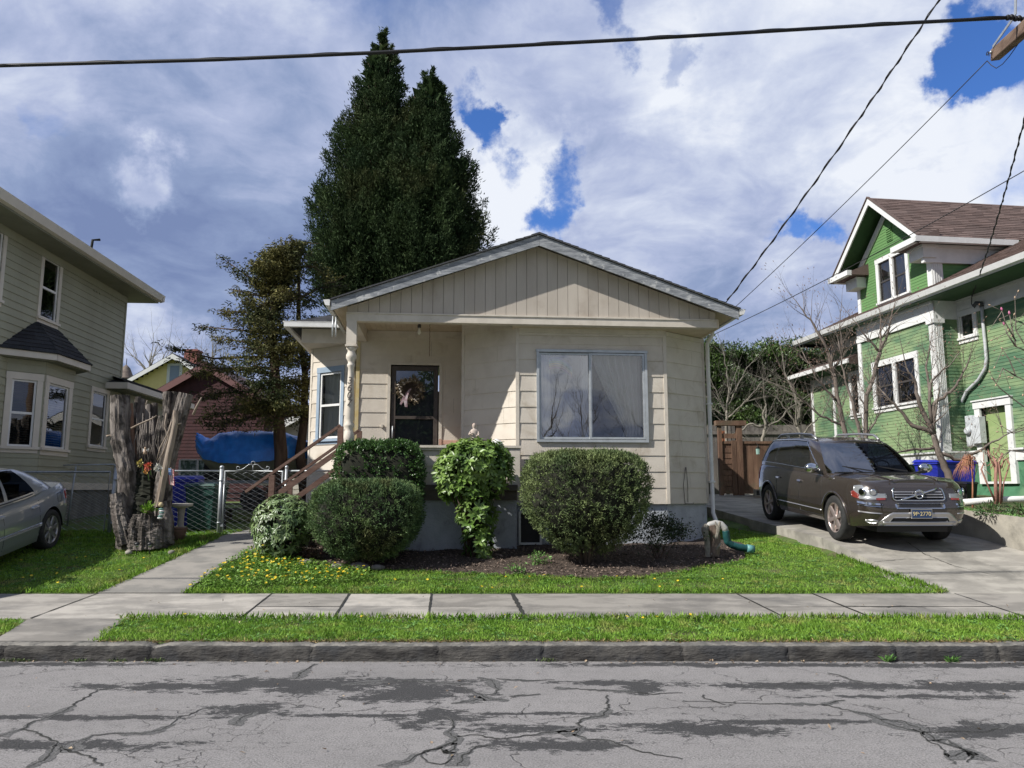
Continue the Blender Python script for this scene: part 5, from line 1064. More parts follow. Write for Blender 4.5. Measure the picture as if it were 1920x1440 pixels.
    mb = MB(); mb.box((.04, 3.45, 5.19), (.14, 7.0, 5.31)); mb.build('wing_gutter', M['gwhite'], h)
    mb = MB(); mb.box((.14, 3.45, 5.14), (.62, 7.0, 5.18)); mb.build('wing_soffit', M['dkgreen'], h)
    mb = MB(); shingles(mb, (.06, 7.0, 5.31), (.06, 3.45, 5.31), (.62, 3.5, 5.55), (.62, 7, 5.55), .14, .3); mb.poly([(.06, 7.0, 5.30), (.06, 3.45, 5.30), (.62, 3.5, 5.54), (.62, 7, 5.54)]); mb.poly([(.06, 3.44, 5.15), (.62, 3.44, 5.15), (.62, 3.44, 5.55), (.06, 3.44, 5.3)]); mb.build('wing_roof', M['roofbrown'], h)
    return h, MW, pts[-1]
GH, GMW, WHEAD = green_house()

# ------------------------------------------------------------------ buildings behind
def gablebox(name, label, x0, x1, y, dep, zb, ze, zp, wm, rm, over=.25, trim=None, win=None, cat_='house', rz=0, wallname='wall', lap=.15):
    cx = (x0+x1)/2; t = thing(name, label, cat_, (cx, y, zb), rz); BZ[t.name] = zb; w = (x1-x0)/2; P_ = PL((-w, 0), (w, 0))
    k = (zp-ze)/w; mb = MB(); siding(mb, P_, 0, 2*w, zb, zp-.05, lap, [win] if win else [], t1=.014, clip=lambda z: (0, 2*w) if z < ze else (max(0, w-(zp-z)/k), min(2*w, w+(zp-z)/k)))
    mb.box((-w, .04, zb), (-w+.06, dep, ze)); mb.box((w-.06, .04, zb), (w, dep, ze)); mb.build(wallname, wm, t)
    mb = MB(); mb.prism([(-w+.07, .06, zb), (w-.07, .06, zb), (w-.07, .06, ze), (0, .06, zp-.1), (-w+.07, .06, ze)], (0, .1, 0)) if not win else wallbox(mb, P_, .1, 2*w-.1, zb, ze, [win]); mb.build('wall_core', M['room'], t)
    mb = MB(); o = over
    for s in (-1, 1):
        a = (s*(w+o), -o, ze-o*k); p = (0, -o, zp); q = (0, dep, zp); b = (s*(w+o), dep, ze-o*k); mb.hexa([a, p, q, b]+[(c[0], c[1], c[2]+.10) for c in (a, p, q, b)])
    mb.build('roof', rm, t)
    if trim:
        for s in (-1, 1): mb = MB(); mb.prism([(s*(w+o), -o-.03, ze-o*k-.16), (0, -o-.03, zp-.20), (0, -o-.03, zp+.06), (s*(w+o), -o-.03, ze-o*k+.06)], (0, .028, 0)); mb.build('bargeboard', trim, t)
    return t, P_
def behind():
    Y = 40.; A = at(330, 668, Y); wl = at(238, 714, Y); w = A.x-wl.x
    win = (w-.36+.0, w+.30, A.z-1.75, A.z-.75)
    t, P_ = gablebox('house', 'pale yellow house gable with a small white framed window far behind the fence', A.x-w+.4, A.x+w-.4, Y, 8, 1.2, at(0, 712, Y).z, A.z, mat('yellow_siding', (.72, .60, .26), (.68, .56, .24), 3, .7), M['roofblack'], .4, M['gwhite'], None)
    P2 = P_; mb = MB(); cu = P_.w/2; z0, z1 = at(0, 716, Y).z, at(0, 686, Y).z; P_.box(mb, cu-.40, cu+.40, z0-.1, z1+.12, 0, .06); f = mb.build('window_frame', M['gwhite'], t); mb = MB(); P_.box(mb, cu-.24, cu+.24, z0, z1, .06, .075); q = mb.build('pane', mat('far_pane', (.20, .25, .32), rough=.2), f, bz=0); shift(q, -1.2)
    mb = MB(); c = at(357, 665, Y+1); x = c.x-A.x; mb.box((x-.35, 1, A.z-1.6), (x+.35, 1.7, at(0, 648, Y).z)); mb.box((x-.40, .95, at(0, 652, Y).z), (x+.40, 1.75, at(0, 649, Y).z)); mb.build('chimney', mat('old_brick', (.20, .075, .06), (.28, .12, .10), 12, .9), t)
    Y = 27.; p = at(388, 684, Y); l = at(268, 754, Y)
    gablebox('shed', 'dark maroon board shed behind the covered boat', l.x, 2*p.x-l.x, Y, 6, 1.2, l.z, p.z, mat('maroon_boards', (.06, .02, .021), (.042, .015, .017), 5, .85, .3), mat('shed_roof', (.10, .055, .05), (.06, .035, .035), 4, .8), .2, mat('maroon_trim', (.16, .075, .07), rough=.7), None, 'shed', lap=.12)
    # spire far left of the yellow house
    Y = 60.; q = at(235, 712, Y); t = thing('turret', 'small pointed shingled turret roof between the sage house and the yellow house', 'turret', (q.x, Y, q.z-6)); mb = MB(); top = at(235, 684, Y).z-q.z+6
    mb.lathe([(.75, 6), (.62, 6.15), (.30, top-.25), (.04, top)], (0, 0, 0), 10); mb.build('roof', mat('turret_roof', (.13, .10, .085), (.2, .16, .13), 4, .9), t, bz=0); mb = MB(); mb.lathe([(.6, 0), (.6, 6)], (0, 0, 0), 10); mb.build('shaft', M['sage'], t, bz=0); mb = MB(); mb.tube([(0, 0, top-.1), (0, 0, top+.5)], .03, 6); mb.build('finial', M['crack'], t, bz=0)
    # pale garage between the trunks and the cottage
    Y = 25.; a, b = at(535, 800, Y), at(680, 800, Y)
    gablebox('garage', 'pale weathered garage glimpsed between the golden cypress trunks', a.x, b.x, Y, 6, 1.2, at(0, 795, Y).z, at(0, 755, Y).z, mat('pale_boards', (.50, .46, .40), (.42, .38, .32), 3, .8), M['roofgrey'], .3, M['white'], None, 'garage')
behind()
# ------------------------------------------------------------------ plants
M['cedar'] = mat('cedar_foliage', (.026, .048, .020), (.058, .090, .034), .8, .8, island=.32, spec=.15, trans=.2, c3=(.06, .065, .025), s3=.5, lo3=.5, hi3=.7)
M['cypress'] = mat('cypress_foliage', (.042, .06, .022), (.17, .155, .052), .9, .7, island=.55, spec=.25, trans=.15, lo=.40, hi=.62)
M['barkred'] = mat('trunk_bark', (.055, .035, .026), (.11, .075, .055), 8, .95, .9, 30, stretch=(1, 1, .2), bdist=.02)
M['twig'] = mat('bare_twig', (.11, .088, .072), (.19, .155, .13), 3, .85, island=.2)
M['paletwig'] = mat('pale_bark', (.26, .235, .19), (.15, .135, .11), 6, .85, .4, 30, island=.15)
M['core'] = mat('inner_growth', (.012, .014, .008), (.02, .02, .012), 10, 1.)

def conifer(label, cx, Y, zs, rs, zb, n, seed, lean=0., group=None):
    g = np.random.default_rng(seed); zg_ = gzs(cx, Y); t = thing('cedar_tree', label, 'tree', (cx, Y, zg_), 0, group)
    zs = np.array(zs); rs = np.array(rs); zt = zs.max(); o = np.argsort(zs); prof = lambda z: np.interp(z, zs[o], rs[o])
    # boughs: plume shaped tufts hung round the stem, with deep gaps between them
    nb = int(n/50); z = zt-.15-(zt-zb-.15)*g.random(nb*3)**.70; w = prof(z)/rs.max(); k = g.random(len(z)) < w*.9+.10; z = z[k][:nb]; nb = len(z); a = g.uniform(0, 6.28, nb)
    lump = 1+.12*np.sin(a*3+z*1.7)*np.cos(z*1.3+a)+.08*g.normal(size=nb); br = prof(z)*lump*.93*(1-.42*g.random(nb)**1.6); ps = np.clip(prof(z)/1.1, .28, 1.)
    q = 150; i_ = np.repeat(np.arange(nb), q); m = nb; f = g.random(nb*q)**.8; az = a[i_]; out = np.stack([np.cos(az), np.sin(az), 0*az], 1)
    ln = ps[i_]*.95; C = np.stack([br[i_]*np.cos(az)+lean*(zt-z[i_]), br[i_]*np.sin(az), z[i_]-zg_], 1)
    wid = (.20*(1-f)+.03)*ps[i_]*1.15; P = C-out*(ln*.55*(1-f))[:, None]+out*(ln*.10)[:, None]+np.stack([0*f, 0*f, (f-.55)*ln*.85], 1)+g.normal(size=(nb*q, 3))*wid[:, None]
    D = out*.55+np.array([0, 0, .55])+g.normal(size=(nb*q, 3))*.42
    V, T = leafset(P, D, rdir(m*q, 0, g)+out*.7, g.uniform(.07, .17, m*q), g.uniform(.022, .042, m*q), .15, .18)
    npmesh('crown', V, T, M['cedar'], t)
    mb = MB()
    pts = [(0, 0, 0)]+[(lean*(zt-zz)+.08*math.sin(zz), .05*math.cos(zz*1.3), zz-zg_) for zz in np.linspace(zg_+.5, zt-.6, 9)]
    pts[0] = (pts[1][0], pts[1][1], 0); mb.tube(pts, [.30, .27, .24, .21, .18, .15, .12, .09, .05, .02], 9)
    for i in range(90):
        zz = zb-1.2+(zt-zb)*g.random()**1.1; aa = g.uniform(0, 6.28); rr = prof(max(zz, zb))*.8; x0 = lean*(zt-zz)
        mb.tube([(x0, 0, zz-zg_-.2), (x0+rr*.5*math.cos(aa), rr*.5*math.sin(aa), zz-zg_-.05), (x0+rr*math.cos(aa), rr*math.sin(aa), zz-zg_+.25)], [.035, .022, .006], 4)
    mb.build('trunk', M['barkred'], t, bz=0)
    # dark inner growth so the crown is dense at its heart
    mi = int(n*.20); z = zt-1.0-(zt-zb-1.0)*g.random(mi)**.8; a = g.uniform(0, 6.28, mi); r = prof(z)*.56*np.sqrt(g.random(mi)); P = np.stack([r*np.cos(a)+lean*(zt-z), r*np.sin(a), z-zg_], 1)
    V, T = leafset(P, rdir(mi, 0, g), rdir(mi, 0, g), g.uniform(.3, .5, mi), g.uniform(.16, .26, mi), .1); npmesh('inner_foliage', V, T, M['cedar'], t)
    return t
def prof_px(Y, xs_, ys_, cx):
    return [at(cx, y, Y).z for y in ys_], [abs(x-cx)/F_*(Y*math.cos(TH)+(at(cx, y, Y).z-CZ)*math.sin(TH)) for x, y in zip(xs_, ys_)]
ys_ = [48, 70, 130, 200, 300, 400, 460, 520, 560]
zs_, rs_ = prof_px(24, [710, 699, 672, 650, 614, 580, 566, 572, 600], ys_, 706)
conifer('tallest dark green cedar behind the cottage, left one of the close pair', at(706, 500, 24).x, 24, zs_, rs_, zs_[-1]-.3, 44000, 21, group='cedars behind the cottage')
ys_ = [122, 150, 200, 270, 330, 430, 470, 520, 560]
zs_, rs_ = prof_px(23.3, [803, 817, 838, 860, 892, 917, 924, 915, 900], ys_, 800)
conifer('shorter dark green cedar behind the cottage roof, right one of the close pair', at(800, 500, 23.3).x, 23.3, zs_, rs_, zs_[-1]-.3, 42000, 22, group='cedars behind the cottage')

def clumps_on(path, g, n, spread, q=9, lo=.25, size=(.05, .11), droop=-.1, w=(.02, .04)):
    """foliage round a branch"""
    path = [np.array(p) for p in path]; seg = np.array([np.linalg.norm(b-a) for a, b in zip(path[:-1], path[1:])]); cum = np.concatenate([[0], np.cumsum(seg)]); tot = cum[-1]
    s = tot*(lo+(1-lo)*g.random(n)); C = []
    for v in s:
        i = min(np.searchsorted(cum, v)-1, len(seg)-1); i = max(i, 0); f = (v-cum[i])/seg[i]; C.append(path[i]*(1-f)+path[i+1]*f)
    C = np.array(C); wd = spread*(1.15-.75*s/tot)[:, None]; C = C+g.normal(size=(n, 3))*wd*np.array([1, 1, .45]); C[:, 2] -= .03
    P = np.repeat(C, q, 0)+g.normal(size=(n*q, 3))*np.array([.055, .055, .03]); D = rdir(n*q, 0, g); D[:, 2] = D[:, 2]*.6+droop
    return leafset(P, D, rdir(n*q, 1., g), g.uniform(*size, n*q), g.uniform(*w, n*q), .15, .2)
def golden_cypress():
    Y = 18.4; g = np.random.default_rng(8)
    b = at(528, 900, Y); zb = gzs(b.x, Y); t = thing('cypress_tree', 'golden olive cypress with layered reaching boughs left of the cottage', 'tree', (b.x, Y, zb))
    o = Vector((b.x, Y, zb)); W = lambda px, py, dy=0.: np.array(at(px, py, Y+dy)-o)
    trunk = [np.array([0, 0, 0.]), W(527, 850), W(522, 780), W(516, 702), W(510, 615), W(514, 545), W(522, 500), W(540, 466)]
    mb = MB(); mb.tube([tuple(p) for p in trunk], [.17, .155, .14, .115, .09, .06, .035, .012], 9)
    t2 = [np.array([.55, .3, 0]), W(562, 850, .3), W(570, 790, .3), W(572, 700, .4), W(560, 610, .4), W(560, 520, .4), W(563, 462, .4)]; mb.tube([tuple(p) for p in t2], [.13, .12, .10, .08, .06, .04, .012], 8)
    L1 = [((510, 545), (460, 515), (411, 480), 0, 34, .16), ((510, 556), (470, 552), (430, 542), .3, 22, .15), ((512, 590), (450, 585), (405, 583), -.3, 26, .17), ((512, 625), (440, 618), (372, 612), .4, 22, .14),
          ((515, 668), (400, 672), (312, 650), -.4, 46, .20), ((515, 690), (390, 690), (330, 672), .3, 30, .2), ((515, 650), (450, 640), (400, 632), 0, 36, .22), ((516, 700), (430, 690), (370, 700), -.8, 50, .3), ((518, 730), (440, 735), (370, 742), .5, 60, .3),
          ((520, 760), (440, 770), (372, 785), -.6, 60, .3), ((520, 770), (460, 785), (400, 798), .6, 50, .3), ((514, 530), (545, 510), (560, 480), 0, 26, .18), ((512, 570), (550, 560), (590, 565), 0, 46, .28), ((512, 610), (550, 610), (590, 600), .3, 60, .32),
          ((516, 660), (550, 655), (590, 650), -.5, 64, .34), ((518, 720), (560, 715), (590, 720), 0, 60, .34), ((572, 760), (580, 765), (600, 770), 0, 50, .3), ((520, 740), (520, 760), (510, 800), -.9, 44, .26), ((514, 500), (490, 500), (470, 505), 0, 14, .12),
          ((560, 500), (590, 500), (625, 530), 0, 30, .16), ((560, 560), (600, 540), (650, 535), .5, 24, .16), ((572, 700), (600, 660), (620, 640), .8, 30, .25), ((520, 700), (500, 720), (470, 750), -1., 60, .34), ((516, 640), (500, 640), (470, 665), -1.1, 60, .34), ((512, 590), (500, 590), (470, 610), -.6, 40, .26), ((522, 500), (530, 485), (535, 460), 0, 26, .16), ((560, 480), (566, 465), (575, 450), 0, 14, .12)]
    parts = []
    for a, m_, c, dy, n, sp in L1:
        path = [W(*a), W(*m_, dy*.6), W(*c, dy)]; mb.tube([tuple(p) for p in path], [.04, .022, .006], 5); parts.append(clumps_on(path, g, int(n*1.8), sp*1.1, 9, .12, (.05, .13)))
        for _ in range(6):
            f = g.random(); p = path[0]*(1-f)+path[1]*f if f < .5 else path[1]*(1-f)+path[2]*f; e = p+g.normal(size=3)*[.3, .35, .12]; mb.tube([tuple(p), tuple(e)], [.010, .003], 4)
    for k in range(70):      # boughs all round and in depth
        f = g.uniform(.28, .97); i = f*(len(trunk)-1); j = int(i); p = trunk[j]*(1-i+j)+trunk[min(j+1, 7)]*(i-j); a = g.uniform(0, 6.28); ln = g.uniform(.7, 1.5)*(1.25-f); e = p+np.array([math.cos(a)*ln, math.sin(a)*ln*1.3, g.uniform(-.15, .35)])
        mb.tube([tuple(p), tuple((p+e)/2+[0, 0, .05]), tuple(e)], [.03, .018, .005], 4); parts.append(clumps_on([p, (p+e)/2, e], g, 42, .24, 9, .2, (.05, .13)))
    mb.build('trunk', M['barkred'], t, bz=0); V, T = cat(parts); npmesh('crown', V, T, M['cypress'], t)
golden_cypress()

def grow(mb, p, d, ln, r, depth, g, up=.15, bend=.28, kids=(2, 4), shrink=.62, tips=None, sides=5, spread=.75):
    pts = [p.copy()]; rs = [r]; n = max(2, int(ln/.14)); dd = d.copy()
    for i in range(n):
        dd = dd+g.normal(size=3)*bend*.35+np.array([0, 0, up*.12]); dd /= np.linalg.norm(dd); pts.append(pts[-1]+dd*ln/n); rs.append(r*(1-.62*(i+1)/n))
    mb.tube([tuple(q) for q in pts], rs, sides if r > .008 else 3, cap=False)
    if depth == 0:
        if tips is not None: tips.append((pts[-1], dd))
        return
    k = int(g.integers(kids[0], kids[1]+1))
    for j in range(k):
        i = int(g.integers(max(1, n//3), n+1)); s = g.normal(size=3); s -= dd*(s@dd); s /= np.linalg.norm(s)
        nd = dd*(1-spread*.5)+s*spread*g.uniform(.6, 1.1); nd[2] += up*.5; nd /= np.linalg.norm(nd); grow(mb, pts[i], nd, ln*shrink*g.uniform(.7, 1.2), rs[i]*.72, depth-1, g, up, bend, kids, shrink, tips, sides, spread)
    grow(mb, pts[-1], dd, ln*shrink, rs[-1], depth-1, g, up, bend, kids, shrink, tips, sides, spread)
def bare(name, label, base, Y, limbs, m, seed, twig=(.45, 3), up=.3, group=None, r0=.06, bz_=None, dens=9, bud=None, twr=.009, spread=.75):
    """limbs: pixel polylines (px,py,dY); twigs grow out of them"""
    g = np.random.default_rng(seed); b = at(base[0], base[1], Y); z = bz_ if bz_ is not None else b.z; t = thing(name, label, 'tree', (b.x, Y, z), 0, group); o = Vector((b.x, Y, z)); mb = MB(); mt = MB(); tips = []
    for li, lm in enumerate(limbs):
        ra, rb = lm[0]; pts = [np.array(at(q[0], q[1], Y+(q[2] if len(q) > 2 else 0))-o) for q in lm[1:]]
        if li == 0: pts[0] = np.array([0, 0, -.03])
        fine = []; 
        for a, c in zip(pts[:-1], pts[1:]):
            for k in range(4): fine.append(a+(c-a)*k/4+g.normal(size=3)*.012)
        fine.append(pts[-1]); n = len(fine); rs = [ra+(rb-ra)*i/(n-1) for i in range(n)]; mb.tube([tuple(q) for q in fine], rs, 8, cap=True)
        L_ = sum(np.linalg.norm(c-a) for a, c in zip(pts[:-1], pts[1:]))
        st = .35 if li == 0 else .12
        for k in range(int(L_*dens)):
            i = int(g.integers(int(n*st), n)); dd = fine[min(i+1, n-1)]-fine[max(i-1, 0)]; dd /= np.linalg.norm(dd)+1e-9; s = g.normal(size=3); s -= dd*(s@dd); s /= np.linalg.norm(s); nd = dd*.5+s*.8; nd[2] += up; nd /= np.linalg.norm(nd)
            grow(mt, fine[i], nd, twig[0]*g.uniform(.5, 1.3), min(rs[i]*.6, twr), twig[1]-1, g, up, .3, (1, 3), .62, tips, 4, spread)
        dd = fine[-1]-fine[-2]; dd /= np.linalg.norm(dd); grow(mt, fine[-1], dd, twig[0]*1.3, rb*.9, twig[1]-1, g, up, .25, (1, 3), .65, tips, 4, spread)
    mb.build('trunk', m, t, bz=0); mt.build('twigs', m if bud != 'own' else m, t, bz=0)
    if bud and bud != 'own':
        tb = MB()
        for p, d in tips:
            if g.random() < bud[1]: tb.tube([tuple(p), tuple(p+d*.012), tuple(p+d*.03), tuple(p+d*.045)], [.003, bud[2], bud[2]*.8, .001], 5)
        tag(tb.build('buds', bud[0], t, bz=0), None, kind='stuff')
    return t
budm = mat('brown_bud', (.22, .14, .10), rough=.7)
bare('fruit_tree', 'bare leaning fruit tree with a forked brown trunk beside the blue bin', (1797, 936), 14.3, [
    [(.075, .05), (1797, 938), (1778, 885), (1760, 850), (1750, 812)], [(.05, .012), (1750, 812), (1709, 798), (1686, 766), (1655, 735)], [(.05, .015), (1750, 812), (1722, 755), (1718, 720), (1700, 690)],
    [(.045, .012), (1750, 812), (1752, 757), (1785, 734), (1802, 709), (1815, 680)], [(.035, .01), (1746, 790), (1743, 720), (1752, 706), (1786, 679)], [(.04, .01), (1760, 850), (1800, 862), (1850, 835), (1893, 812)], [(.03, .008), (1755, 840), (1700, 845), (1660, 855)], [(.03, .01), (1745, 745, .4), (1735, 690, .5), (1745, 640, .6)]],
    M['twig'], 31, (.42, 3), .25, group='bare trees by the driveway', bud=(budm, .4, .007), bz_=1.27, dens=8, twr=.0075)
bare('fruit_tree', 'tall bare fruit tree with two upright stems behind the parked car roof', (1618, 850), 16.8, [
    [(.055, .045), (1618, 850), (1622, 819), (1625, 743), (1650, 661)], [(.035, .010), (1650, 661), (1663, 629), (1679, 565)], [(.045, .010), (1618, 850), (1600, 755), (1580, 697), (1572, 640)], [(.03, .010), (1650, 661), (1630, 640), (1600, 600)], [(.03, .008), (1622, 819), (1640, 790), (1650, 770)]],
    M['twig'], 32, (.5, 3), .45, group='bare trees by the driveway', bz_=1.1, bud=(budm, .4, .008), dens=8)
bare('fruit_tree', 'bare tree with a dark stem leaning left in front of the green house wing', (1585, 850), 17.4, [
    [(.06, .045), (1587, 855), (1583, 812), (1572, 755), (1563, 700)], [(.045, .012), (1563, 700), (1548, 650), (1526, 610), (1500, 575)], [(.035, .01), (1563, 700), (1580, 660), (1575, 600)], [(.03, .01), (1583, 800), (1540, 780), (1500, 745), (1470, 700)], [(.03, .01), (1572, 755), (1530, 710), (1505, 660)]],
    M['twig'], 33, (.5, 3), .4, group='bare trees by the driveway', bz_=1.2, bud=(budm, .4, .008), dens=9)
bare('fruit_tree', 'pale barked bare tree spreading like a fan behind the wooden gate', (1362, 850), 22.8, [
    [(.055, .035), (1362, 880), (1362, 800), (1362, 770)], [(.026, .008), (1362, 775), (1345, 740), (1330, 705)], [(.026, .008), (1362, 770), (1366, 730), (1362, 690), (1355, 655)], [(.026, .008), (1364, 785), (1390, 760), (1415, 735), (1435, 710)], [(.022, .007), (1366, 760), (1385, 720), (1400, 690), (1420, 672)], [(.022, .007), (1360, 780), (1335, 765), (1322, 740)]],
    M['paletwig'], 34, (.7, 3), .35, group='bare trees behind the fence', bz_=1.4, dens=5, twr=.008)
bare('fruit_tree', 'gnarled pale fruit tree with crooked boughs above the wooden fence', (1430, 850), 22.4, [
    [(.06, .045), (1428, 880), (1428, 830), (1435, 800)], [(.04, .014), (1435, 800), (1430, 775), (1437, 760), (1432, 740)], [(.04, .014), (1428, 830), (1410, 835), (1395, 820), (1370, 818)], [(.032, .012), (1435, 800), (1460, 790), (1475, 770), (1510, 745)], [(.045, .015), (1430, 800), (1405, 795), (1385, 810)]],
    M['paletwig'], 35, (.55, 3), .2, group='bare trees behind the fence', bz_=1.4, dens=6, twr=.008)
bare('fruit_tree', 'pale forked fruit tree behind the rear of the parked car', (1500, 850), 21.5, [
    [(.055, .035), (1502, 880), (1503, 820), (1495, 800)], [(.028, .008), (1495, 800), (1480, 775), (1460, 750), (1440, 735)], [(.028, .008), (1503, 820), (1520, 795), (1540, 780), (1560, 740)], [(.045, .012), (1495, 800), (1500, 760), (1480, 720), (1470, 690)], [(.03, .01), (1500, 790), (1490, 740), (1440, 715)]],
    M['paletwig'], 36, (.6, 3), .25, group='bare trees behind the fence', bz_=1.4, dens=6, twr=.008)
# bare trees far off on the left, beyond the sage house
for k, (px, Y, lab, h) in enumerate([(285, 62, 'faint bare tree between the sage house and the yellow gable', 1.0), (400, 66, 'faint bare tree showing above the maroon shed roof', 1.0)]):
    bare('bare_tree', lab, (px, 760), Y, [[(.22, .14), (px, 780), (px, 730), (px-3, 705)], [(.12, .03), (px-3, 705), (px-22, 680), (px-35, 668)], [(.12, .03), (px, 715), (px+15, 685), (px+25, 662)], [(.12, .03), (px-2, 705), (px-4, 680), (px, 660)]], M['paletwig'], 40+k, (1.5, 3), .4, group='bare trees far behind', dens=3, twr=.03)
# magnolia reaching in from the right
def magnolia():
    g = np.random.default_rng(51); Y = 11.6; b = at(2010, 940, Y); z = 1.1; t = thing('magnolia_tree', 'magnolia branches with pink and fuzzy brown buds reaching in at the right edge', 'tree', (b.x, Y, z)); o = Vector((b.x, Y, z)); mb = MB(); W = lambda x, y: tuple(at(x, y, Y)-o)
    mb.tube([(0, 0, 0), W(2000, 880), W(1985, 800), W(1970, 740)], [.05, .045, .035, .025], 7)
    LM = [[(1970, 740), (1935, 720), (1905, 705), (1893, 675), (1880, 655)], [(1985, 800), (1930, 770), (1900, 748), (1875, 728), (1862, 712)], [(1970, 740), (1930, 660), (1905, 620), (1903, 560)], [(1905, 705), (1880, 690), (1868, 720)], [(1930, 660), (1905, 650), (1897, 612), (1893, 590)], [(1905, 650), (1888, 625), (1883, 610)], [(1905, 640), (1885, 605), (1879, 583)],
          [(1985, 800), (1940, 800), (1900, 812), (1880, 800)], [(1985, 830), (1940, 850), (1895, 845), (1870, 860)], [(1970, 740), (1950, 700), (1925, 690), (1905, 672)]]
    ends = []
    for lm in LM:
        mb.tube([W(*q) for q in lm], [.014]+[.009]*(len(lm)-2)+[.004], 5); ends.append((lm[-1], lm[-2]))
        for k in range(3):
            f = g.integers(1, len(lm)); q = np.array(lm[f]); e = q+g.normal(size=2)*18; mb.tube([W(*q), W(*e)], [.006, .003], 4); ends.append((tuple(e), tuple(q)))
    mb.build('branches', M['twig'], t, bz=0); pk = mat('pink_bud', (.42, .07, .20), (.5, .2, .28), 20, .5); tb = mat('fuzzy_bud', (.38, .28, .19), rough=.9)
    for i, (e, q) in enumerate(ends):
        p = np.array(W(*e)); d = p-np.array(W(*q)); d /= np.linalg.norm(d); pink = e in ((1893, 590), (1883, 610), (1879, 583)); s = 1.15 if pink else .8; mb = MB(); mb.tube([tuple(p), tuple(p+d*.012*s), tuple(p+d*.035*s), tuple(p+d*.055*s)], [.005, .014*s, .013*s, .002], 7); mb.build('bud', pk if pink else tb, t, bz=0)
magnolia()

# laurel hedge behind the fence
def laurel():
    g = np.random.default_rng(61); Y = 26.; x0, x1 = at(1290, 700, Y).x, at(1565, 700, Y).x; zt = at(1400, 668, Y).z; t = thing('laurel_hedge', 'tall evergreen laurel hedge behind the wooden fence', 'hedge', ((x0+x1)/2, Y, 1.3)); n = 62000
    w = (x1-x0)/2; x = g.uniform(-w, w, n); top = zt-1.3+.10*np.sin(x*2.3)+.09*np.sin(x*6.1+1)+.08*np.sin(x*13); z = top-(top)*g.random(n)**1.5*.97; y = -.9+.35*np.sin(x*3.1+z*2.2)+.2*np.sin(z*5+x*2)+np.abs(g.normal(size=n))*.28
    m = 9000; xt = g.uniform(-w, w, m); tt = zt-1.3+.10*np.sin(xt*2.3)+.09*np.sin(xt*6.1+1)+.08*np.sin(xt*13); P = np.concatenate([np.stack([x, y, z], 1), np.stack([xt, g.uniform(-.9, .9, m), tt+g.random(m)**2.5*.5-.1], 1)]); n2 = len(P)
    D = rdir(n2, .5, g)+[0, -.3, 0]; V, T = leafset(P, D, rdir(n2, .6, g)+[0, -.4, 0], g.uniform(.09, .17, n2), g.uniform(.035, .06, n2), .15, .15)
    npmesh('foliage', V, T, mat('laurel_leaf', (.026, .056, .015), (.07, .12, .026), .7, .4, island=.45, spec=.5, trans=.15), t)
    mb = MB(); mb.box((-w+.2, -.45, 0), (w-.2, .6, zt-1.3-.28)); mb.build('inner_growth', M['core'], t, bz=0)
laurel()

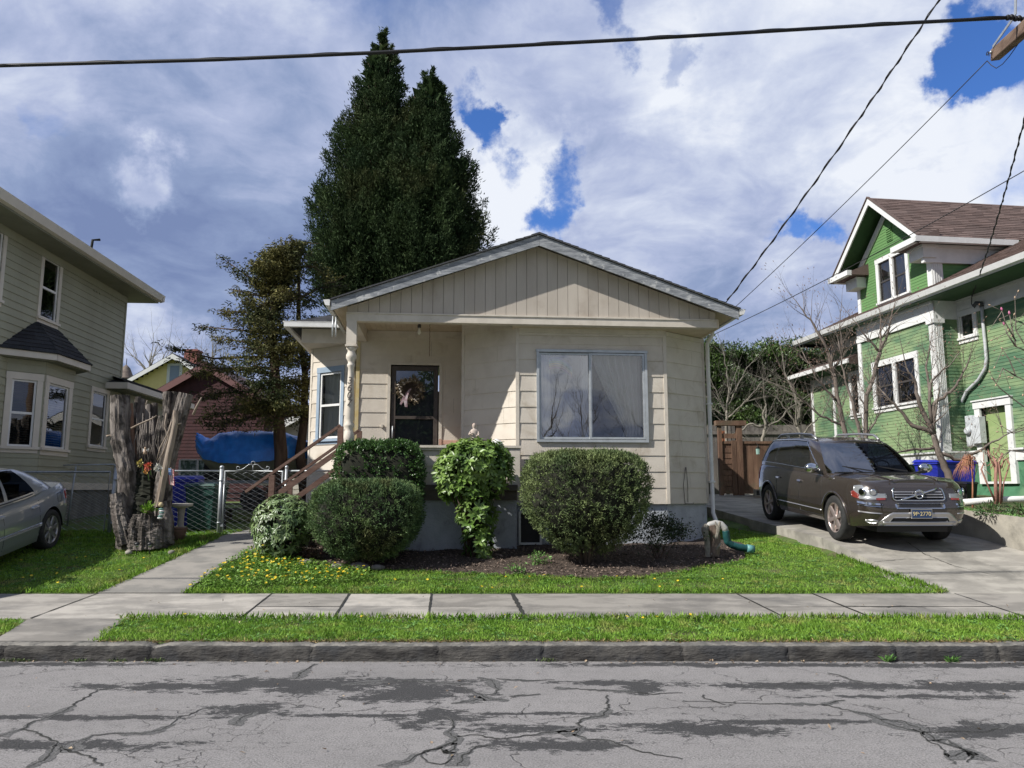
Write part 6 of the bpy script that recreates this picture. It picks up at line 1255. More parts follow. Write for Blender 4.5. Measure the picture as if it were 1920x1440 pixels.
# ------------------------------------------------------------------ shrubs
def shrub(name, label, cx, Y, w, dpt, ztop, n, lf, m, seed, shape='round', flat=.0, stem=True, lsize=(.03, .05), lw=(.008, .014), narrow=.55, group=None, zlow=.10, corek=.84, up=.35, rough_=.03, cat_='shrub', exz=2.6, exh=2.3):
    """superellipsoid shell of leaves on a core, standing on stems"""
    g = np.random.default_rng(seed); zb = gzs(cx, Y)+.01; H = ztop-zb; t = thing(name, label, cat_, (cx, Y, zb), 0, group); c = np.array([0, 0, H*(.5+zlow/2)]); hh = H*(1-zlow)/2
    def surf(a, s, k=1.):
        ca, sa = np.cos(a), np.sin(a); rr = (np.abs(ca)**exh+np.abs(sa)**exh)**(-1/exh); hor = (1-np.abs(s)**exz)**(1/exz); nar = np.where(s < 0, 1-narrow*(-s)**1.4, 1.)
        lump = 1+rough_*np.sin(a*4+s*3)+rough_*.7*np.sin(a*9-s*7)+rough_*.5*np.sin(a*17+s*13)
        return np.stack([ca*rr*hor*nar*lump*w/2*k, sa*rr*hor*nar*lump*dpt/2*k, s*hh*k*(1+.02*np.sin(a*5))], 1)+c
    a = g.uniform(0, 6.283, n); s = g.uniform(-1, 1, n); s = np.where(g.random(n) < .28, 1-np.abs(g.normal(size=n))*.04, s); s = np.clip(s, -.99, .999)
    S = surf(a, s); O = S-c; nn = O/np.array([w/2, dpt/2, hh])**2; nn /= np.linalg.norm(nn, axis=1, keepdims=True)
    P = c+O*(1-np.abs(g.normal(size=n))[:, None]*.06)+nn*0
    # refill the flat top evenly
    q_ = 9; i9 = np.repeat(np.arange(n//q_+1), q_)[:n]; jt = g.normal(size=(n, 3))*.016+np.repeat(g.normal(size=(n//q_+1, 3))*.006, q_, 0)[:n]; push = np.repeat(g.normal(size=n//q_+1)*.014, q_)[:n]
    k = g.random(n) < .22; r = np.sqrt(g.random(n)); r = r*.97; ST = surf(a, (1-r**exz)**(1/exz), .985); P[k] = ST[k]; nn[k] = [0, 0, 1]; P = P[i9*q_ % n]+jt; nn = nn[i9*q_ % n]; P = P+nn*push[:, None]
    st = g.random(n) < .03; P = P+nn*(st*g.uniform(.01, .05, n))[:, None]; D = nn*.8+rdir(n, up, g)*.75; V, T = leafset(P-nn*.02, D, rdir(n, 0, g)+nn*.5, g.uniform(*lsize, n), g.uniform(*lw, n), .2, .1); npmesh('foliage', V, T, m, t)
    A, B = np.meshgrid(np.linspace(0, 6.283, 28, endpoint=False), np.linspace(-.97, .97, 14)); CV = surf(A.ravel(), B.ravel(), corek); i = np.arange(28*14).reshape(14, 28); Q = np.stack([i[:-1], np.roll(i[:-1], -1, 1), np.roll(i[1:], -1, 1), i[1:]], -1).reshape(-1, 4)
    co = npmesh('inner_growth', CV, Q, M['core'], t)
    mb = MB()
    for k in range(7):
        an = g.uniform(0, 6.28); mb.tube([(math.cos(an)*.05, math.sin(an)*.05, -.02), (math.cos(an)*.12, math.sin(an)*.12, H*.2), (math.cos(an)*w*.2, math.sin(an)*dpt*.2, H*.5)], [.022, .018, .01], 6)
    mb.build('stems', M['bark'], t, bz=0); return t
M['juniper'] = mat('clipped_juniper', (.065, .12, .048), (.14, .205, .075), 2.2, .7, island=.45, spec=.25, trans=.1, c3=(.10, .095, .035), s3=1.4, lo3=.5, hi3=.72)
M['juniper2'] = mat('clipped_juniper_olive', (.085, .125, .05), (.19, .235, .09), 2.2, .7, island=.45, spec=.25, trans=.1, c3=(.12, .125, .05), s3=1.4, lo3=.48, hi3=.72)
M['privet'] = mat('glossy_small_leaf', (.045, .10, .025), (.09, .17, .05), 2, .32, island=.4, spec=.5, trans=.1)
a = at(688, 905, 11.95); shrub('juniper_bush', 'clipped round dark green bush in front of the porch, left one of the two', a.x, 12.0, 1.66, 1.40, a.z+.02, 44000, None, M['juniper'], 71, lsize=(.03, .062), lw=(.008, .016), narrow=.42, group='clipped round bushes', rough_=.03, exh=3.0, exz=4.2, zlow=.06)
a = at(1098, 852, 12.0); shrub('juniper_bush', 'clipped round olive green bush below the picture window, right one of the two', a.x, 12.1, 1.96, 1.5, a.z+.04, 48000, None, M['juniper2'], 72, lsize=(.03, .062), lw=(.008, .016), narrow=.52, group='clipped round bushes', rough_=.038, exh=3.0, exz=4.2, zlow=.09)
a = at(712, 828, 12.8); shrub('hedge_bush', 'square clipped glossy leaved hedge before the porch wall', a.x, 12.78, 1.48, .55, a.z, 15000, None, M['privet'], 73, lsize=(.03, .055), lw=(.018, .03), narrow=.1, exz=5, exh=6, rough_=.02, cat_='hedge')
def dark_shrub():
    g = np.random.default_rng(77); a = at(1232, 1052, 12.35); z = gzs(a.x, 12.4); t = thing('small_shrub', 'small dark twiggy shrub between the right bush and the foundation corner', 'shrub', (a.x, 12.4, z)); mb = MB(); tips = []
    for k in range(9): d = np.array([g.uniform(-.5, .6), g.uniform(-.4, .4), 1.]); d /= np.linalg.norm(d); grow(mb, np.array([g.normal()*.04+.02, g.normal()*.04, 0]), d, .28, .011, 3, g, .25, .3, (1, 3), .7, tips, 4, .7)
    mb.build('stems', M['barkred'], t, bz=0); P = np.array([p for p, d in tips]); P = np.repeat(P, 12, 0)+g.normal(size=(len(P)*12, 3))*.05; n = len(P); V, T = leafset(P, rdir(n, .2, g), rdir(n, .5, g), g.uniform(.03, .055, n), g.uniform(.016, .028, n), .2)
    npmesh('foliage', V, T, mat('dark_leaf', (.02, .035, .014), (.045, .065, .025), 4, .5, island=.4), t)
dark_shrub()
def whorls(C, Nn, g, k, ln, wd, droop, spread=.9):
    parts = []
    for c, n in zip(C, Nn):
        n = n/np.linalg.norm(n); kk = int(g.integers(*k)); u = np.cross(n, [0, .3, 1.]); u /= np.linalg.norm(u); v = np.cross(n, u); an = np.arange(kk)*6.283/kk+g.uniform(0, 6)+g.normal(size=kk)*.2
        D = np.outer(np.cos(an), u)+np.outer(np.sin(an), v)+n*g.uniform(.15, .9, (kk, 1))*(1-abs(droop)) ; D[:, 2] -= max(0, droop)*1.0; parts.append((np.repeat(c[None], kk, 0), D, np.tile(n, (kk, 1)), g.uniform(*ln, kk), g.uniform(*wd, kk)))
    P, D, NN, Ls, W = (np.concatenate([p[i] for p in parts]) for i in range(5)); n = len(P)
    D = D/np.linalg.norm(D, axis=1, keepdims=True); S = np.cross(D, NN); S /= np.linalg.norm(S, axis=1, keepdims=True)+1e-9; U = np.cross(S, D); Ls = Ls[:, None]; W = W[:, None]; bd = .18
    rows = [P, P+D*Ls*.3-U*.02*Ls, P+D*Ls*.68-U*bd*.45*Ls, P+D*Ls-U*bd*Ls]; ws = [.12, .85, 1., .05]; V = []
    for r_, w_ in zip(rows, ws): V += [r_-S*W*.5*w_+U*W*.16*w_, r_, r_+S*W*.5*w_+U*W*.16*w_]
    V = np.stack(V, 1).reshape(-1, 3); i = np.arange(n)[:, None]*12; F = []
    for j in range(3):
        for s in (0, 1): F.append(np.concatenate([i+j*3+s, i+j*3+s+1, i+(j+1)*3+s+1, i+(j+1)*3+s], 1))
    return V, np.concatenate(F)
def rhodo(name, label, cx, Y, lobes, nW, m, seed, ln, wd, k, droop, stems, base_extra=None):
    g = np.random.default_rng(seed); zb = gzs(cx, Y); t = thing(name, label, 'shrub', (cx, Y, zb)); C = []; NN = []
    for (x, y, z, rx, ry, rz, n) in lobes:
        d = rdir(n, .15, g); rr = 1-.35*g.random(n)**2; C.append(np.array([x, y, z])+d*np.array([rx, ry, rz])*rr[:, None]); q = d/np.array([rx, ry, rz]); q[:, 2] += .5*np.linalg.norm(q, axis=1); NN.append(q+g.normal(size=(n, 3))*.4)
    C = np.concatenate(C); NN = np.concatenate(NN); k_ = C[:, 2] > .05; C, NN = C[k_], NN[k_]; V, F = whorls(C, NN, g, k, ln, wd, droop); npmesh('foliage', V, F, m, t, smooth=True)
    mb = MB()
    for i in range(stems):
        c = C[g.integers(0, len(C))]; x0 = g.normal()*.05; mb.tube([(x0, g.normal()*.05, -.02), (x0+c[0]*.25, c[1]*.3, c[2]*.45), (c[0]*.85, c[1]*.85, c[2]*.95)], [.022, .015, .006], 6)
    mb.build('stems', M['barkred'], t, bz=0)
    mb = MB()
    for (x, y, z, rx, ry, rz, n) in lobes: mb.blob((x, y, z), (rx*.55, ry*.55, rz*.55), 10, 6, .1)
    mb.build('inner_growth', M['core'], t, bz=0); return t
a0 = at(888, 1040, 12.5); zb = gzs(a0.x, 12.5); T_ = at(888, 825, 12.5).z-zb
rhodo('rhododendron', 'tall top heavy rhododendron with bright yellow green leaves before the porch corner', a0.x, 12.5, [(-.0, 0, T_-.36, .52, .42, .36, 330), (-.30, 0, T_-.50, .31, .3, .40, 120), (.31, 0, T_-.46, .29, .3, .42, 120), (.05, 0, .72, .30, .26, .42, 110), (.08, 0, .25, .24, .22, .28, 70), (-.15, .0, T_-.75, .42, .3, .25, 90)], 0, mat('rhododendron_leaf', (.12, .215, .04), (.20, .30, .075), 2.5, .38, island=.35, spec=.5, trans=.28, c3=(.05, .10, .02), s3=2, lo3=.5, hi3=.62), 81, (.09, .15), (.034, .052), (5, 9), .05, 16)
a0 = at(530, 1042, 12.35); zb = gzs(a0.x, 12.35); T_ = at(530, 922, 12.35).z-zb
rhodo('rhododendron', 'low round rhododendron with drooping grey green leaves beside the walkway gate', a0.x, 12.35, [(0, 0, T_*.52, .50, .42, T_*.46, 420), (-.05, -.1, .25, .36, .3, .25, 110)], 0, mat('grey_green_leaf', (.08, .135, .045), (.17, .23, .09), 2.5, .38, island=.4, spec=.5, trans=.12), 82, (.065, .11), (.022, .034), (5, 8), .50, 12)
# ivy-like clump under the tall one's foot and low growth by the right bush
def low_growth():
    g = np.random.default_rng(90)
    for nm, lab, px, py, Y, r, n, m in (('low_plant', 'pale leaved seedling at the left foot of the right round bush', 1010, 1040, 12.0, .22, 160, M['clover']), ('low_plant', 'dark red leaved low plant between the two left shrubs', 585, 1035, 12.3, .22, 160, mat('red_leaf', (.10, .03, .025), (.06, .06, .02), 8, .5, island=.4)), ('low_plant', 'leafy dandelion clump on the edge of the bark bed', 970, 1070, 11.5, .16, 90, M['clover'])):
        a = at(px, py, Y); z = gzs(a.x, Y); t = thing(nm, lab, 'plant', (a.x, Y, z+.01)); d = rdir(n, .6, g); P = d*[r, r*.6, r*1.0]*g.random((n, 1))**.5; P[:, 2] = np.abs(P[:, 2]); V, T = leafset(P, rdir(n, .5, g), rdir(n, .8, g), g.uniform(.03, .07, n), g.uniform(.014, .025, n), .2, .1); npmesh('leaves', V, T, m, t)
        mb = MB(); [mb.tube([(0, 0, -.01), tuple(P[g.integers(0, n)])], [.004, .002], 4) for _ in range(8)]; mb.build('stems', M['bark'], t, bz=0)
low_growth()
# plants on the raised garden by the retaining wall
def garden_plants():
    g = np.random.default_rng(95); m = mat('garden_leaf', (.04, .09, .025), (.08, .14, .04), 5, .45, island=.4, spec=.4)
    for px, py, Y, r, lab in ((1856, 958, 12.9, .24, 'dark green tuft of leaves above the retaining wall, left one of the two'), (1915, 962, 12.7, .24, 'dark green tuft of leaves above the retaining wall, right one of the two')):
        a = at(px, py, Y); t = thing('garden_plant', lab, 'plant', (a.x, Y, float(g_up(Y))), 0, 'leafy tufts above the wall'); n = 260; d = rdir(n, .3, g); P = d*[r, r, r*.9]*g.random((n, 1))**.4; P[:, 2] = np.abs(P[:, 2]); V, T = leafset(P, d+rdir(n, .4, g)*.6, rdir(n, 1, g), g.uniform(.05, .10, n), g.uniform(.014, .024, n), .2, .15); npmesh('leaves', V, T, m, t)
        mb = MB(); [mb.tube([(0, 0, -.01), tuple(P[g.integers(0, n)]*.8)], [.006, .003], 4) for _ in range(14)]; mb.build('stems', M['bark'], t, bz=0)
    # pruned pinkish shrub
    pk = mat('pink_bark', (.36, .19, .14), (.26, .13, .10), 9, .8, .3, 40); Y = 13.3; a = at(1870, 945, Y); z = float(g_up(Y)); t = thing('pruned_shrub', 'hard pruned shrub with pinkish upright stems above the retaining wall', 'shrub', (a.x, Y, z)); o = Vector((a.x, Y, z)); W = lambda x, y, dy=0: tuple(at(x, y, Y+dy)-o); mb = MB()
    for lm, r in (([(1868, 945), (1867, 900), (1868, 870), (1862, 855)], .035), ([(1874, 945), (1876, 900), (1872, 868), (1880, 850)], .03), ([(1869, 880), (1858, 862), (1852, 845)], .018), ([(1874, 880), (1884, 862), (1892, 858)], .016), ([(1878, 942), (1882, 905), (1893, 870), (1888, 860)], .015), ([(1866, 940), (1850, 905), (1840, 880), (1845, 868)], .018)): mb.tube([W(*q) for q in lm], [r]+[r*.8]*(len(lm)-2)+[r*.6], 7)
    for _ in range(26): x, y = 1870+g.normal()*14, 868+g.normal()*12; mb.tube([W(x, y), W(x+g.normal()*8, y-10-g.random()*8, g.normal()*.1)], [.008, .003], 4)
    mb.build('stems', pk, t, bz=0)
    # weeping red twig shrub
    rd = mat('red_twig', (.36, .13, .08), (.42, .22, .12), 9, .7, island=.25); Y = 13.9; a = at(1822, 935, Y); z = float(g_up(Y)); t = thing('red_twig_shrub', 'weeping shrub of thin reddish bare twigs in front of the blue bin', 'shrub', (a.x, Y, z)); o = Vector((a.x, Y, z)); mb = MB(); mb.tube([(0, 0, -.02), W(1824, 900), W(1821, 868)], [.02, .016, .012], 6)
    W = lambda x, y, dy=0: tuple(at(x, y, Y+dy)-o); mb = MB(); mb.tube([(0, 0, -.02), W(1824, 900), W(1821, 862)], [.02, .016, .012], 6)
    for _ in range(60):
        ex, ey = 1822-g.random()*34+g.random()*14, 868+g.random()*34; dy = g.normal()*.25; mb.tube([W(1821+g.normal()*3, 864), W((1821+ex)/2, 858+g.normal()*4, dy*.5), W(ex, (868+ey)/2, dy), W(ex-4, ey, dy)], [.006, .005, .004, .002], 4)
    mb.build('twigs', rd, t, bz=0)
garden_plants()
# trees mirrored in the picture window; unseen hedge added to darken the door glass
for k, (x, y) in enumerate([(6.2, -13), (9.3, -14.5), (12.6, -13.5)]):
    g = np.random.default_rng(100+k); t = thing('street_tree', ['bare tree across the street mirrored at the left of the picture window', 'bare tree across the street mirrored in the middle of the picture window', 'bare tree across the street mirrored at the right of the picture window'][k], 'tree', (x, y, .02), 0, 'bare trees across the street'); mb = MB(); tips = []
    grow(mb, np.zeros(3), np.array([0, 0, 1.]), 3.3, .18, 5, g, .35, .25, (2, 3), .72, tips, 5, .7); mb.build('trunk', M['twig'], t, bz=0)
def added_hedge():
    g = np.random.default_rng(120); t = thing('hedge', 'tall dark evergreen hedge added out of view across the street to darken the door glass', 'hedge', (0, -17, .02)); n = 9000; x = g.uniform(-7, 4.6, n); z = g.random(n)*(8.6+.7*np.sin(x*1.1)+.6*np.sin(x*2.7)); y = g.normal(size=n)*.4; V, T = leafset(np.stack([x, y, z], 1), rdir(n, .2, g), rdir(n, 0, g), g.uniform(.25, .45, n), g.uniform(.14, .25, n), .2); npmesh('foliage', V, T, M['juniper'], t)
    mb = MB(); mb.box((-6.8, -.3, 0), (4.4, .3, 7.6)); mb.build('inner_growth', M['core'], t, bz=0)
added_hedge()
# ------------------------------------------------------------------ cars
M['tyre'] = mat('tyre', (.018, .018, .018), (.03, .03, .03), 20, .85, .2, 60)
M['chrome'] = mat('chrome', (.62, .63, .64), rough=.12, metal=1.)
M['silver'] = mat('silver_trim', (.42, .41, .40), rough=.3, metal=.75)
M['blackplastic'] = mat('black_plastic', (.015, .015, .016), rough=.5)
M['carglass'] = glassmat('car_glass', (.12, .15, .20), .0, mult=.28)
M['interior'] = mat('car_interior', (.06, .058, .055), rough=.8)
def paint(name, c, metal=.5, rough=.32):
    m = bpy.data.materials.new(name); m.use_nodes = True; b = m.node_tree.nodes['Principled BSDF']; b.inputs['Base Color'].default_value = (*c, 1); b.inputs['Metallic'].default_value = metal; b.inputs['Roughness'].default_value = rough; b.inputs['Coat Weight'].default_value = 1.; b.inputs['Coat IOR'].default_value = 1.6; b.inputs['Coat Roughness'].default_value = .03; return m
class Car:
    def __init__(s, L_, W, n, zb, zt, wf, lf, lr, wheels, R_, cx=0.):
        s.a = L_/2; s.b = W/2; s.n = n; s.zb = zb; s.zt = zt; s.wf = wf; s.lf = lf; s.lr = lr; s.wh = wheels; s.R = R_
        xs = np.arange(-.90*s.a, .90*s.a+.001, .03); ye = (1-.90**n)**(1/n)
        cap = np.linspace(1, 0, 22)**1.0
        X = []; Y = []
        for q in cap[::-1]: yy = q*ye; X.append((1-yy**n)**(1/n)); Y.append(yy)     # front centre -> corner
        for x in xs[::-1][1:]: X.append(x/s.a); Y.append((1-abs(x/s.a)**n)**(1/n))
        for q in cap[1:]: yy = q*ye; X.append(-(1-yy**n)**(1/n)); Y.append(yy)
        s.X = np.array(X); s.Y = np.array(Y); d = np.hypot(np.diff(s.X*s.a), np.diff(s.Y*s.b)); s.S = np.concatenate([[0], np.cumsum(d)]); s.N = len(X)
    def row(s, t):
        x = s.X*s.a; f = np.where(x > 0, s.lf(t), s.lr(t)); xx = x*(1+(f-1)*np.clip(np.abs(s.X), 0, 1)**2); y = s.Y*s.b*s.wf(t); z = s.zb(xx)+(s.zt(xx)-s.zb(xx))*t
        return xx, y, z
    def P(s, arc, z, off=0., side=1):
        """point on the body skin at arc length from the front centre and height z"""
        x0 = np.interp(arc, s.S, s.X)*s.a; t = (z-s.zb(x0))/(s.zt(x0)-s.zb(x0)); t = float(np.clip(t, 0, 1))
        def at_(ar): xx, y, _ = s.row(t); return np.array([np.interp(ar, s.S, xx), np.interp(ar, s.S, y)])
        p = at_(arc); q = at_(arc+.02)-at_(max(arc-.02, 0) if arc > 0 else -.0)
        if arc < .02: q = np.array([0, 1.])
        q /= np.linalg.norm(q)+1e-9; nrm = np.array([q[1], -q[0]])
        if nrm[0]*p[0] < 0 and abs(p[0]) > s.a*.8: nrm = -nrm
        if abs(p[0]) < s.a*.8 and nrm[1] < 0: nrm = -nrm
        p = p+nrm*off; return (p[0], p[1]*side, z)
    def patch(s, mb, poly, off=.008, side=1, nu=10, nv=3, both=False):
        """poly: list of (arc, zlow, zhigh)"""
        for sd in ((1, -1) if both else (side,)):
            A = np.array(poly, float); ar = np.linspace(A[0, 0], A[-1, 0], nu+1); V = []
            for o in (off, -.02):
                for v in range(nv+1):
                    for a_ in ar:
                        lo, hi = np.interp(a_, A[:, 0], A[:, 1]), np.interp(a_, A[:, 0], A[:, 2]); ab = abs(a_); sg = sd*(1 if a_ >= 0 else -1); V.append(s.P(ab, lo+(hi-lo)*v/nv, o, sg))
            k = nu+1; F = [(v*k+u, v*k+u+1, (v+1)*k+u+1, (v+1)*k+u) for v in range(nv) for u in range(nu)]; h = k*(nv+1)
            F += [(u, u+1, h+u+1, h+u) for u in range(nu)]+[(nv*k+u, nv*k+u+1, h+nv*k+u+1, h+nv*k+u) for u in range(nu)]+[(v*k, (v+1)*k, h+(v+1)*k, h+v*k) for v in range(nv)]+[(v*k+nu, (v+1)*k+nu, h+(v+1)*k+nu, h+v*k+nu) for v in range(nv)]
            mb.smooth = True; mb.add(V, F); mb.smooth = False
    def body(s, m, t, name='body', crown=.04, rows=16):
        T = np.linspace(0, 1, rows); G = [s.row(q) for q in T]; N_ = s.N; V = []; wh = s.wh; zc = s.R*.98; Ra = s.R+.055; inside = []
        for (x, y, z) in G:
            for i in range(N_):
                px, pz = x[i], z[i]; ins = False
                if s.Y[i] > .8:
                    for wx in wh:
                        d = math.hypot(px-wx, pz-zc)
                        if d < Ra+.012:
                            ins = d < Ra-.001
                            if d > 1e-3: px, pz = wx+(px-wx)*Ra/d, zc+(pz-zc)*Ra/d
                            pz = max(pz, z[i] if not ins else pz)
                V.append((px, y[i], pz)); inside.append(ins)
        mb = MB(); F = []; W_ = np.array(V)
        for sg in (1, -1):
            b = len(mb.v); mb.v += [(v[0], v[1]*sg, v[2]) for v in V]
            for r in range(rows-1):
                for i in range(N_-1):
                    q = (r*N_+i, r*N_+i+1, (r+1)*N_+i+1, (r+1)*N_+i)
                    if sum(inside[k] for k in q) >= 3: continue
                    mb.f.append([b+k for k in q]); mb.m.append(0); mb.sm.append(True)
            if sg == 1: b0 = b
            else: b1 = b
        # top skin
        x, y, z = G[-1]; K = 12; b = len(mb.v)
        for i in range(N_):
            for k in range(K+1):
                f = 1-2*k/K; cr = crown*(1-abs(f)**2.2)*min(1., y[i]/(s.b*.5)); mb.v.append((x[i], y[i]*f, z[i]+cr))
        for i in range(N_-1):
            for k in range(K): mb.f.append([b+i*(K+1)+k, b+i*(K+1)+k+1, b+(i+1)*(K+1)+k+1, b+(i+1)*(K+1)+k]); mb.m.append(0); mb.sm.append(True)
        o = mb.build(name, m, t, bz=0)
        # floor pan and arch liners
        mb = MB(); mb.box((-s.a*.93, -s.b*.62, .22), (s.a*.9, s.b*.62, .34))
        for wx in wh:
            for sg in (1, -1):
                bb = len(mb.v); n = 18
                for q in range(n+1):
                    an = math.pi*q/n; 
                    for yy in (s.b*.60, s.b*.97): mb.v.append((wx+math.cos(an)*Ra, yy*sg, zc+math.sin(an)*Ra))
                for q in range(n): mb.f.append([bb+2*q, bb+2*q+1, bb+2*q+3, bb+2*q+2]); mb.m.append(0); mb.sm.append(True)
                bb = len(mb.v); mb.v.append((wx, s.b*.60*sg, zc)); 
                for q in range(n+1): an = math.pi*q/n; mb.v.append((wx+math.cos(an)*Ra, s.b*.60*sg, zc+math.sin(an)*Ra))
                for q in range(n): mb.f.append([bb, bb+1+q, bb+2+q]); mb.m.append(0); mb.sm.append(False)
        mb.build('underbody', M['blackplastic'], t, bz=0); return o
def greenhouse(t, m, low, top, rows, glassid, gm, n0=6., n1=6., crown=.05, roofm=None):
    """low/top: (xrear, xfront, halfwidth, z function of x). glassid(f, r, cap)-> part name or None"""
    fs = np.linspace(0, 1, 15); yy = np.linspace(0, 1, 12)
    U = []   # unit outline: (fx in -1..1, fy)
    def unit(n):
        ye = (1-.88**n)**(1/n); X = []; Y = []
        for q in np.linspace(0, 1, 14): X.append((1-(q*ye)**n)**(1/n)); Y.append(q*ye)
        for x in np.linspace(.88, -.88, 60)[1:]: X.append(x); Y.append((1-abs(x)**n)**(1/n))
        for q in np.linspace(1, 0, 14)[1:]: X.append(-(1-(q*ye)**n)**(1/n)); Y.append(q*ye)
        return np.array(X), np.array(Y)
    X0, Y0 = unit(n0); X1, Y1 = unit(n1); N_ = len(X0); G = []
    for r in range(rows+1):
        f = r/rows; e = 1-(1-f)**1.25; cx = lambda q: (q[0]+q[1])/2; hl = lambda q: (q[1]-q[0])/2
        xa = cx(low)+X0*hl(low); xb = cx(top)+X1*hl(top); ya = Y0*low[2]; yb = Y1*top[2]; za = low[3](xa); zb_ = top[3](xb)
        G.append(np.stack([xa+(xb-xa)*f, ya+(yb-ya)*(f**1.35), za+(zb_-za)*e], 1))
    G = np.array(G); parts = {}
    for sg in (1, -1):
        for r in range(rows):
            for i in range(N_-1):
                cap_ = 'front' if i < 13 else ('rear' if i >= N_-14 else 'side'); fx = (X0[i]+X0[i+1])/2; k = glassid(fx, r/rows, (r+1)/rows, cap_, (Y0[i]+Y0[i+1])/2)
                key = k if k in (None, 'windscreen', 'rear_window') else (k, sg); mb = parts.setdefault(key, MB()); mb.smooth = True
                q = [G[r, i], G[r, i+1], G[r+1, i+1], G[r+1, i]]
                if key is not None:
                    c = sum(q)/4
                mb.add([(p[0], p[1]*sg, p[2]) for p in q], [(0, 1, 2, 3)])
    rb = parts.setdefault(None, MB()); x, y, z = G[-1].T; K = 12; V = []
    for i in range(N_):
        for k in range(K+1): f = 1-2*k/K; V.append((x[i], y[i]*f, z[i]+crown*(1-abs(f)**2.4)*min(1., y[i]/(top[2]*.6))))
    rb.add(V, [(i*(K+1)+k, i*(K+1)+k+1, (i+1)*(K+1)+k+1, (i+1)*(K+1)+k) for i in range(N_-1) for k in range(K)])
    for key, mb in parts.items():
        nm = 'cabin_frame' if key is None else (key if isinstance(key, str) else key[0])
        me = bpy.data.meshes.new(nm); me.from_pydata(mb.v, [], mb.f)
        import bmesh
        bm = bmesh.new(); bm.from_mesh(me); bmesh.ops.remove_doubles(bm, verts=bm.verts, dist=.0008); bm.to_mesh(me); bm.free(); me.polygons.foreach_set('use_smooth', [True]*len(me.polygons)); me.materials.append(m if key is None else gm)
        o = bpy.data.objects.new(nm, me); col.objects.link(o); o.parent = t
    return G
def wheel(t, x, y, r, w, rimm, spokes=6, rr=.66, turn=0.):
    sg = 1 if y > 0 else -1; e = bpy.data.objects.new('wheel', None); col.objects.link(e); e.parent = t; e.location = (x, y, r); e.rotation_euler = (0, 0, turn)
    # outer side of the wheel points along +y*sg
    mb = MB(); mb.lathe([(r*rr, -w/2*.9), (r*.9, -w/2), (r*.985, -w/2*.8), (r, -w*.3), (r, w*.3), (r*.985, w/2*.8), (r*.9, w/2), (r*rr, w/2*.9), (r*rr*.97, w/2*.75), (r*rr*.97, -w/2*.75)], (0, 0, 0), 40, ax='y', cap=False)
    mb.build('tyre', M['tyre'], e, bz=0)
    mb = MB(); R0 = r*rr; d = sg*w*.40
    mb.lathe([(R0, d), (R0*.95, d*.98), (R0*.93, d*.6), (R0*.93, d*.2)], (0, 0, 0), 40, ax='y') if False else None
    n = 40; b = len(mb.v)
    for (ra, dd) in ((R0*1.0, d*1.08), (R0*.95, d*1.10), (R0*.92, d*.8), (R0*.90, -d*.5)):
        for j in range(n): an = 2*math.pi*j/n; mb.v.append((ra*math.cos(an), dd, ra*math.sin(an)))
    for k in range(3):
        for j in range(n): j2 = (j+1) % n; mb.f.append([b+k*n+j, b+k*n+j2, b+(k+1)*n+j2, b+(k+1)*n+j]); mb.m.append(0); mb.sm.append(True)
    for k in range(spokes):
        an = 2*math.pi*k/spokes+.3; c, s_ = math.cos(an), math.sin(an); P = lambda rad, off, dp: (rad*c-off*s_, dp, rad*s_+off*c)
        a0, a1 = R0*.18, R0*.95; w0, w1 = R0*.12, R0*.155
        mb.hexa([P(a0, -w0, d*.70), P(a1, -w1, d*.80), P(a1, w1, d*.80), P(a0, w0, d*.70), P(a0, -w0*.8, d*.95), P(a1, -w1*.8, d*1.05), P(a1, w1*.8, d*1.05), P(a0, w0*.8, d*.95)])
    mb.lathe([(R0*.26, d*.6), (R0*.26, d*.95), (R0*.14, d*1.02), (.001, d*1.03)] if sg > 0 else [(R0*.26, d*.6), (R0*.26, d*.95), (R0*.14, d*1.02), (.001, d*1.03)], (0, 0, 0), 20, ax='y')
    mb.build('rim', rimm, e, bz=0)
    mb = MB(); mb.lathe([(R0*.60, d*.35), (R0*.62, d*.45), (R0*.3, d*.5), (.001, d*.5)], (0, 0, 0), 24, ax='y'); mb.build('brake_disc', M['silver'], e, bz=0)
    return e
def interior(t, x0, seats, z0, w, wheel_y):
    mb = MB()
    for x in seats:
        for y in (-.37*w, .37*w): mb.box((x-.25, y-.24, z0), (x+.25, y+.24, z0+.16)); mb.prism([(x-.25, y-.24, z0+.1), (x-.12, y-.24, z0+.1), (x-.24, y-.24, z0+.68), (x-.36, y-.24, z0+.68)], (0, .48, 0)); mb.blob((x-.33, y, z0+.80), (.06, .13, .10), 8, 6)
    mb.build('seats', M['interior'], t, bz=0)
    mb = MB(); n = 20; c = Vector((x0-.45, wheel_y, z0+.52)); ax = Vector((-.85, 0, .5)).normalized(); u = Vector((0, 1, 0)); v = ax.cross(u); mb.tube([tuple(c+(u*math.cos(6.2832*k/n)+v*math.sin(6.2832*k/n))*.185) for k in range(n+1)], .014, 6); mb.beam(tuple(c-u*.18), tuple(c+u*.18), .03, .05); mb.build('steering_wheel', M['blackplastic'], t, bz=0)
    mb = MB(); mb.box((x0-.30, -w*.78, z0+.2), (x0+.25, w*.78, z0+.46)); mb.build('dashboard', M['blackplastic'], t, bz=0)

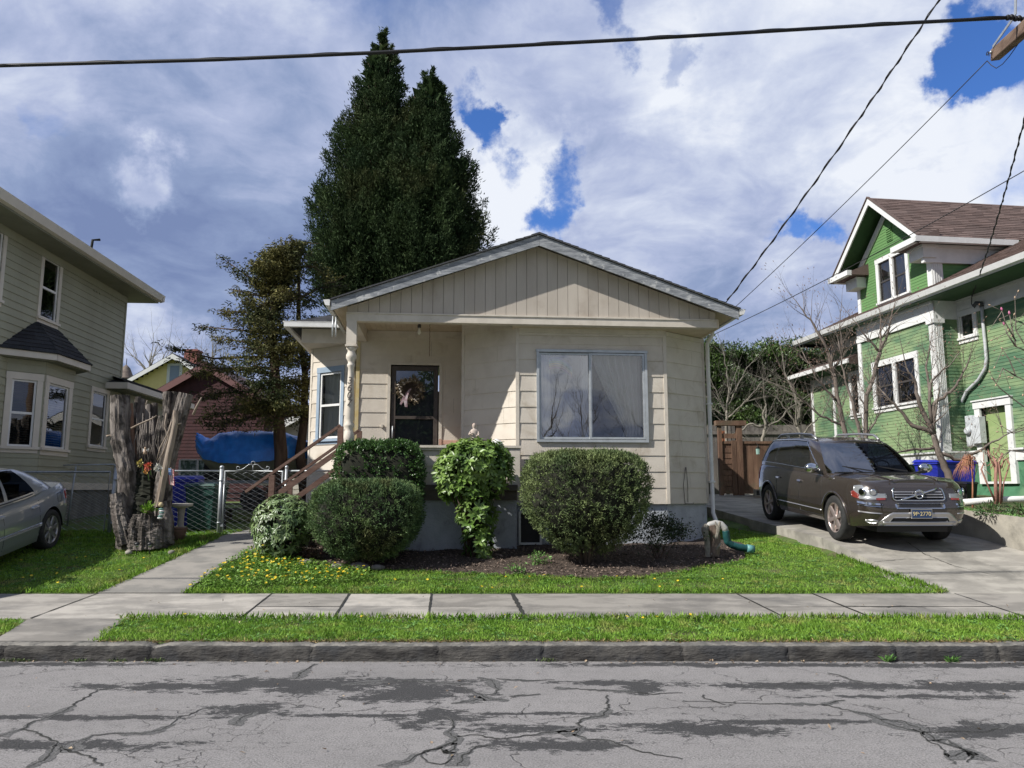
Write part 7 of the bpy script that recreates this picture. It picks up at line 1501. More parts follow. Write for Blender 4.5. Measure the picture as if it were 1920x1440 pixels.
def suv():
    t = thing('parked_car', 'dark brown metallic sport utility vehicle parked nose out on the right driveway', 'car', (6.17, 14.42, .905), 0, rot=(0, R(4.3), R(-87.3)))
    pm = paint('brown_metallic', (.046, .036, .029), .35, .26); wx = (1.43, -1.43); RW = .365
    zt = lambda x: np.interp(x, [-2.42, -2.2, -1.2, 0, .9, 1.35, 1.9, 2.25, 2.34, 2.42], [1.10, 1.12, 1.10, 1.06, 1.035, 1.05, 1.03, .985, .955, .93]); zb = lambda x: np.interp(x, [-2.42, -2.2, -1.9, -1.0, 1.0, 1.9, 2.2, 2.42], [.42, .34, .28, .27, .27, .28, .32, .34])
    wf = lambda q: np.interp(q, [0, .12, .35, .6, .8, .93, 1], [.93, .965, .995, 1.0, .99, .965, .925]); lf = lambda q: np.interp(q, [0, .1, .3, .5, .62, .8, .93, 1], [.965, .985, 1.0, 1.0, .985, .975, .962, .93]); lr = lambda q: np.interp(q, [0, .2, .5, 1], [.97, 1., .99, .95])
    c = Car(4.80, 1.83, 7., zb, zt, wf, lf, lr, wx, RW); c.body(pm, t, crown=.055)
    zl = lambda x: np.interp(x, [-2.35, -1.2, 0, .95, 1.4], [1.11, 1.095, 1.055, 1.03, 1.05]); zr = lambda x: np.interp(x, [-2.2, -1.6, -.6, 0, .35], [1.56, 1.635, 1.66, 1.64, 1.59])
    def gid(fx, r0, r1, cap_, fy):
        if cap_ == 'front': return 'windscreen' if (.05 < r1 and r0 < .95 and fy < .93) else None
        if cap_ == 'rear': return 'rear_window' if (.15 < r1 and r0 < .85 and fy < .9) else None
        if r0 < .10 or r1 > .90: return None
        if .10 < fx < .62: return 'front_window'
        if -.33 < fx < .06: return 'side_window'
        if -.86 < fx < -.40: return 'quarter_window'
    G = greenhouse(t, pm, (-2.28, 1.22, .855, zl), (-1.98, .40, .64, zr), 20, gid, M['carglass'], 7., 7., .045)
    interior(t, .95, (.30, -.60), .60, .80, .38)
    # chrome line round the side glass
    for sg in (1, -1):
        mb = MB(); lo = [tuple(G[2][i]*[1, sg, 1]+[0, .008*sg, 0]) for i in range(16, 72)]; hi = [tuple(G[18][i]*[1, sg, 1]+[0, .008*sg, 0]) for i in range(24, 70)]; mb.tube(lo, .008, 5); mb.tube(hi, .008, 5); mb.tube([lo[0]]+[tuple(G[r][16+int((r-2)*.5)]*[1, sg, 1]+[0, .008*sg, 0]) for r in range(3, 18)]+[hi[0]], .008, 5); mb.tube([lo[-1]]+[tuple(G[r][71]*[1, sg, 1]+[0, .006*sg, 0]) for r in range(3, 18)]+[hi[-1]], .008, 5); mb.build('window_trim', M['chrome'], t, bz=0)
        # roof rails
        mb = MB(); pts = [G[-1][i]*[1, sg*.93, 1] for i in range(16, 70, 3)]; k = len(pts); pp = [tuple(p+[0, 0, .02+.065*min(1, min(j, k-1-j)/2.)]) for j, p in enumerate(pts)]; mb.tube(pp, .022, 8)
        for j in (k//3, 2*k//3): mb.box((pp[j][0]-.05, pp[j][1]-.012, pts[j][2]), (pp[j][0]+.05, pp[j][1]+.012, pp[j][2]))
        mb.build('roof_rail', M['silver'], t, bz=0)
        # mirror
        mb = MB(); q = (.86, sg*1.01, 1.155); mb.blob(q, (.075, .13, .085), 14, 8); mb.build('mirror_cap', M['chrome'], t, bz=0); mb = MB(); mb.beam((.88, sg*.86, 1.07), (.88, sg*.96, 1.11), .07, .04); mb.build('mirror_stalk', M['blackplastic'], t, bz=0)
    S = lambda x: float(np.interp(-x, -c.X*c.a, c.S))   # arc length at a station along the side
    for sg in (1, -1):
        # headlight: clear lens over a dark well with round lamps, red amber corner
        mb = MB(); c.patch(mb, [(.50, .765, .915), (.62, .74, .945), (.80, .73, .95), (.95, .735, .945), (1.05, .76, .93)], .006, sg, 16, 4); hl = mb.build('headlight', mat('lamp_well', (.30, .31, .31), rough=.25, metal=.5) if sg == 1 else bpy.data.materials['lamp_well'], t, bz=0)
        mb = MB()
        for ar, rad in ((.86, .062), (.70, .05)): p = c.P(ar, .845, .008, sg); q = c.P(ar, .845, .035, sg); d = (np.array(q)-p); mb.tube([p, tuple(np.array(p)+d*.5), q], [rad, rad, rad*.75], 18)
        mb.build('lamp', M['chrome'], hl, bz=0)
        mb = MB(); c.patch(mb, [(.93, .735, .80), (1.05, .755, .86), (1.10, .78, .84)], .012, sg, 6, 2); c.patch(mb, [(.52, .735, .765), (.66, .728, .76)], .012, sg, 4, 1); mb.build('marker_light', mat('amber_red', (.16, .02, .012), rough=.2, coat=1.) if sg == 1 else bpy.data.materials['amber_red'], hl, bz=0)
        mb = MB(); c.patch(mb, [(.66, .385, .415), (.72, .365, .43), (.82, .37, .425), (.86, .39, .41)], .006, sg, 6, 2); mb.build('fog_light', M['silver'], t, bz=0)
        mb = MB(); c.patch(mb, [(.58, .655, .68), (.80, .655, .69), (.98, .67, .70)], .012, sg, 10, 1); c.patch(mb, [(.60, .625, .635), (.98, .64, .65)], .010, sg, 10, 1); mb.build('bumper_trim', M['chrome'], t, bz=0)
        mb = MB(); c.patch(mb, [(.60, .52, .535), (.98, .53, .55)], .008, sg, 8, 1); mb.build('bumper_crease', M['silver'], t, bz=0)
        # door seams and handles, sill strip, arch lips
        mb = MB()
        for x in (.98, .06, -.98): a_ = S(x); c.patch(mb, [(a_-.004, .36, float(zt(x))-.01), (a_+.004, .36, float(zt(x))-.01)], .0015, sg, 1, 8)
        c.patch(mb, [(S(.98), .35, .357), (S(-.98), .35, .357)], .0015, sg, 20, 1); mb.build('door_seams', M['blackplastic'], t, bz=0)
        mb = MB()
        for x in (.20, -.80): c.patch(mb, [(S(x), .885, .905), (S(x)+.02, .88, .912), (S(x)+.16, .88, .912), (S(x)+.18, .885, .905)], .028, sg, 6, 1)
        mb.build('door_handle', pm, t, bz=0)
        mb = MB(); c.patch(mb, [(S(.95), .44, .452), (S(-.95), .45, .462)], .010, sg, 20, 1); mb.build('side_strip', M['silver'], t, bz=0)
        for x in wx:
            mb = MB(); pts = []
            for k in range(25): an = math.pi*(-.06+1.12*k/24); px_, pz = x+math.cos(an)*(RW+.06), RW*.98+math.sin(an)*(RW+.06); pts.append(c.P(S(px_), max(pz, .30), .004, sg))
            mb.tube(pts, .022, 6); mb.build('arch_lip', pm, t, bz=0)
        for x in wx: wheel(t, x, sg*.80, RW, .23, (mat('alloy_rim', (.48, .40, .37), rough=.35, metal=.7) if sg == 1 and x > 0 else bpy.data.materials['alloy_rim']), 6, .68)
    # grille with diagonal bar and ring emblem, lower slot, skid plate, plate
    mb = MB(); c.patch(mb, [(-.40, .745, .90), (-.36, .735, .905), (.36, .735, .905), (.40, .745, .90)], .006, 1, 16, 3); gr = mb.build('grille', M['blackplastic'], t, bz=0)
    mb = MB(); loop = [(-.41, .75), (-.405, .895), (-.37, .912), (0, .915), (.37, .912), (.405, .895), (.41, .75), (.37, .728), (0, .725), (-.37, .728), (-.41, .75)]
    den = []
    for (a0, z0), (a1, z1) in zip(loop[:-1], loop[1:]):
        for k in range(6): f = k/6; a_ = a0+(a1-a0)*f; den.append(c.P(abs(a_), z0+(z1-z0)*f, .016, 1 if a_ >= 0 else -1))
    den.append(den[0]); mb.tube(den, .012, 6); mb.build('grille_surround', M['chrome'], gr, bz=0)
    mb = MB()
    for z in (.775, .815, .855): c.patch(mb, [(-.38, z-.006, z+.006), (.38, z-.006, z+.006)], .020, 1, 14, 1)
    mb.build('grille_bar', M['silver'], gr, bz=0)
    mb = MB(); n = 12; pts = [c.P(abs(a_), z, .030, 1 if a_ >= 0 else -1) for a_, z in [(-.30+.62*k/n, .735+.17*k/n) for k in range(n+1)]]; mb.tube(pts, .014, 6); mb.build('diagonal_bar', M['chrome'], gr, bz=0)
    mb = MB(); fx = c.P(0, .82, .04)[0]; mb.tube([(fx, math.cos(6.2832*k/24)*.062, .82+math.sin(6.2832*k/24)*.062) for k in range(25)], .013, 6); mb.beam((fx, -.062-.02, .866), (fx, -.045-.01, .851), .02, .012); mb.box((fx-.004, -.055, .806), (fx+.008, .055, .834)); mb.build('emblem', M['chrome'], gr, bz=0)
    me = text_mesh('VOLVO', .030, .002); me.transform(Matrix.Translation((fx+.010, 0, .82)) @ Matrix.Rotation(R(90), 4, 'Z') @ Matrix.Rotation(R(90), 4, 'X')); me.materials.append(mat('emblem_blue', (.02, .04, .12), rough=.4)); o = bpy.data.objects.new('emblem_lettering', me); col.objects.link(o); o.parent = gr
    mb = MB(); c.patch(mb, [(-.36, .615, .675), (.36, .615, .675)], .006, 1, 14, 2); sl_ = mb.build('lower_slot', M['blackplastic'], t, bz=0); mb = MB(); c.patch(mb, [(-.38, .672, .688), (.38, .672, .688)], .014, 1, 14, 1); c.patch(mb, [(-.38, .602, .618), (.38, .602, .618)], .014, 1, 14, 1); c.patch(mb, [(.36, .61, .68), (.39, .62, .67)], .014, 1, 2, 1); c.patch(mb, [(-.39, .62, .67), (-.36, .61, .68)], .014, 1, 2, 1); mb.build('slot_trim', M['chrome'], sl_, bz=0)
    mb = MB(); c.patch(mb, [(-.66, .335, .385), (-.52, .345, .50), (-.46, .46, .545), (.46, .46, .545), (.52, .345, .50), (.66, .335, .385)], .016, 1, 24, 3); c.patch(mb, [(-.60, .335, .40), (.60, .335, .40)], .020, 1, 20, 2); mb.build('skid_plate', M['silver'], t, bz=0)
    mb = MB(); c.patch(mb, [(-.46, .40, .46), (.46, .40, .46)], .010, 1, 16, 2); mb.build('lower_intake', M['blackplastic'], t, bz=0)
    fx = c.P(0, .53, .035)[0]; mb = MB(); mb.box((fx-.015, -.165, .455), (fx, .165, .60)); lp = mb.build('licence_plate', M['silver'], t, bz=0); mb = MB(); mb.box((fx, -.152, .468), (fx+.003, .152, .587)); mb.build('plate_face', mat('plate_blue', (.02, .045, .11), (.03, .06, .14), 20, .5), lp, bz=0)
    me = text_mesh('9P\u00b72770', .088, .0015); me.transform(Matrix.Translation((fx+.005, 0, .525)) @ Matrix.Rotation(R(90), 4, 'Z') @ Matrix.Rotation(R(90), 4, 'X')); me.materials.append(mat('plate_letters', (.62, .52, .28), rough=.5)); o = bpy.data.objects.new('plate_lettering', me); col.objects.link(o); o.parent = lp
    # bonnet creases, wiper cowl, rear lamps
    for sg in (1, -1):
        mb = MB(); pts = []
        for k in range(10): x = 1.15+k*.125; y = .52-.018*k; xx = x; z = float(zt(x))+.055*(1-(y/.88)**2.2)+.004; pts.append((xx, y*sg, z))
        mb.tube(pts, .010, 6); mb.build('bonnet_crease', pm, t, bz=0)
        mb = MB(); c.patch(mb, [(S(-2.05), .80, 1.10), (S(-2.05)+.35, .80, 1.10)], .01, sg, 6, 4); mb.build('tail_light', mat('tail_red', (.25, .01, .01), rough=.2, coat=1.) if sg == 1 else bpy.data.materials['tail_red'], t, bz=0)
    mb = MB(); mb.prism([(1.16, -.75, 1.075), (1.30, -.75, 1.085), (1.30, .75, 1.085), (1.16, .75, 1.075)], (0, 0, .025))
    for y in (-.1, .5): mb.beam((1.20, y, 1.12), (1.02, y-.45, 1.19), .012, .02)
    mb.build('wiper_cowl', M['blackplastic'], t, bz=0)
suv()

def sedan():
    t = thing('parked_car', 'silver grey four door sedan parked at the left edge beside the tree stump', 'car', (-8.27, 11.36, .45), 0, rot=(0, R(8.6), R(-84.8)))
    pm = paint('silver_metallic', (.30, .32, .34), .45, .33); wx = (1.37, -1.37); RW = .325
    zt = lambda x: np.interp(x, [-2.4, -2.3, -1.9, -1.4, -.6, .6, 1.2, 1.9, 2.25, 2.4], [.93, .985, 1.0, .975, .93, .90, .90, .80, .70, .62]); zb = lambda x: np.interp(x, [-2.4, -2.0, -1.2, 1.2, 2.0, 2.4], [.36, .26, .21, .20, .22, .26])
    wf = lambda q: np.interp(q, [0, .12, .35, .6, .85, .95, 1], [.92, .96, .99, 1.0, .975, .94, .90]); lf = lambda q: np.interp(q, [0, .2, .5, .8, 1], [.97, 1., .995, .97, .93]); lr = lambda q: np.interp(q, [0, .2, .55, .85, 1], [.965, 1., .995, .97, .95])
    c = Car(4.82, 1.82, 5., zb, zt, wf, lf, lr, wx, RW); c.body(pm, t, crown=.04)
    zl = lambda x: np.interp(x, [-2.0, -1.4, -.6, .6, 1.2], [1.0, .98, .935, .905, .915]); zr = lambda x: np.interp(x, [-1.15, -.7, -.2, .2, .45], [1.32, 1.395, 1.43, 1.42, 1.38])
    def gid(fx, r0, r1, cap_, fy):
        if cap_ == 'front': return 'windscreen' if (.05 < r1 and r0 < .95 and fy < .93) else None
        if cap_ == 'rear': return 'rear_window' if (.05 < r1 and r0 < .93 and fy < .9) else None
        if r0 < .08 or r1 > .90: return None
        if .14 < fx < .66: return 'front_window'
        if -.42 < fx < .06: return 'side_window'
    G = greenhouse(t, pm, (-1.86, 1.25, .845, zl), (-1.02, .42, .60, zr), 20, gid, M['carglass'], 4.5, 5., .03)
    interior(t, .95, (.15, -.75), .42, .76, .36); S = lambda x: float(np.interp(-x, -c.X*c.a, c.S))
    for sg in (1, -1):
        mb = MB(); lo = [tuple(G[1][i]*[1, sg, 1]+[0, .006*sg, 0]) for i in range(18, 56)]; mb.tube(lo, .008, 5); mb.tube([tuple(G[18][i]*[1, sg, 1]+[0, .006*sg, 0]) for i in range(20, 54)], .007, 5); mb.build('window_trim', M['blackplastic'], t, bz=0)
        mb = MB(); c.patch(mb, [(S(-1.98), .74, .86), (S(-1.98)+.10, .73, .89), (S(-1.98)+.40, .73, .89)], .010, sg, 8, 3); mb.build('tail_light', mat('tail_red2', (.30, .012, .012), rough=.2, coat=1.) if sg == 1 else bpy.data.materials['tail_red2'], t, bz=0)
        mb = MB()
        for x in (1.0, .02, -.98): a_ = S(x); c.patch(mb, [(a_-.004, .28, float(zt(x))-.01), (a_+.004, .28, float(zt(x))-.01)], .0015, sg, 1, 8)
        a_ = S(-1.62)
        if sg == -1 or True: c.patch(mb, [(a_, .74, .744), (a_+.16, .74, .744)], .002, sg, 3, 1); c.patch(mb, [(a_, .87, .874), (a_+.16, .87, .874)], .002, sg, 3, 1); c.patch(mb, [(a_-.002, .74, .874), (a_+.002, .74, .874)], .002, sg, 1, 4); c.patch(mb, [(a_+.158, .74, .874), (a_+.162, .74, .874)], .002, sg, 1, 4)
        mb.build('door_seams', M['blackplastic'], t, bz=0)
        for x in (.22, -.74): mb = MB(); c.patch(mb, [(S(x), .775, .79), (S(x)+.02, .765, .80), (S(x)+.17, .768, .803), (S(x)+.19, .78, .795)], .030, sg, 8, 2); mb.build('door_handle', pm, t, bz=0)
        mb = MB(); c.patch(mb, [(S(1.0), .44, .475), (S(-1.02), .46, .495)], .014, sg, 24, 2); mb.build('side_moulding', pm, t, bz=0); mb = MB(); c.patch(mb, [(S(1.0), .475, .481), (S(-1.02), .495, .501)], .016, sg, 24, 1); mb.build('moulding_line', M['chrome'], t, bz=0)
        for x in wx: wheel(t, x, sg*.795, RW, .21, M['silver'], 7, .70)
        mb = MB(); mb.blob((.80, sg*1.0, .99), (.07, .11, .07), 12, 8); mb.build('mirror', pm, t, bz=0)
        mb = MB(); c.patch(mb, [(.55, .58, .70), (.95, .60, .74)], .006, sg, 8, 2); mb.build('headlight', M['silver'], t, bz=0)
sedan()
# ------------------------------------------------------------------ garden wall, fences, bins and the rest
M['galv'] = mat('galvanised', (.42, .44, .45), (.33, .35, .36), 12, .45, metal=.55)
M['wallconc'] = mat('retaining_concrete', (.36, .33, .27), (.27, .25, .21), 2.5, .92, .4, 30, c3=(.15, .14, .115), s3=1.6, lo3=.5, hi3=.72, bdist=.012)
def retaining():
    ys = np.arange(9.6, 22.1, .3); mb = MB()
    for a, b in zip(ys[:-1], ys[1:]):
        xa, xb = float(DR(a)), float(DR(b)); za, zb_ = float(g_drive(a))-.35, float(g_drive(b))-.35; ta, tb = float(g_up(a))+.05, float(g_up(b))+.05
        mb.hexa([(xa, a, za), (xa+.2, a, za), (xb+.2, b, zb_), (xb, b, zb_), (xa, a, ta), (xa+.2, a, ta), (xb+.2, b, tb), (xb, b, tb)])
    o = mb.build('retaining_wall', M['wallconc']); tag(o, 'stained concrete retaining wall along the right edge of the driveway', 'retaining wall')
    V = []; F = []
    for i, y in enumerate(ys):
        for j, dx in enumerate((.18, .6, 1.5, 4, 9)): V.append((float(DR(y))+dx, y, float(g_up(y))+.02*math.sin(y*5+j)+(.03 if j else .02)))
    for i in range(len(ys)-1):
        for j in range(4): F.append((i*5+j, i*5+j+1, (i+1)*5+j+1, (i+1)*5+j))
    tag(npmesh('garden_soil', V, np.array(F), mat('garden_earth', (.10, .075, .045), (.07, .09, .03), 3, .95, .6, 40, c3=(.05, .09, .02), s3=1.3), smooth=True), None, kind='structure')
    g = np.random.default_rng(4); n = 2600; y = g.uniform(11.5, 15, n); x = DR(y)+.04+np.abs(g.normal(size=n))*.10; P = np.stack([x, y, g_up(y)+.045], 1); D = rdir(n, .6, g); D[:, 0] -= .3
    V, T = leafset(P, D, rdir(n, .5, g), g.uniform(.015, .05, n), g.uniform(.008, .018, n), .2); tag(npmesh('wall_moss', V, T, M['clover']), 'moss and small weeds along the top of the retaining wall', 'moss', kind='stuff')
    a, b = at(1788, 943, 13.6), at(1925, 934, 13.3); mb = MB(); mb.tube([a, a.lerp(b, .35), a.lerp(b, .7), b+Vector((.6, 0, 0))], .055, 12); o = mb.build('drain_pipe', M['white']); tag(o, 'white plastic drain pipe lying on the soil above the retaining wall', 'pipe')
retaining()
def wood_fence():
    wd = mat('cedar_boards', (.10, .055, .035), (.16, .095, .06), 6, .85, .4, 30, stretch=(1, 1, .2), island=.25, c3=(.10, .08, .05), s3=1.5); old = mat('grey_boards', (.12, .105, .095), (.18, .16, .145), 6, .9, .4, 30, stretch=(1, 1, .2), island=.25)
    Y = 21.6; W = lambda x, y, d=0: at(x, y, Y+d); z0 = 1.47
    t = thing('wooden_gate', 'brown vertical board gate closing the driveway behind the parked car', 'gate', (W(1400, 900).x, Y, z0)); BZ[t.name] = z0; ox = t.location.x
    x0, x1, zt = W(1357, 900).x-ox, W(1470, 900).x-ox, W(1400, 832).z; mb = MB(); x = x0
    while x < x1: mb.box((x, 0, z0+.14), (x+.135, .025, zt+random.uniform(-.005, .005))); x += .14
    mb.build('board_panel', wd, t); mb = MB(); mb.box((x0, -.03, z0+.05), (x1, .06, z0+.14)); mb.build('bottom_rail', wd, t); mb = MB(); mb.box((x0, -.03, zt), (x1, .06, zt+.07)); mb.build('top_rail', wd, t)
    t = thing('garden_arbour', 'brown arbour with open top and slatted side gate at the cottage corner', 'arbour', (W(1335, 900).x, Y, z0)); BZ[t.name] = z0; ox = t.location.x
    for xa, xb in ((1347, 1357), (1316, 1322)): mb = MB(); mb.box((W(xa, 0).x-ox, -.06, z0), (W(xb, 0).x-ox, .08, W(0, 797).z)); mb.build('post', wd, t)
    mb = MB(); mb.box((W(1312, 0).x-ox, -.10, W(0, 798).z), (W(1364, 0).x-ox, .14, W(0, 789).z)); mb.build('lintel', wd, t); mb = MB(); mb.box((W(1320, 0).x-ox, -.03, W(0, 822).z), (W(1350, 0).x-ox, .03, W(0, 813).z)); mb.build('rail', wd, t)
    mb = MB(); z = z0+.1; zz = W(0, 846).z
    while z < zz: mb.box((W(1322, 0).x-ox, -.02, z), (W(1345, 0).x-ox, .01, z+.13)); z += .155
    mb.box((W(1338, 0).x-ox, -.05, z0), (W(1346, 0).x-ox, -.02, W(0, 826).z)); mb.build('slatted_gate', wd, t)
    for x in (1326, 1333, 1340): mb = MB(); p = W(x, 0).x-ox; mb.box((p-.008, .03, zz), (p+.008, .045, W(0, 798).z)); mb.build('bar', old, t)
    mb = MB(); mb.box((W(1322, 0).x-ox, .3, zz-.1), (W(1333, 0).x-ox, .34, W(0, 806).z)); mb.build('back_board', mat('orange_board', (.35, .13, .06), rough=.7), t)
    Y2 = 24.5; a, b = at(1300, 800, Y2), at(1600, 800, Y2); t = thing('board_fence', 'old grey board fence running behind the bare fruit trees', 'fence', ((a.x+b.x)/2, Y2, 1.3)); BZ[t.name] = 1.3; ox = t.location.x; x = a.x-ox; mb = MB(); zt = at(0, 797, Y2).z
    while x < b.x-ox: mb.box((x, 0, 1.3), (x+.14, .02, zt+random.uniform(-.02, .02))); x += .15
    mb.build('board_panel', old, t); mb = MB(); mb.box((a.x-ox, -.05, zt-.3), (b.x-ox, 0, zt-.2)); mb.box((a.x-ox, -.0501, 1.31), (b.x-ox, -.0001, 1.4)) if False else None; mb.build('rail', old, t)
    w = W(1421, 845, -.25); t = thing('hanging_lantern', 'small pale green lantern hanging at the right end of the wooden gate', 'lantern', w); mb = MB(); mb.lathe([(.05, -.10), (.055, .06)], (0, 0, 0), 6, False); mb.build('glass_body', mat('lantern_glass', (.25, .38, .33), rough=.3), t, bz=0); mb = MB(); mb.lathe([(.065, .06), (.02, .12), (.008, .15)], (0, 0, 0), 8); mb.tube([(0, 0, .15), (0, .1, .24), (0, .26, .22)], .006, 5); mb.build('cap', M['crack'], t, bz=0)
    w = W(1425, 918, -.5); t = thing('concrete_block', 'pale concrete block on the drive at the foot of the gate', 'block', (w.x, w.y, z0-.02)); mb = MB(); mb.box((-.16, -.1, 0), (.16, .1, .19)); mb.build('block_body', M['wallconc'], t, bz=0, bevel=.01); mb = MB(); [mb.box((x, -.104, .03), (x+.1, -.1, .16)) for x in (-.13, .03)]; mb.build('hollow', M['crack'], t, bz=0)
wood_fence()

# chain link
def mesh_wire(mb, P, u0, u1, z0, z1, s=.085, r=.0036):
    n = int((u1-u0)/s)+1; k = max(2, int((z1-z0)/(s*.5)))
    for i in range(n):
        mb.tube([P(min(u1, max(u0, u0+i*s+(s/2 if (j+i) % 2 else -s/2))), z0+j*(z1-z0)/k, .004*(1 if j % 2 else -1)) for j in range(k+1)], r, 3, cap=False, smooth=False)
def chain_fences():
    Y = 14.05; X = lambda px: at(px, 940, Y).x; zt = at(0, 883, Y).z; zb = at(0, 1001, Y).z
    def PLN(a, b): return PL(a, b)
    # gate in front of the steps
    x0, x1 = X(419), X(528); t = thing('chain_link_gate', 'galvanised chain link garden gate with a scroll on top at the end of the walkway', 'gate', (x0, Y, zb)); BZ[t.name] = zb; w = x1-x0; mb = MB()
    mb.tube([(0, 0, zb), (0, 0, zt), (w, 0, zt), (w, 0, zb), (0, 0, zb)], .019, 8); mb.build('gate_frame', M['galv'], t); mb = MB(); mesh_wire(mb, lambda u, z, d: Vector((u, d, z)), .01, w-.01, zb+.02, zt-.02); mb.build('wire_mesh', M['galv'], t)
    mb = MB(); c = w*.48
    for sg in (-1, 1):
        pts = [(c+sg*(.03+.24*k/16), 0, zt+.02+.10*math.exp(-((k/16-.1)/.4)**2)) for k in range(17)]; e = pts[-1]; pts += [(e[0]+sg*.03*math.sin(a), 0, e[2]+.03*(1-math.cos(a))) for a in np.linspace(0, 5, 10)]; mb.tube(pts, .006, 5)
    mb.tube([(c+.035*math.sin(a), 0, zt+.14-.035*math.cos(a)) for a in np.linspace(0, 6.283, 14)], .006, 5); mb.tube([(c, 0, zt), (c, 0, zt+.105)], .006, 5); mb.build('scroll', M['galv'], t)
    for z in (zb+.15, zt-.2): mb = MB(); mb.box((-.06, -.025, z-.02), (.02, .025, z+.02)); mb.build('hinge', M['galv'], t)
    def post(px, top, bot, r, lab, lean=0.):
        x = X(px); z1, z0 = at(0, top, Y).z, at(0, bot, Y).z; t = thing('fence_post', lab, 'fence post', (x, Y, z0), 0, 'chain link posts'); mb = MB(); mb.tube([(lean, 0, -.1), (0, 0, z1-z0)], r, 12); mb.build('pole', M['galv'], t, bz=0); mb = MB(); mb.lathe([(r*1.15, z1-z0-.02), (r*1.15, z1-z0), (r*.8, z1-z0+.025), (.003, z1-z0+.035)], (0, 0, 0), 12); mb.build('cap', M['galv'], t, bz=0)
        for f in (.2, .8): mb = MB(); mb.lathe([(r*1.2, f*(z1-z0)), (r*1.2, f*(z1-z0)+.025)], (0, 0, 0), 12); mb.build('clamp', M['galv'], t, bz=0)
    post(413, 876, 1008, .036, 'galvanised post left of the chain link garden gate'); post(535, 876, 1000, .028, 'galvanised post right of the chain link garden gate'); post(214, 873, 1010, .036, 'thick leaning galvanised post between the wide gate and the tree stump', -.06)
    # run from gate to cottage, and run behind the stump
    for (a, b, lab) in ((538, 640, 'chain link fence run between the garden gate and the cottage wall'), (220, 411, 'chain link fence run behind the dead tree stump')):
        x0, x1 = X(a), X(b); t = thing('chain_link_fence', lab, 'fence', (x0, Y+.02, zb)); BZ[t.name] = zb; w = x1-x0; mb = MB(); mb.tube([(0, 0, zt), (w, 0, zt)], .017, 8); mb.build('top_rail', M['galv'], t); mb = MB(); mesh_wire(mb, lambda u, z, d: Vector((u, d, z)), .0, w, zb+.0, zt-.0); mb.build('wire_mesh', M['galv'], t)
        if a == 220: mb = MB(); mb.tube([(.02, 0, zb), (.02, 0, zt-.02)], .010, 6); mb.build('tension_bar', M['galv'], t)
    # wide drive gate at the left
    Yb = 14.3; x1 = at(203, 940, Yb).x; x0 = x1-2.9; z1 = at(0, 885, Yb).z; z0 = at(0, 1006, Yb).z; t = thing('drive_gate', 'wide galvanised chain link drive gate behind the silver car', 'gate', (x0, Yb, z0)); BZ[t.name] = z0; w = 2.9; mb = MB(); mb.tube([(0, 0, z0), (0, 0, z1), (w, 0, z1), (w-.05, 0, z0), (0, 0, z0)], .021, 8); mb.build('gate_frame', M['galv'], t); mb = MB(); mesh_wire(mb, lambda u, z, d: Vector((u, d, z)), .01, w-.02, z0+.02, z1-.02, .10); mb.build('wire_mesh', M['galv'], t)
    # neighbour's fence behind it along the sage house
    Yc = 15.6; t = thing('chain_link_fence', 'dull chain link fence close to the sage house wall', 'fence', (-10.4, Yc, .95)); BZ[t.name] = .95; z1 = at(0, 874, Yc).z; mb = MB(); mb.tube([(0, 0, z1), (2.7, 0, z1+.04)], .014, 6); mb.build('top_rail', M['galv'], t); mb = MB(); mesh_wire(mb, lambda u, z, d: Vector((u, d, z)), 0, 2.7, 1.0, z1, .11, .0030); mb.build('wire_mesh', M['galv'], t)
    for x in (.2, 1.6): mb = MB(); mb.tube([(x-.08, 0, .9), (x, 0, z1)], .018, 8); mb.build('post', M['galv'], t)
chain_fences()

# dead stump
def barktube(mb, pts, rad, seed, n=30, rows=26, rid=.13, cap_in=.0):
    g = np.random.default_rng(seed); P = np.array([list(p) for p in pts], float); k = len(P); s = np.linspace(0, k-1, rows); C = np.stack([np.interp(s, range(k), P[:, i]) for i in range(3)], 1); Rr = np.interp(s, range(k), rad); ph = g.uniform(0, 6.28, 8); b = len(mb.v); amp = g.uniform(.4, 1, 8)
    for i in range(rows):
        d = C[min(i+1, rows-1)]-C[max(i-1, 0)]; d /= np.linalg.norm(d); rx = np.cross(d, [0, 1, 0]); rx /= np.linalg.norm(rx); ry = np.cross(rx, d)
        for j in range(n):
            a = 6.2832*j/n; q = sum(amp[m]*math.sin(a*(3+m*2)+ph[m]+i*.12*math.sin(ph[m])) for m in range(7))/4; q = -abs(q)*rid*3.4+rid*1.1+g.normal()*.045
            v = C[i]+(rx*math.cos(a)+ry*math.sin(a))*Rr[i]*(1+q); mb.v.append(tuple(v))
    for i in range(rows-1):
        for j in range(n): j2 = (j+1) % n; mb.f.append([b+i*n+j, b+i*n+j2, b+(i+1)*n+j2, b+(i+1)*n+j]); mb.m.append(0); mb.sm.append(False)
    mb.f.append([b+(rows-1)*n+j for j in range(n)]); mb.m.append(0); mb.sm.append(False)
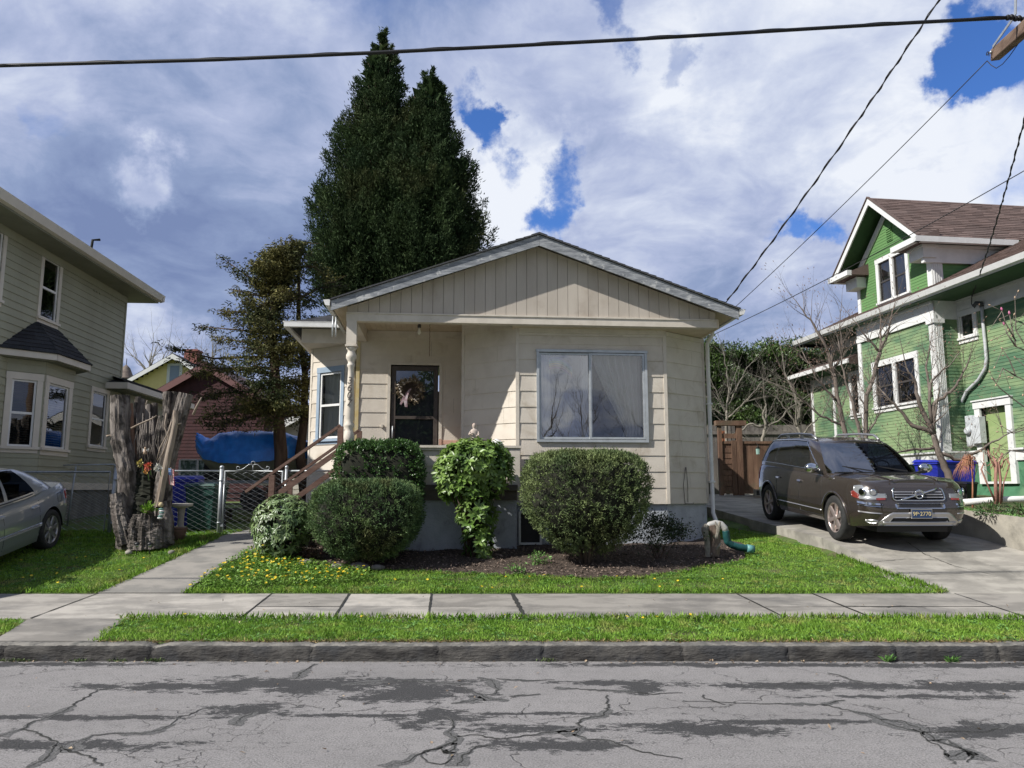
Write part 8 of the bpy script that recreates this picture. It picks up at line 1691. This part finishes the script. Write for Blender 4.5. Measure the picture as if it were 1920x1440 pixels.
def stump():
    Y = 12.85; a = at(272, 1024, Y); z = gzs(a.x, Y)-.02; t = thing('tree_stump', 'dead grey multi stemmed tree stump cut off head high on the left lawn', 'tree stump', (a.x, Y, z)); o = Vector((a.x, Y, z)); W = lambda x, y, d=0.: at(x, y, Y+d)-o
    m = mat('dead_bark', (.085, .07, .06), (.235, .205, .18), 7, .95, .9, 22, stretch=(1.5, 1.5, .22), c3=(.05, .042, .035), s3=3.2, lo3=.48, hi3=.6, bdist=.03); m2 = mat('bare_wood', (.33, .27, .21), (.22, .17, .13), 7, .85, .5, 25, stretch=(1, 1, .2), bdist=.01); mo = mat('reddish_wood', (.22, .13, .085), (.15, .09, .06), 7, .9, .5, 25, stretch=(1, 1, .2))
    S = [('main_stem', m, [(243, 1030), (243, 960), (240, 880), (226, 820), (226, 742)], [.20, .165, .155, .145, .135], 0), ('main_stem', m, [(300, 1024), (302, 950), (312, 870), (332, 800), (349, 738)], [.19, .14, .125, .12, .11], .05), ('main_stem', m, [(290, 1000, .25), (305, 850, .25), (318, 790, .25), (319, 735, .25)], [.13, .10, .10, .10], 0),
         ('stem', m2, [(296, 950), (310, 880), (328, 800), (330, 770)], [.06, .055, .045, .04], -.12), ('stem', mo, [(255, 900, .1), (245, 810, .1), (243, 757, .1)], [.08, .06, .055], 0), ('stem', m, [(262, 900, .2), (256, 800, .2), (259, 744, .2)], [.08, .06, .045], 0), ('stem', m, [(270, 900, .25), (266, 800, .25), (266, 748, .25)], [.09, .07, .05], 0),
         ('stem', m, [(275, 900, .2), (277, 820, .2), (279, 758, .2)], [.08, .06, .05], 0), ('stem', m, [(284, 900, .25), (289, 820, .25), (290, 756, .25)], [.08, .06, .05], 0), ('hollow', M['core'], [(276, 975, .1), (278, 930, .15), (280, 880, .18)], [.24, .26, .20], 0), ('stub', m, [(240, 1020), (225, 970), (219, 925)], [.14, .12, .09], -.2),  # hollow: dark solid backing, coloured as the shade inside the cavity
         ('root_flare', m, [(258, 1030), (258, 990), (262, 965)], [.15, .14, .09], -.18), ('root_flare', m, [(292, 1028), (292, 995), (290, 968)], [.16, .14, .09], -.18), ('root_flare', m, [(312, 1020), (312, 975), (308, 940)], [.12, .10, .08], -.05), ('root_flare', m, [(276, 1030), (276, 990), (277, 962)], [.15, .13, .09], -.24)]
    for k, (nm, mm, pts, rad, dy) in enumerate(S):
        mb = MB(); barktube(mb, [W(p[0], p[1], (p[2] if len(p) > 2 else 0)+dy) for p in pts], rad, 200+k, 30 if rad[0] > .1 else 14, 30 if rad[0] > .1 else 14, .13 if rad[0] > .1 else .08); mb.build(nm, mm, t, bz=0)
    g = np.random.default_rng(9)
    for k, (pts, r) in enumerate([([(246, 803), (262, 795), (285, 785), (294, 779)], .018), ([(362, 778), (370, 760), (378, 745)], .024), ([(200, 818), (206, 816), (212, 822)], .018), ([(312, 775), (308, 800), (316, 820), (305, 850), (295, 865)], .012), ([(322, 790), (315, 812), (300, 840), (294, 862)], .014), ([(333, 795), (340, 794)], .02), ([(273, 760), (276, 750)], .012)]):
        mb = MB(); mb.tube([W(x, y, -.12) for x, y in pts], [r]+[r*.8]*(len(pts)-2)+[r*.5], 6); mb.build('twig', m2, t, bz=0)
    for k in range(26):    # dead hanging strands in the hollow between the stems
        x = g.uniform(252, 312); mb = MB() if k == 0 else mb; mb.tube([W(x, g.uniform(770, 800), .0), W(x+g.normal()*5, 830, -.02), W(x+g.normal()*8, 880+g.random()*20, -.05)], [.010, .008, .005], 4)
    mb.build('dead_strands', m, t, bz=0)
    # decorations resting on it
    def flower(px, py, cc, c2, r, lab, n=26):
        p = at(px, py, Y-.42); t = thing('artificial_flower', lab, 'flower', p, 0, 'artificial flowers on the stump'); g2 = np.random.default_rng(int(px)); d = rdir(n, 0, g2); d[:, 1] = -np.abs(d[:, 1])*.6-.15
        V, T = leafset(np.zeros((n, 3))+d*.01, d, rdir(n, 0, g2)+[0, -1, 0], g2.uniform(.7, 1, n)*r, np.full(n, r*.36), .25); npmesh('petals', V, T, mat('petal_%d' % px, cc, c2, 20, .6, island=.15), t); mb = MB(); mb.blob((0, -.02, 0), r*.22, 8, 5); mb.build('centre', mat('centre_%d' % px, tuple(.6*x for x in c2), rough=.7), t, bz=0); mb = MB(); mb.tube([(0, 0, 0), (0, .06, -.05), (0, .1, -.14)], .005, 5); mb.build('stem', M['clover'], t, bz=0)
    flower(264, 869, (.55, .45, .10), (.65, .6, .3), .075, 'yellow artificial flower at the left of the bunch on the stump'); flower(279, 874, (.60, .10, .10), (.75, .30, .12), .085, 'red and orange artificial flower in the middle of the bunch on the stump', 34); flower(298, 877, (.62, .60, .52), (.72, .70, .62), .085, 'white artificial flower at the right of the bunch on the stump', 34); flower(275, 884, (.75, .45, .10), (.7, .3, .1), .055, 'small orange artificial flower at the foot of the bunch on the stump')
    p = at(322, 880, Y-.36); f = thing('small_flag', 'small striped flag with a blue canton stuck on the right stem of the stump', 'flag', p); mb = MB(); mb.tube([(-.02, 0, .03), (.05, 0, -.10)], .004, 5); mb.build('stick', m2, f, bz=0)
    W2 = lambda u, v: (-.05+u*.085+v*.03, -.01-.008*math.sin(u*5+v*3), .02-v*.26-u*.02)
    for k in range(7):
        a_, b_ = k/7, (k+.98)/7; mb = MB()
        for q in range(6): v0, v1 = (.42 if k < 4 else .0)+(1-(.42 if k < 4 else 0))*q/6, (.42 if k < 4 else 0)+(1-(.42 if k < 4 else 0))*(q+1)/6; mb.prism([W2(a_, v0), W2(b_, v0), W2(b_, v1), W2(a_, v1)], (0, .003, 0))
        mb.build('stripe', mat('flag_red', (.35, .06, .07), rough=.8) if k == 0 else (bpy.data.materials['flag_red'] if k % 2 == 0 else M['curtain']), f, bz=0)
    mb = MB(); mb.prism([W2(0, 0), W2(.57, 0), W2(.57, .42), W2(0, .42)], (0, .003, 0)); mb.build('canton', mat('flag_blue', (.12, .22, .42), rough=.8), f, bz=0)
    mb = MB(); [mb.box((W2(.08+.14*i, .07+.13*j)[0]-.003, -.016, W2(.08+.14*i, .07+.13*j)[2]-.003), (W2(.08+.14*i, .07+.13*j)[0]+.003, -.012, W2(.08+.14*i, .07+.13*j)[2]+.003)) for i in range(4) for j in range(3)]; mb.build('stars', M['white'], f, bz=0)
    # striped caterpillar-like figurine: beige head over a green and white banded body
    p = at(302, 960, Y-.36); f = thing('garden_figurine', 'small garden figurine with beige head and green striped body on the stump ledge', 'figurine', p); 
    for k in range(6): mb = MB(); mb.blob((.012*math.sin(k*.9), 0, -.015-k*.028+.06), (.042, .035, .020), 12, 6); mb.build('band', mat('fig_green', (.10, .20, .17), rough=.6) if k == 0 else (bpy.data.materials['fig_green'] if k % 2 == 0 else M['white']), f, bz=0)
    mb = MB(); mb.blob((-.01, 0, .115), (.04, .036, .042), 12, 8); mb.blob((-.035, -.01, .15), .014, 6, 4); mb.build('head', mat('fig_head', (.50, .42, .22), (.4, .3, .2), 20, .7), f, bz=0)
    p = at(272, 846, Y-.10); f = thing('angel_ornament', 'tiny pale winged ornament in the hollow above the flowers on the stump', 'ornament', p); mb = MB(); mb.lathe([(.03, -.05), (.022, 0), (.008, .03), (.016, .045), (.012, .065), (.002, .072)], (0, 0, 0), 10); mb.build('body', mat('orn', (.45, .32, .22), rough=.6), f, bz=0); mb = MB(); mb.prism([(0, .015, .02), (-.05, .015, .05), (-.045, .015, -.01)], (0, .006, 0)); mb.prism([(0, .022, .02), (.05, .022, .05), (.045, .022, -.01)], (0, .006, 0)); mb.build('wings', M['curtain'], f, bz=0)
    g = np.random.default_rng(12); p = at(277, 958, Y-.36); f = thing('grass_tuft', 'green grass tuft growing on the ledge of the stump', 'plant', p); n = 70; D = rdir(n, .9, g); V, T = leafset(g.normal(size=(n, 3))*.02, D, rdir(n, 0, g), g.uniform(.08, .17, n), g.uniform(.006, .012, n), .1, .35); npmesh('blades', V, T, M['blade'], f)
    mb = MB(); mb.blob((0, 0, -.01), (.06, .05, .025), 10, 5, .1); mb.build('root_clump', M['soil'], f, bz=0)
    for px, lab in ((257, 'small dark solar garden light at the left foot of the stump'), (281, 'small dark solar garden light at the middle foot of the stump')):
        p = at(px, 1026, Y-.52); f = thing('garden_light', lab, 'garden light', (p.x, p.y, gzs(p.x, p.y)), 0, 'solar lights at the stump'); mb = MB(); mb.tube([(0, 0, 0), (0, 0, .17)], .008, 6); mb.build('stake', M['blackplastic'], f, bz=0); mb = MB(); mb.lathe([(.022, .13), (.03, .165)], (0, 0, 0), 10); mb.build('lens', M['silver'], f, bz=0); mb = MB(); mb.lathe([(.042, .165), (.044, .175), (.02, .20), (.003, .205)], (0, 0, 0), 10); mb.build('cap', M['blackplastic'], f, bz=0)
    for px, lab in ((242, 'pale stone at the left foot of the stump'), (322, 'grey stone right of the stump foot')):
        p = at(px, 1026, Y-.45); mb = MB(); mb.blob((p.x, p.y, gzs(p.x, p.y)+.02), (.06, .05, .04), 9, 6, .15); tag(mb.build('stone', M['wallconc']), lab, 'stone')
stump()

def bin_(x, Y, z, w, h, m, rz, lab, group='wheeled bins'):
    t = thing('wheeled_bin', lab, 'bin', (x, Y, z), rz, group); k = .80; hw = w/2
    mb = MB(); mb.hexa([(-hw*k, -hw*k, .05), (hw*k, -hw*k, .05), (hw*k, hw*k*1.05, .05), (-hw*k, hw*k*1.05, .05), (-hw, -hw, h*.90), (hw, -hw, h*.90), (hw, hw*1.15, h*.92), (-hw, hw*1.15, h*.92)]); mb.box((-hw*1.06, -hw*1.06, h*.86), (hw*1.06, hw*1.18, h*.905)); mb.build('body', m, t, bz=0, bevel=.015)
    mb = MB(); mb.hexa([(-hw*1.09, -hw*1.12, h*.91), (hw*1.09, -hw*1.12, h*.91), (hw*1.09, hw*1.25, h*.93), (-hw*1.09, hw*1.25, h*.93), (-hw*.95, -hw*.98, h*.965), (hw*.95, -hw*.98, h*.965), (hw*.95, hw*1.1, h*1.0), (-hw*.95, hw*1.1, h*1.0)]); mb.build('lid', m, t, bz=0, bevel=.012)
    mb = MB(); mb.tube([(-hw*.8, hw*1.3, h*.93), (hw*.8, hw*1.3, h*.93)], .016, 8); mb.build('handle', m, t, bz=0)
    for s in (-1, 1): mb = MB(); mb.lathe([(.10, s*hw*.75), (.11, s*hw*.78), (.11, s*hw*.92), (.10, s*hw*.95)], (0, hw*.85, .10), 18, ax='x'); mb.build('wheel', M['tyre'], t, bz=0)
    return t
blue = mat('blue_plastic', (.015, .022, .34), (.02, .03, .28), 5, .42); green = mat('green_plastic', (.012, .060, .045), (.015, .05, .04), 5, .45); blk = mat('black_plastic_bin', (.008, .008, .009), rough=.5)
def bins():
    p = at(346, 985, 15.1); bin_(p.x, 15.1, gzs(p.x, 15.1)-.02, .50, 1.02, blue, 10, 'dark blue wheeled recycling bin behind the chain link fence and bird bath'); p = at(381, 1003, 14.6); bin_(p.x+.02, 14.6, gzs(p.x, 14.6)-.03, .56, .92, green, -4, 'dark green wheeled bin behind the chain link fence')
    p = at(1762, 900, 15.6); bin_(p.x, 15.6, float(g_up(15.6)), .60, at(1762, 861, 15.6).z-float(g_up(15.6)), blue, 12, 'bright blue wheeled bin beside the green house, nearest the car'); p = at(1790, 900, 16.2); bin_(p.x+.1, 16.3, float(g_up(16.2)), .56, at(1762, 861, 16.2).z-float(g_up(16.2)), blue, -6, 'bright blue wheeled bin half hidden behind the tree trunk'); p = at(1815, 930, 15.2); bin_(p.x, 15.3, float(g_up(15.2)), .34, at(0, 902, 15.2).z-float(g_up(15.2)), blk, 25, 'low black bin on the soil right of the leaning tree')
bins()
def birdbath():
    Y = 13.5; p = at(334, 1003, Y); z = gzs(p.x, Y); t = thing('bird_bath', 'pale stone bird bath between the stump and the fence', 'bird bath', (p.x+.03, Y, z)); h = at(0, 944, Y).z-z; mb = MB(); mb.lathe([(.12, 0), (.11, .04), (.06, .08), (.05, h*.6), (.07, h-.08)], (0, 0, 0), 20); mb.build('pedestal', M['wallconc'], t, bz=0); mb = MB(); mb.lathe([(.07, h-.08), (.18, h-.045), (.19, h), (.175, h), (.12, h-.03), (.003, h-.035)], (0, 0, 0), 26); mb.build('basin', mat('pale_stone', (.50, .47, .40), (.42, .39, .33), 8, .85), t, bz=0)
    Y = 13.2; p = at(333, 1014, Y); t = thing('flower_pot', 'brown ribbed clay pot right of the stump foot', 'pot', (p.x, Y, gzs(p.x, Y)-.01)); mb = MB(); mb.lathe([(.09, 0), (.12, .14), (.125, .15), (.125, .165), (.13, .17), (.135, .19), (.14, .22), (.12, .22), (.10, .18), (.003, .17)], (0, 0, 0), 24); mb.build('pot_body', mat('clay', (.17, .10, .07), (.12, .08, .055), 9, .85), t, bz=0); mb = MB(); mb.lathe([(.135, .215), (.15, .22), (.15, .245), (.135, .25)], (0, 0, 0), 24); mb.build('rim', bpy.data.materials['clay'], t, bz=0)
birdbath()
def boat():
    Y = 19.6; W = lambda x, y, d=0.: at(x, y, Y+d); o = W(460, 900); z0 = gzs(o.x, Y); t = thing('covered_boat', 'boat on a trailer under a bright blue tarpaulin in front of the maroon shed', 'boat', (o.x, Y, z0)); o = Vector((o.x, Y, z0)); g = np.random.default_rng(3)
    st = [(369, 838, 812, .10), (376, 850, 816, .25), (392, 862, 825, .45), (420, 868, 811, .7), (450, 872, 809, .85), (490, 872, 809, .9), (530, 866, 811, .9), (556, 862, 818, .85), (575, 858, 828, .6)]; V = []; K = 25; M_ = 60; xs_ = np.linspace(0, len(st)-1, M_)
    for s in xs_:
        px, yb, yt, hw = (np.interp(s, range(len(st)), [q[i] for q in st]) for i in range(4)); pb, pt = W(px, yb)-o, W(px, yt)-o
        for k in range(K):
            a = math.pi*k/(K-1); e = abs(math.cos(a))**.6*math.copysign(1, math.cos(a)); v = np.array([pb.x, 0, 0.]); y = -e*hw; zz = pb.z+(pt.z-pb.z)*(.55*abs(math.sin(a))**.35+.45*abs(math.sin(a))**1.6); wr = .010*math.sin(s*5+k*1.3)+.012*abs(math.sin(s*7.5))*math.cos(k*.9)+g.normal()*.002; V.append((pb.x+.02*math.sin(k*1.7+s), y*(1+wr), zz+wr*1.2))
    F = [(i*K+k, i*K+k+1, (i+1)*K+k+1, (i+1)*K+k) for i in range(M_-1) for k in range(K-1)]; mb = MB(); mb.smooth = True; mb.add(V, F); mb.smooth = False; mb.add([V[k] for k in range(K)], [tuple(range(K))]); tp = mb.build('tarpaulin', mat('blue_tarp', (.03, .27, .85), (.02, .20, .72), 6, .32, .25, 7, spec=.6, bdist=.03), t, bz=0)
    mb = MB(); P = []
    for s in np.linspace(0, len(st)-1, 24):
        px, yb, hw = np.interp(s, range(len(st)), [q[0] for q in st]), np.interp(s, range(len(st)), [q[1] for q in st]), np.interp(s, range(len(st)), [q[3] for q in st]); b = W(px, yb-4)-o; dz = min(.5, .25+.06*s); P += [(b.x, -hw*.95, b.z), (b.x+.1, -hw*.55, b.z-dz*.75), (b.x+.15, 0, b.z-dz), (b.x+.1, hw*.55, b.z-dz*.75), (b.x, hw*.95, b.z)]
    mb.smooth = True; mb.add(P, [(i*5+k, i*5+k+1, (i+1)*5+k+1, (i+1)*5+k) for i in range(23) for k in range(4)]); mb.build('hull', mat('cream_hull', (.55, .52, .42), (.45, .42, .34), 4, .4), t, bz=0)
    zl = (W(450, 885)-o).z; mb = MB()
    for y in (-.45, .45): mb.beam((-1.6, y*.3, zl-.25), (1.4, y, zl-.25), .07, .08)
    mb.beam((.5, -.8, zl-.3), (.5, .8, zl-.3), .07, .07); mb.build('trailer_frame', M['galv'], t, bz=0)
    for y in (-.85, .85): mb = MB(); mb.lathe([(.16, y-.07), (.28, y-.09), (.30, y-.06), (.30, y+.06), (.28, y+.09), (.16, y+.07)], (.5, 0, .30), 26, ax='y'); mb.build('trailer_wheel', M['tyre'], t, bz=0)
    # prop under the bow
    mb = MB(); b = W(405, 868)-o; mb.box((b.x-.22, -.2, 0), (b.x+.22, .2, b.z)); mb.build('bow_support', M['blackplastic'], t, bz=0)
boat()
def back_stuff():
    Y = 22.5; W = lambda x, y: at(x, y, Y); a, b = W(338, 862), W(402, 912); t = thing('glazed_frame', 'old framed glazed panel with clouded green panes under the maroon shed wall', 'glazed panel', ((a.x+b.x)/2, Y, b.z)); w = (b.x-a.x)/2; h = a.z-b.z; mb = MB(); mb.box((-w, 0, 0), (w, .02, h)); mb.build('pane', mat('clouded_pane', (.07, .12, .09), (.36, .42, .40), 9, .35, lo=.45, hi=.6), t, bz=0); mb = MB()
    for x in (-w, 0, w): mb.box((x-.025, -.03, 0), (x+.025, 0, h))
    for z in (0, h): mb.box((-w+.026, -.029, z-.02), (-.026, -.001, z+.02)); mb.box((.026, -.029, z-.02), (w-.026, -.001, z+.02))
    mb.build('frame', M['white'], t, bz=0)
    Y = 16.6; p = at(480, 950, Y); t = thing('plank_stack', 'low stack of dark weathered planks in the yard behind the garden gate', 'planks', (p.x, Y, gzs(p.x, Y)))
    for k in range(4): mb = MB(); mb.box((-.75+.04*k, -.25, .22+k*.11), (.8-.06*k, .2, .25+k*.11)); mb.build('plank', M['deckwood'], t, bz=0)
    for x in (-.6, .6): mb = MB(); mb.box((x-.05, -.2, 0), (x+.05, .15, .22)); mb.build('block', M['deckwood'], t, bz=0)
    # rounded stones edging the bed
    g = random.Random(4)
    for k, (px, py, r, lab) in enumerate([(632, 1062, .10, 'flat grey stone at the front of the left round bush, left one of the pair'), (672, 1066, .13, 'flat grey stone at the front of the left round bush, right one of the pair'), (708, 1064, .09, 'small dark stone under the front of the left round bush'), (575, 1048, .10, 'brown stone between the low rhododendron and the left round bush')]):
        Yk = 11.75 if k < 3 else 12.0; p = at(px, py, Yk); mb = MB(); mb.blob((p.x, Yk, gzs(p.x, Yk)+r*.28), (r*1.2, r*.9, r*.55), 12, 8, .10); tag(mb.build('stone', mat('river_stone%d' % k, (.14, .125, .11), (.24, .22, .20), 9, .9, .5, 30)), lab, 'stone', 'stones edging the bed')
back_stuff()
def drain():
    Y = 12.75; W = lambda x, y, d=0: at(x, y, Y+d); mb = MB(); o = W(1340, 1000); t = thing('drain_hose', 'downspout extension of grey pipe and green corrugated hose lying on the lawn', 'hose', (o.x, Y, gzs(o.x, Y))); o = Vector((o.x, Y, gzs(o.x, Y)))
    mb.tube([W(x, y)-o for x, y in ((1325, 992), (1331, 984), (1342, 981), (1352, 983), (1359, 990), (1361, 997))], .052, 12); mb.build('elbow', mat('grey_pipe', (.42, .41, .38), (.32, .31, .29), 9, .6), t, bz=0)
    pts = [W(x, y)-o for x, y in ((1361, 995), (1362, 1006), (1364, 1016), (1372, 1022), (1385, 1026), (1400, 1028), (1412, 1030))]; fine = []; rs = []
    for a, b in zip(pts[:-1], pts[1:]):
        for k in range(8): fine.append(a.lerp(b, k/8)); rs.append(.056+(.004 if k % 2 else -.002))
    mb = MB(); mb.tube(fine, rs, 12); mb.build('corrugated_hose', mat('hose_green', (.008, .05, .05), (.012, .07, .068), 12, .45), t, bz=0); mb = MB(); mb.tube([pts[-2], pts[-1]+Vector((.01, 0, 0))], .064, 14); mb.build('coupling', mat('teal', (.10, .26, .25), rough=.5), t, bz=0); mb = MB(); mb.tube([pts[-1]+Vector((.01, 0, 0)), pts[-1]+Vector((.022, 0, 0))], .05, 12); mb.build('opening', M['crack'], t, bz=0)
    Y = 12.45; o = at(1334, 1040, Y); z = gzs(o.x, Y); t = thing('root_stump', 'gnarled pale root stump by the cottage corner beside the drain pipe', 'tree stump', (o.x, Y, z)); o = Vector((o.x, Y, z)); W = lambda x, y, d=0: at(x, y, Y+d)-o; m = M['paletwig']
    for pts, rad in (([(1328, 1044), (1326, 1015), (1321, 992), (1326, 984)], [.05, .045, .055, .03]), ([(1338, 1042), (1342, 1010), (1336, 985)], [.09, .08, .06]), ([(1343, 1010, -.06), (1347, 990, -.06), (1350, 978, -.06)], [.03, .028, .014]), ([(1345, 990, -.06), (1341, 978, -.06)], [.018, .008]), ([(1334, 1040, -.05), (1346, 1026, -.08), (1352, 1018, -.08)], [.02, .018, .010])): mb = MB(); barktube(mb, [W(*q) for q in pts], rad, 300+pts[0][0], 14, 14, .08); mb.build('root', m if rad[0] < .08 else M['bark'], t, bz=0)
drain()

# ------------------------------------------------------------------ pole and wires
def sag(a, b, s, n=28): return [tuple(Vector(a).lerp(Vector(b), k/n)-Vector((0, 0, s*4*(k/n)*(1-k/n)))) for k in range(n+1)]
def wires():
    wm = mat('cable_black', (.012, .012, .013), rough=.5); wm2 = mat('drop_cable', (.02, .018, .018), rough=.6); pw = mat('pole_wood', (.10, .06, .04), (.20, .135, .095), 9, .9, .5, 30, stretch=(1, .2, 1), bdist=.01)
    t = thing('utility_pole', 'wooden utility pole with a crossarm reaching in at the top right', 'utility pole', (6.08, 8.05, .15)); o = Vector((6.08, 8.05, .15)); mb = MB(); mb.tube([(0, 0, -.3), (0, 0, 5), (0, 0, 10.5)], [.16, .14, .11], 16); mb.build('pole', mat('pole_bark', (.14, .09, .065), (.20, .14, .10), 9, .9, .5, 30, stretch=(1, 1, .15)), t, bz=0)
    e = at(1866, 103, 9.05)-o; s_ = at(1960, 20, 7.6)-o; d = (e-s_).normalized(); mb = MB(); mb.beam(tuple(e-d*2.5), tuple(e), .11, .145); mb.build('crossarm', pw, t, bz=0, bevel=.012)
    mb = MB(); q1 = at(1872, 88, 8.95)-o; q2 = at(1912, 28, 8.25)-o; mb.beam(tuple(q1+Vector((-.07, 0, 0))), tuple(q2+Vector((-.05, 0, 0))), .035, .01, (1, 0, 0)); mb.beam(tuple(q2+Vector((-.05, 0, 0))), tuple(q2+Vector((.02, 0, .75))), .035, .01, (1, 0, 0)); mb.build('brace', M['galv'], t, bz=0)
    mb = MB(); q = at(1868, 98, 9.0)-o; mb.blob(tuple(q+Vector((-.07, 0, .0))), (.015, .02, .02), 8, 5); mb.build('bolt', M['galv'], t, bz=0)
    me = text_mesh('9', .12, .002); me.transform(Matrix.Translation(tuple(at(1862, 101, 9.0)-o+Vector((-.062, .0, -.005)))) @ Matrix.Rotation(R(-90), 4, 'Z') @ Matrix.Rotation(R(90), 4, 'X') @ Matrix.Rotation(R(35), 4, 'Z')); me.materials.append(wm); nn = bpy.data.objects.new('arm_number', me); col.objects.link(nn); nn.parent = t
    mb = MB(); h = at(1893, 33, 8.15)-o
    for k in range(5): mb.blob(tuple(h+Vector((.05*k-.02, .01*k, .012*(k % 2)))), (.03, .03, .035), 8, 5)
    mb.build('clamp', wm, t, bz=0)
    H = at(1893, 33, 8.15); A = at(0, 123, 8.0); far = A+(A-H)*.5+Vector((0, 0, .35)); top = at(1700, 40, 8.13)
    pts = [H, at(1700, 43, 8.14), at(1500, 55, 8.12), at(1200, 73, 8.1), at(960, 86, 8.08), at(700, 99, 8.06), at(400, 112, 8.03), at(180, 118, 8.01), A, far, far+(far-A)*2+Vector((0, 0, 1))]
    mb = MB(); mb.tube(pts, .021, 8); mb.build('messenger', wm, None) if False else None
    o1 = mb.build('aerial_cable', wm); tag(o1, 'thick black lashed cable crossing the sky from the pole to the left', 'cable'); mb = MB(); fine = []
    for a, b in zip(pts[:-2], pts[1:-1]):
        n = 30
        for k in range(n): u = k/n; q = Vector(a).lerp(Vector(b), u); ph = (q.x)*5; fine.append(q+Vector((0, .019*math.cos(ph), .019*math.sin(ph)+.004)))
    mb.tube(fine, .006, 4); o2 = mb.build('lashing_wire', wm); o2.parent = o1
    def W(a, b, s, r, lab, tw=False, m=wm2):
        mb = MB(); pts = sag(a, b, s); mb.tube(pts, r, 6)
        o = mb.build('service_wire', m); tag(o, lab, 'wire', 'service wires')
        if tw:
            fine = []; P = [Vector(p) for p in pts]
            for a_, b_ in zip(P[:-1], P[1:]):
                n = max(2, int((b_-a_).length/.07))
                for k in range(n): q = a_.lerp(b_, k/n); ph = len(fine)*1.1; fine.append(q+Vector((r*1.7*math.cos(ph), 0, r*1.7*math.sin(ph))))
            mb = MB(); mb.tube(fine, r*.8, 4); q = mb.build('twisted_strand', m); q.parent = o
    W(at(1800, -60, 8.6), wloc(CT, (3.72, -.5, 4.86)), .10, .010, 'twisted service wire falling from the top edge to the right cottage eave', True)
    W(at(1851, 114, 9.0), wloc(CT, (3.9, -.3, 4.78)), .05, .006, 'thin wire from the crossarm tip down to the right cottage eave')
    W(at(1990, 280, 11.5), at(1310, 640, 19.5), .12, .008, 'thin wire passing before the green gable and down behind the cottage')
    W(at(1945, 130, 9.5), wloc(GH, GMW.p(.62, 5.98, .10)), .15, .010, 'twisted service drop hanging at the right edge to the green house eave', True)
    mb = MB(); a = at(1851, 114, 9.0); b = at(1893, 105, 8.7); mb.tube([a, at(1858, 122, 8.95), at(1868, 128, 8.9), at(1880, 120, 8.8), b, at(1925, 60, 8.3)], .005, 5); tag(mb.build('jumper_wire', wm2), 'thin slack jumper wire looping below the crossarm', 'wire')
    mb = MB(); a = wloc(GH, GMW.p(.62, 5.98, .10)); b = wloc(GH, WHEAD)+Vector((0, 0, 0)); mb.tube([a, a.lerp(b, .3)+Vector((-.08, 0, -.10)), a.lerp(b, .7)+Vector((-.10, 0, -.12)), b+Vector((-.08, .05, .03))], .010, 6); tag(mb.build('entry_cable', wm2), 'slack black cable between the green house eave and its weatherhead', 'cable')
wires()
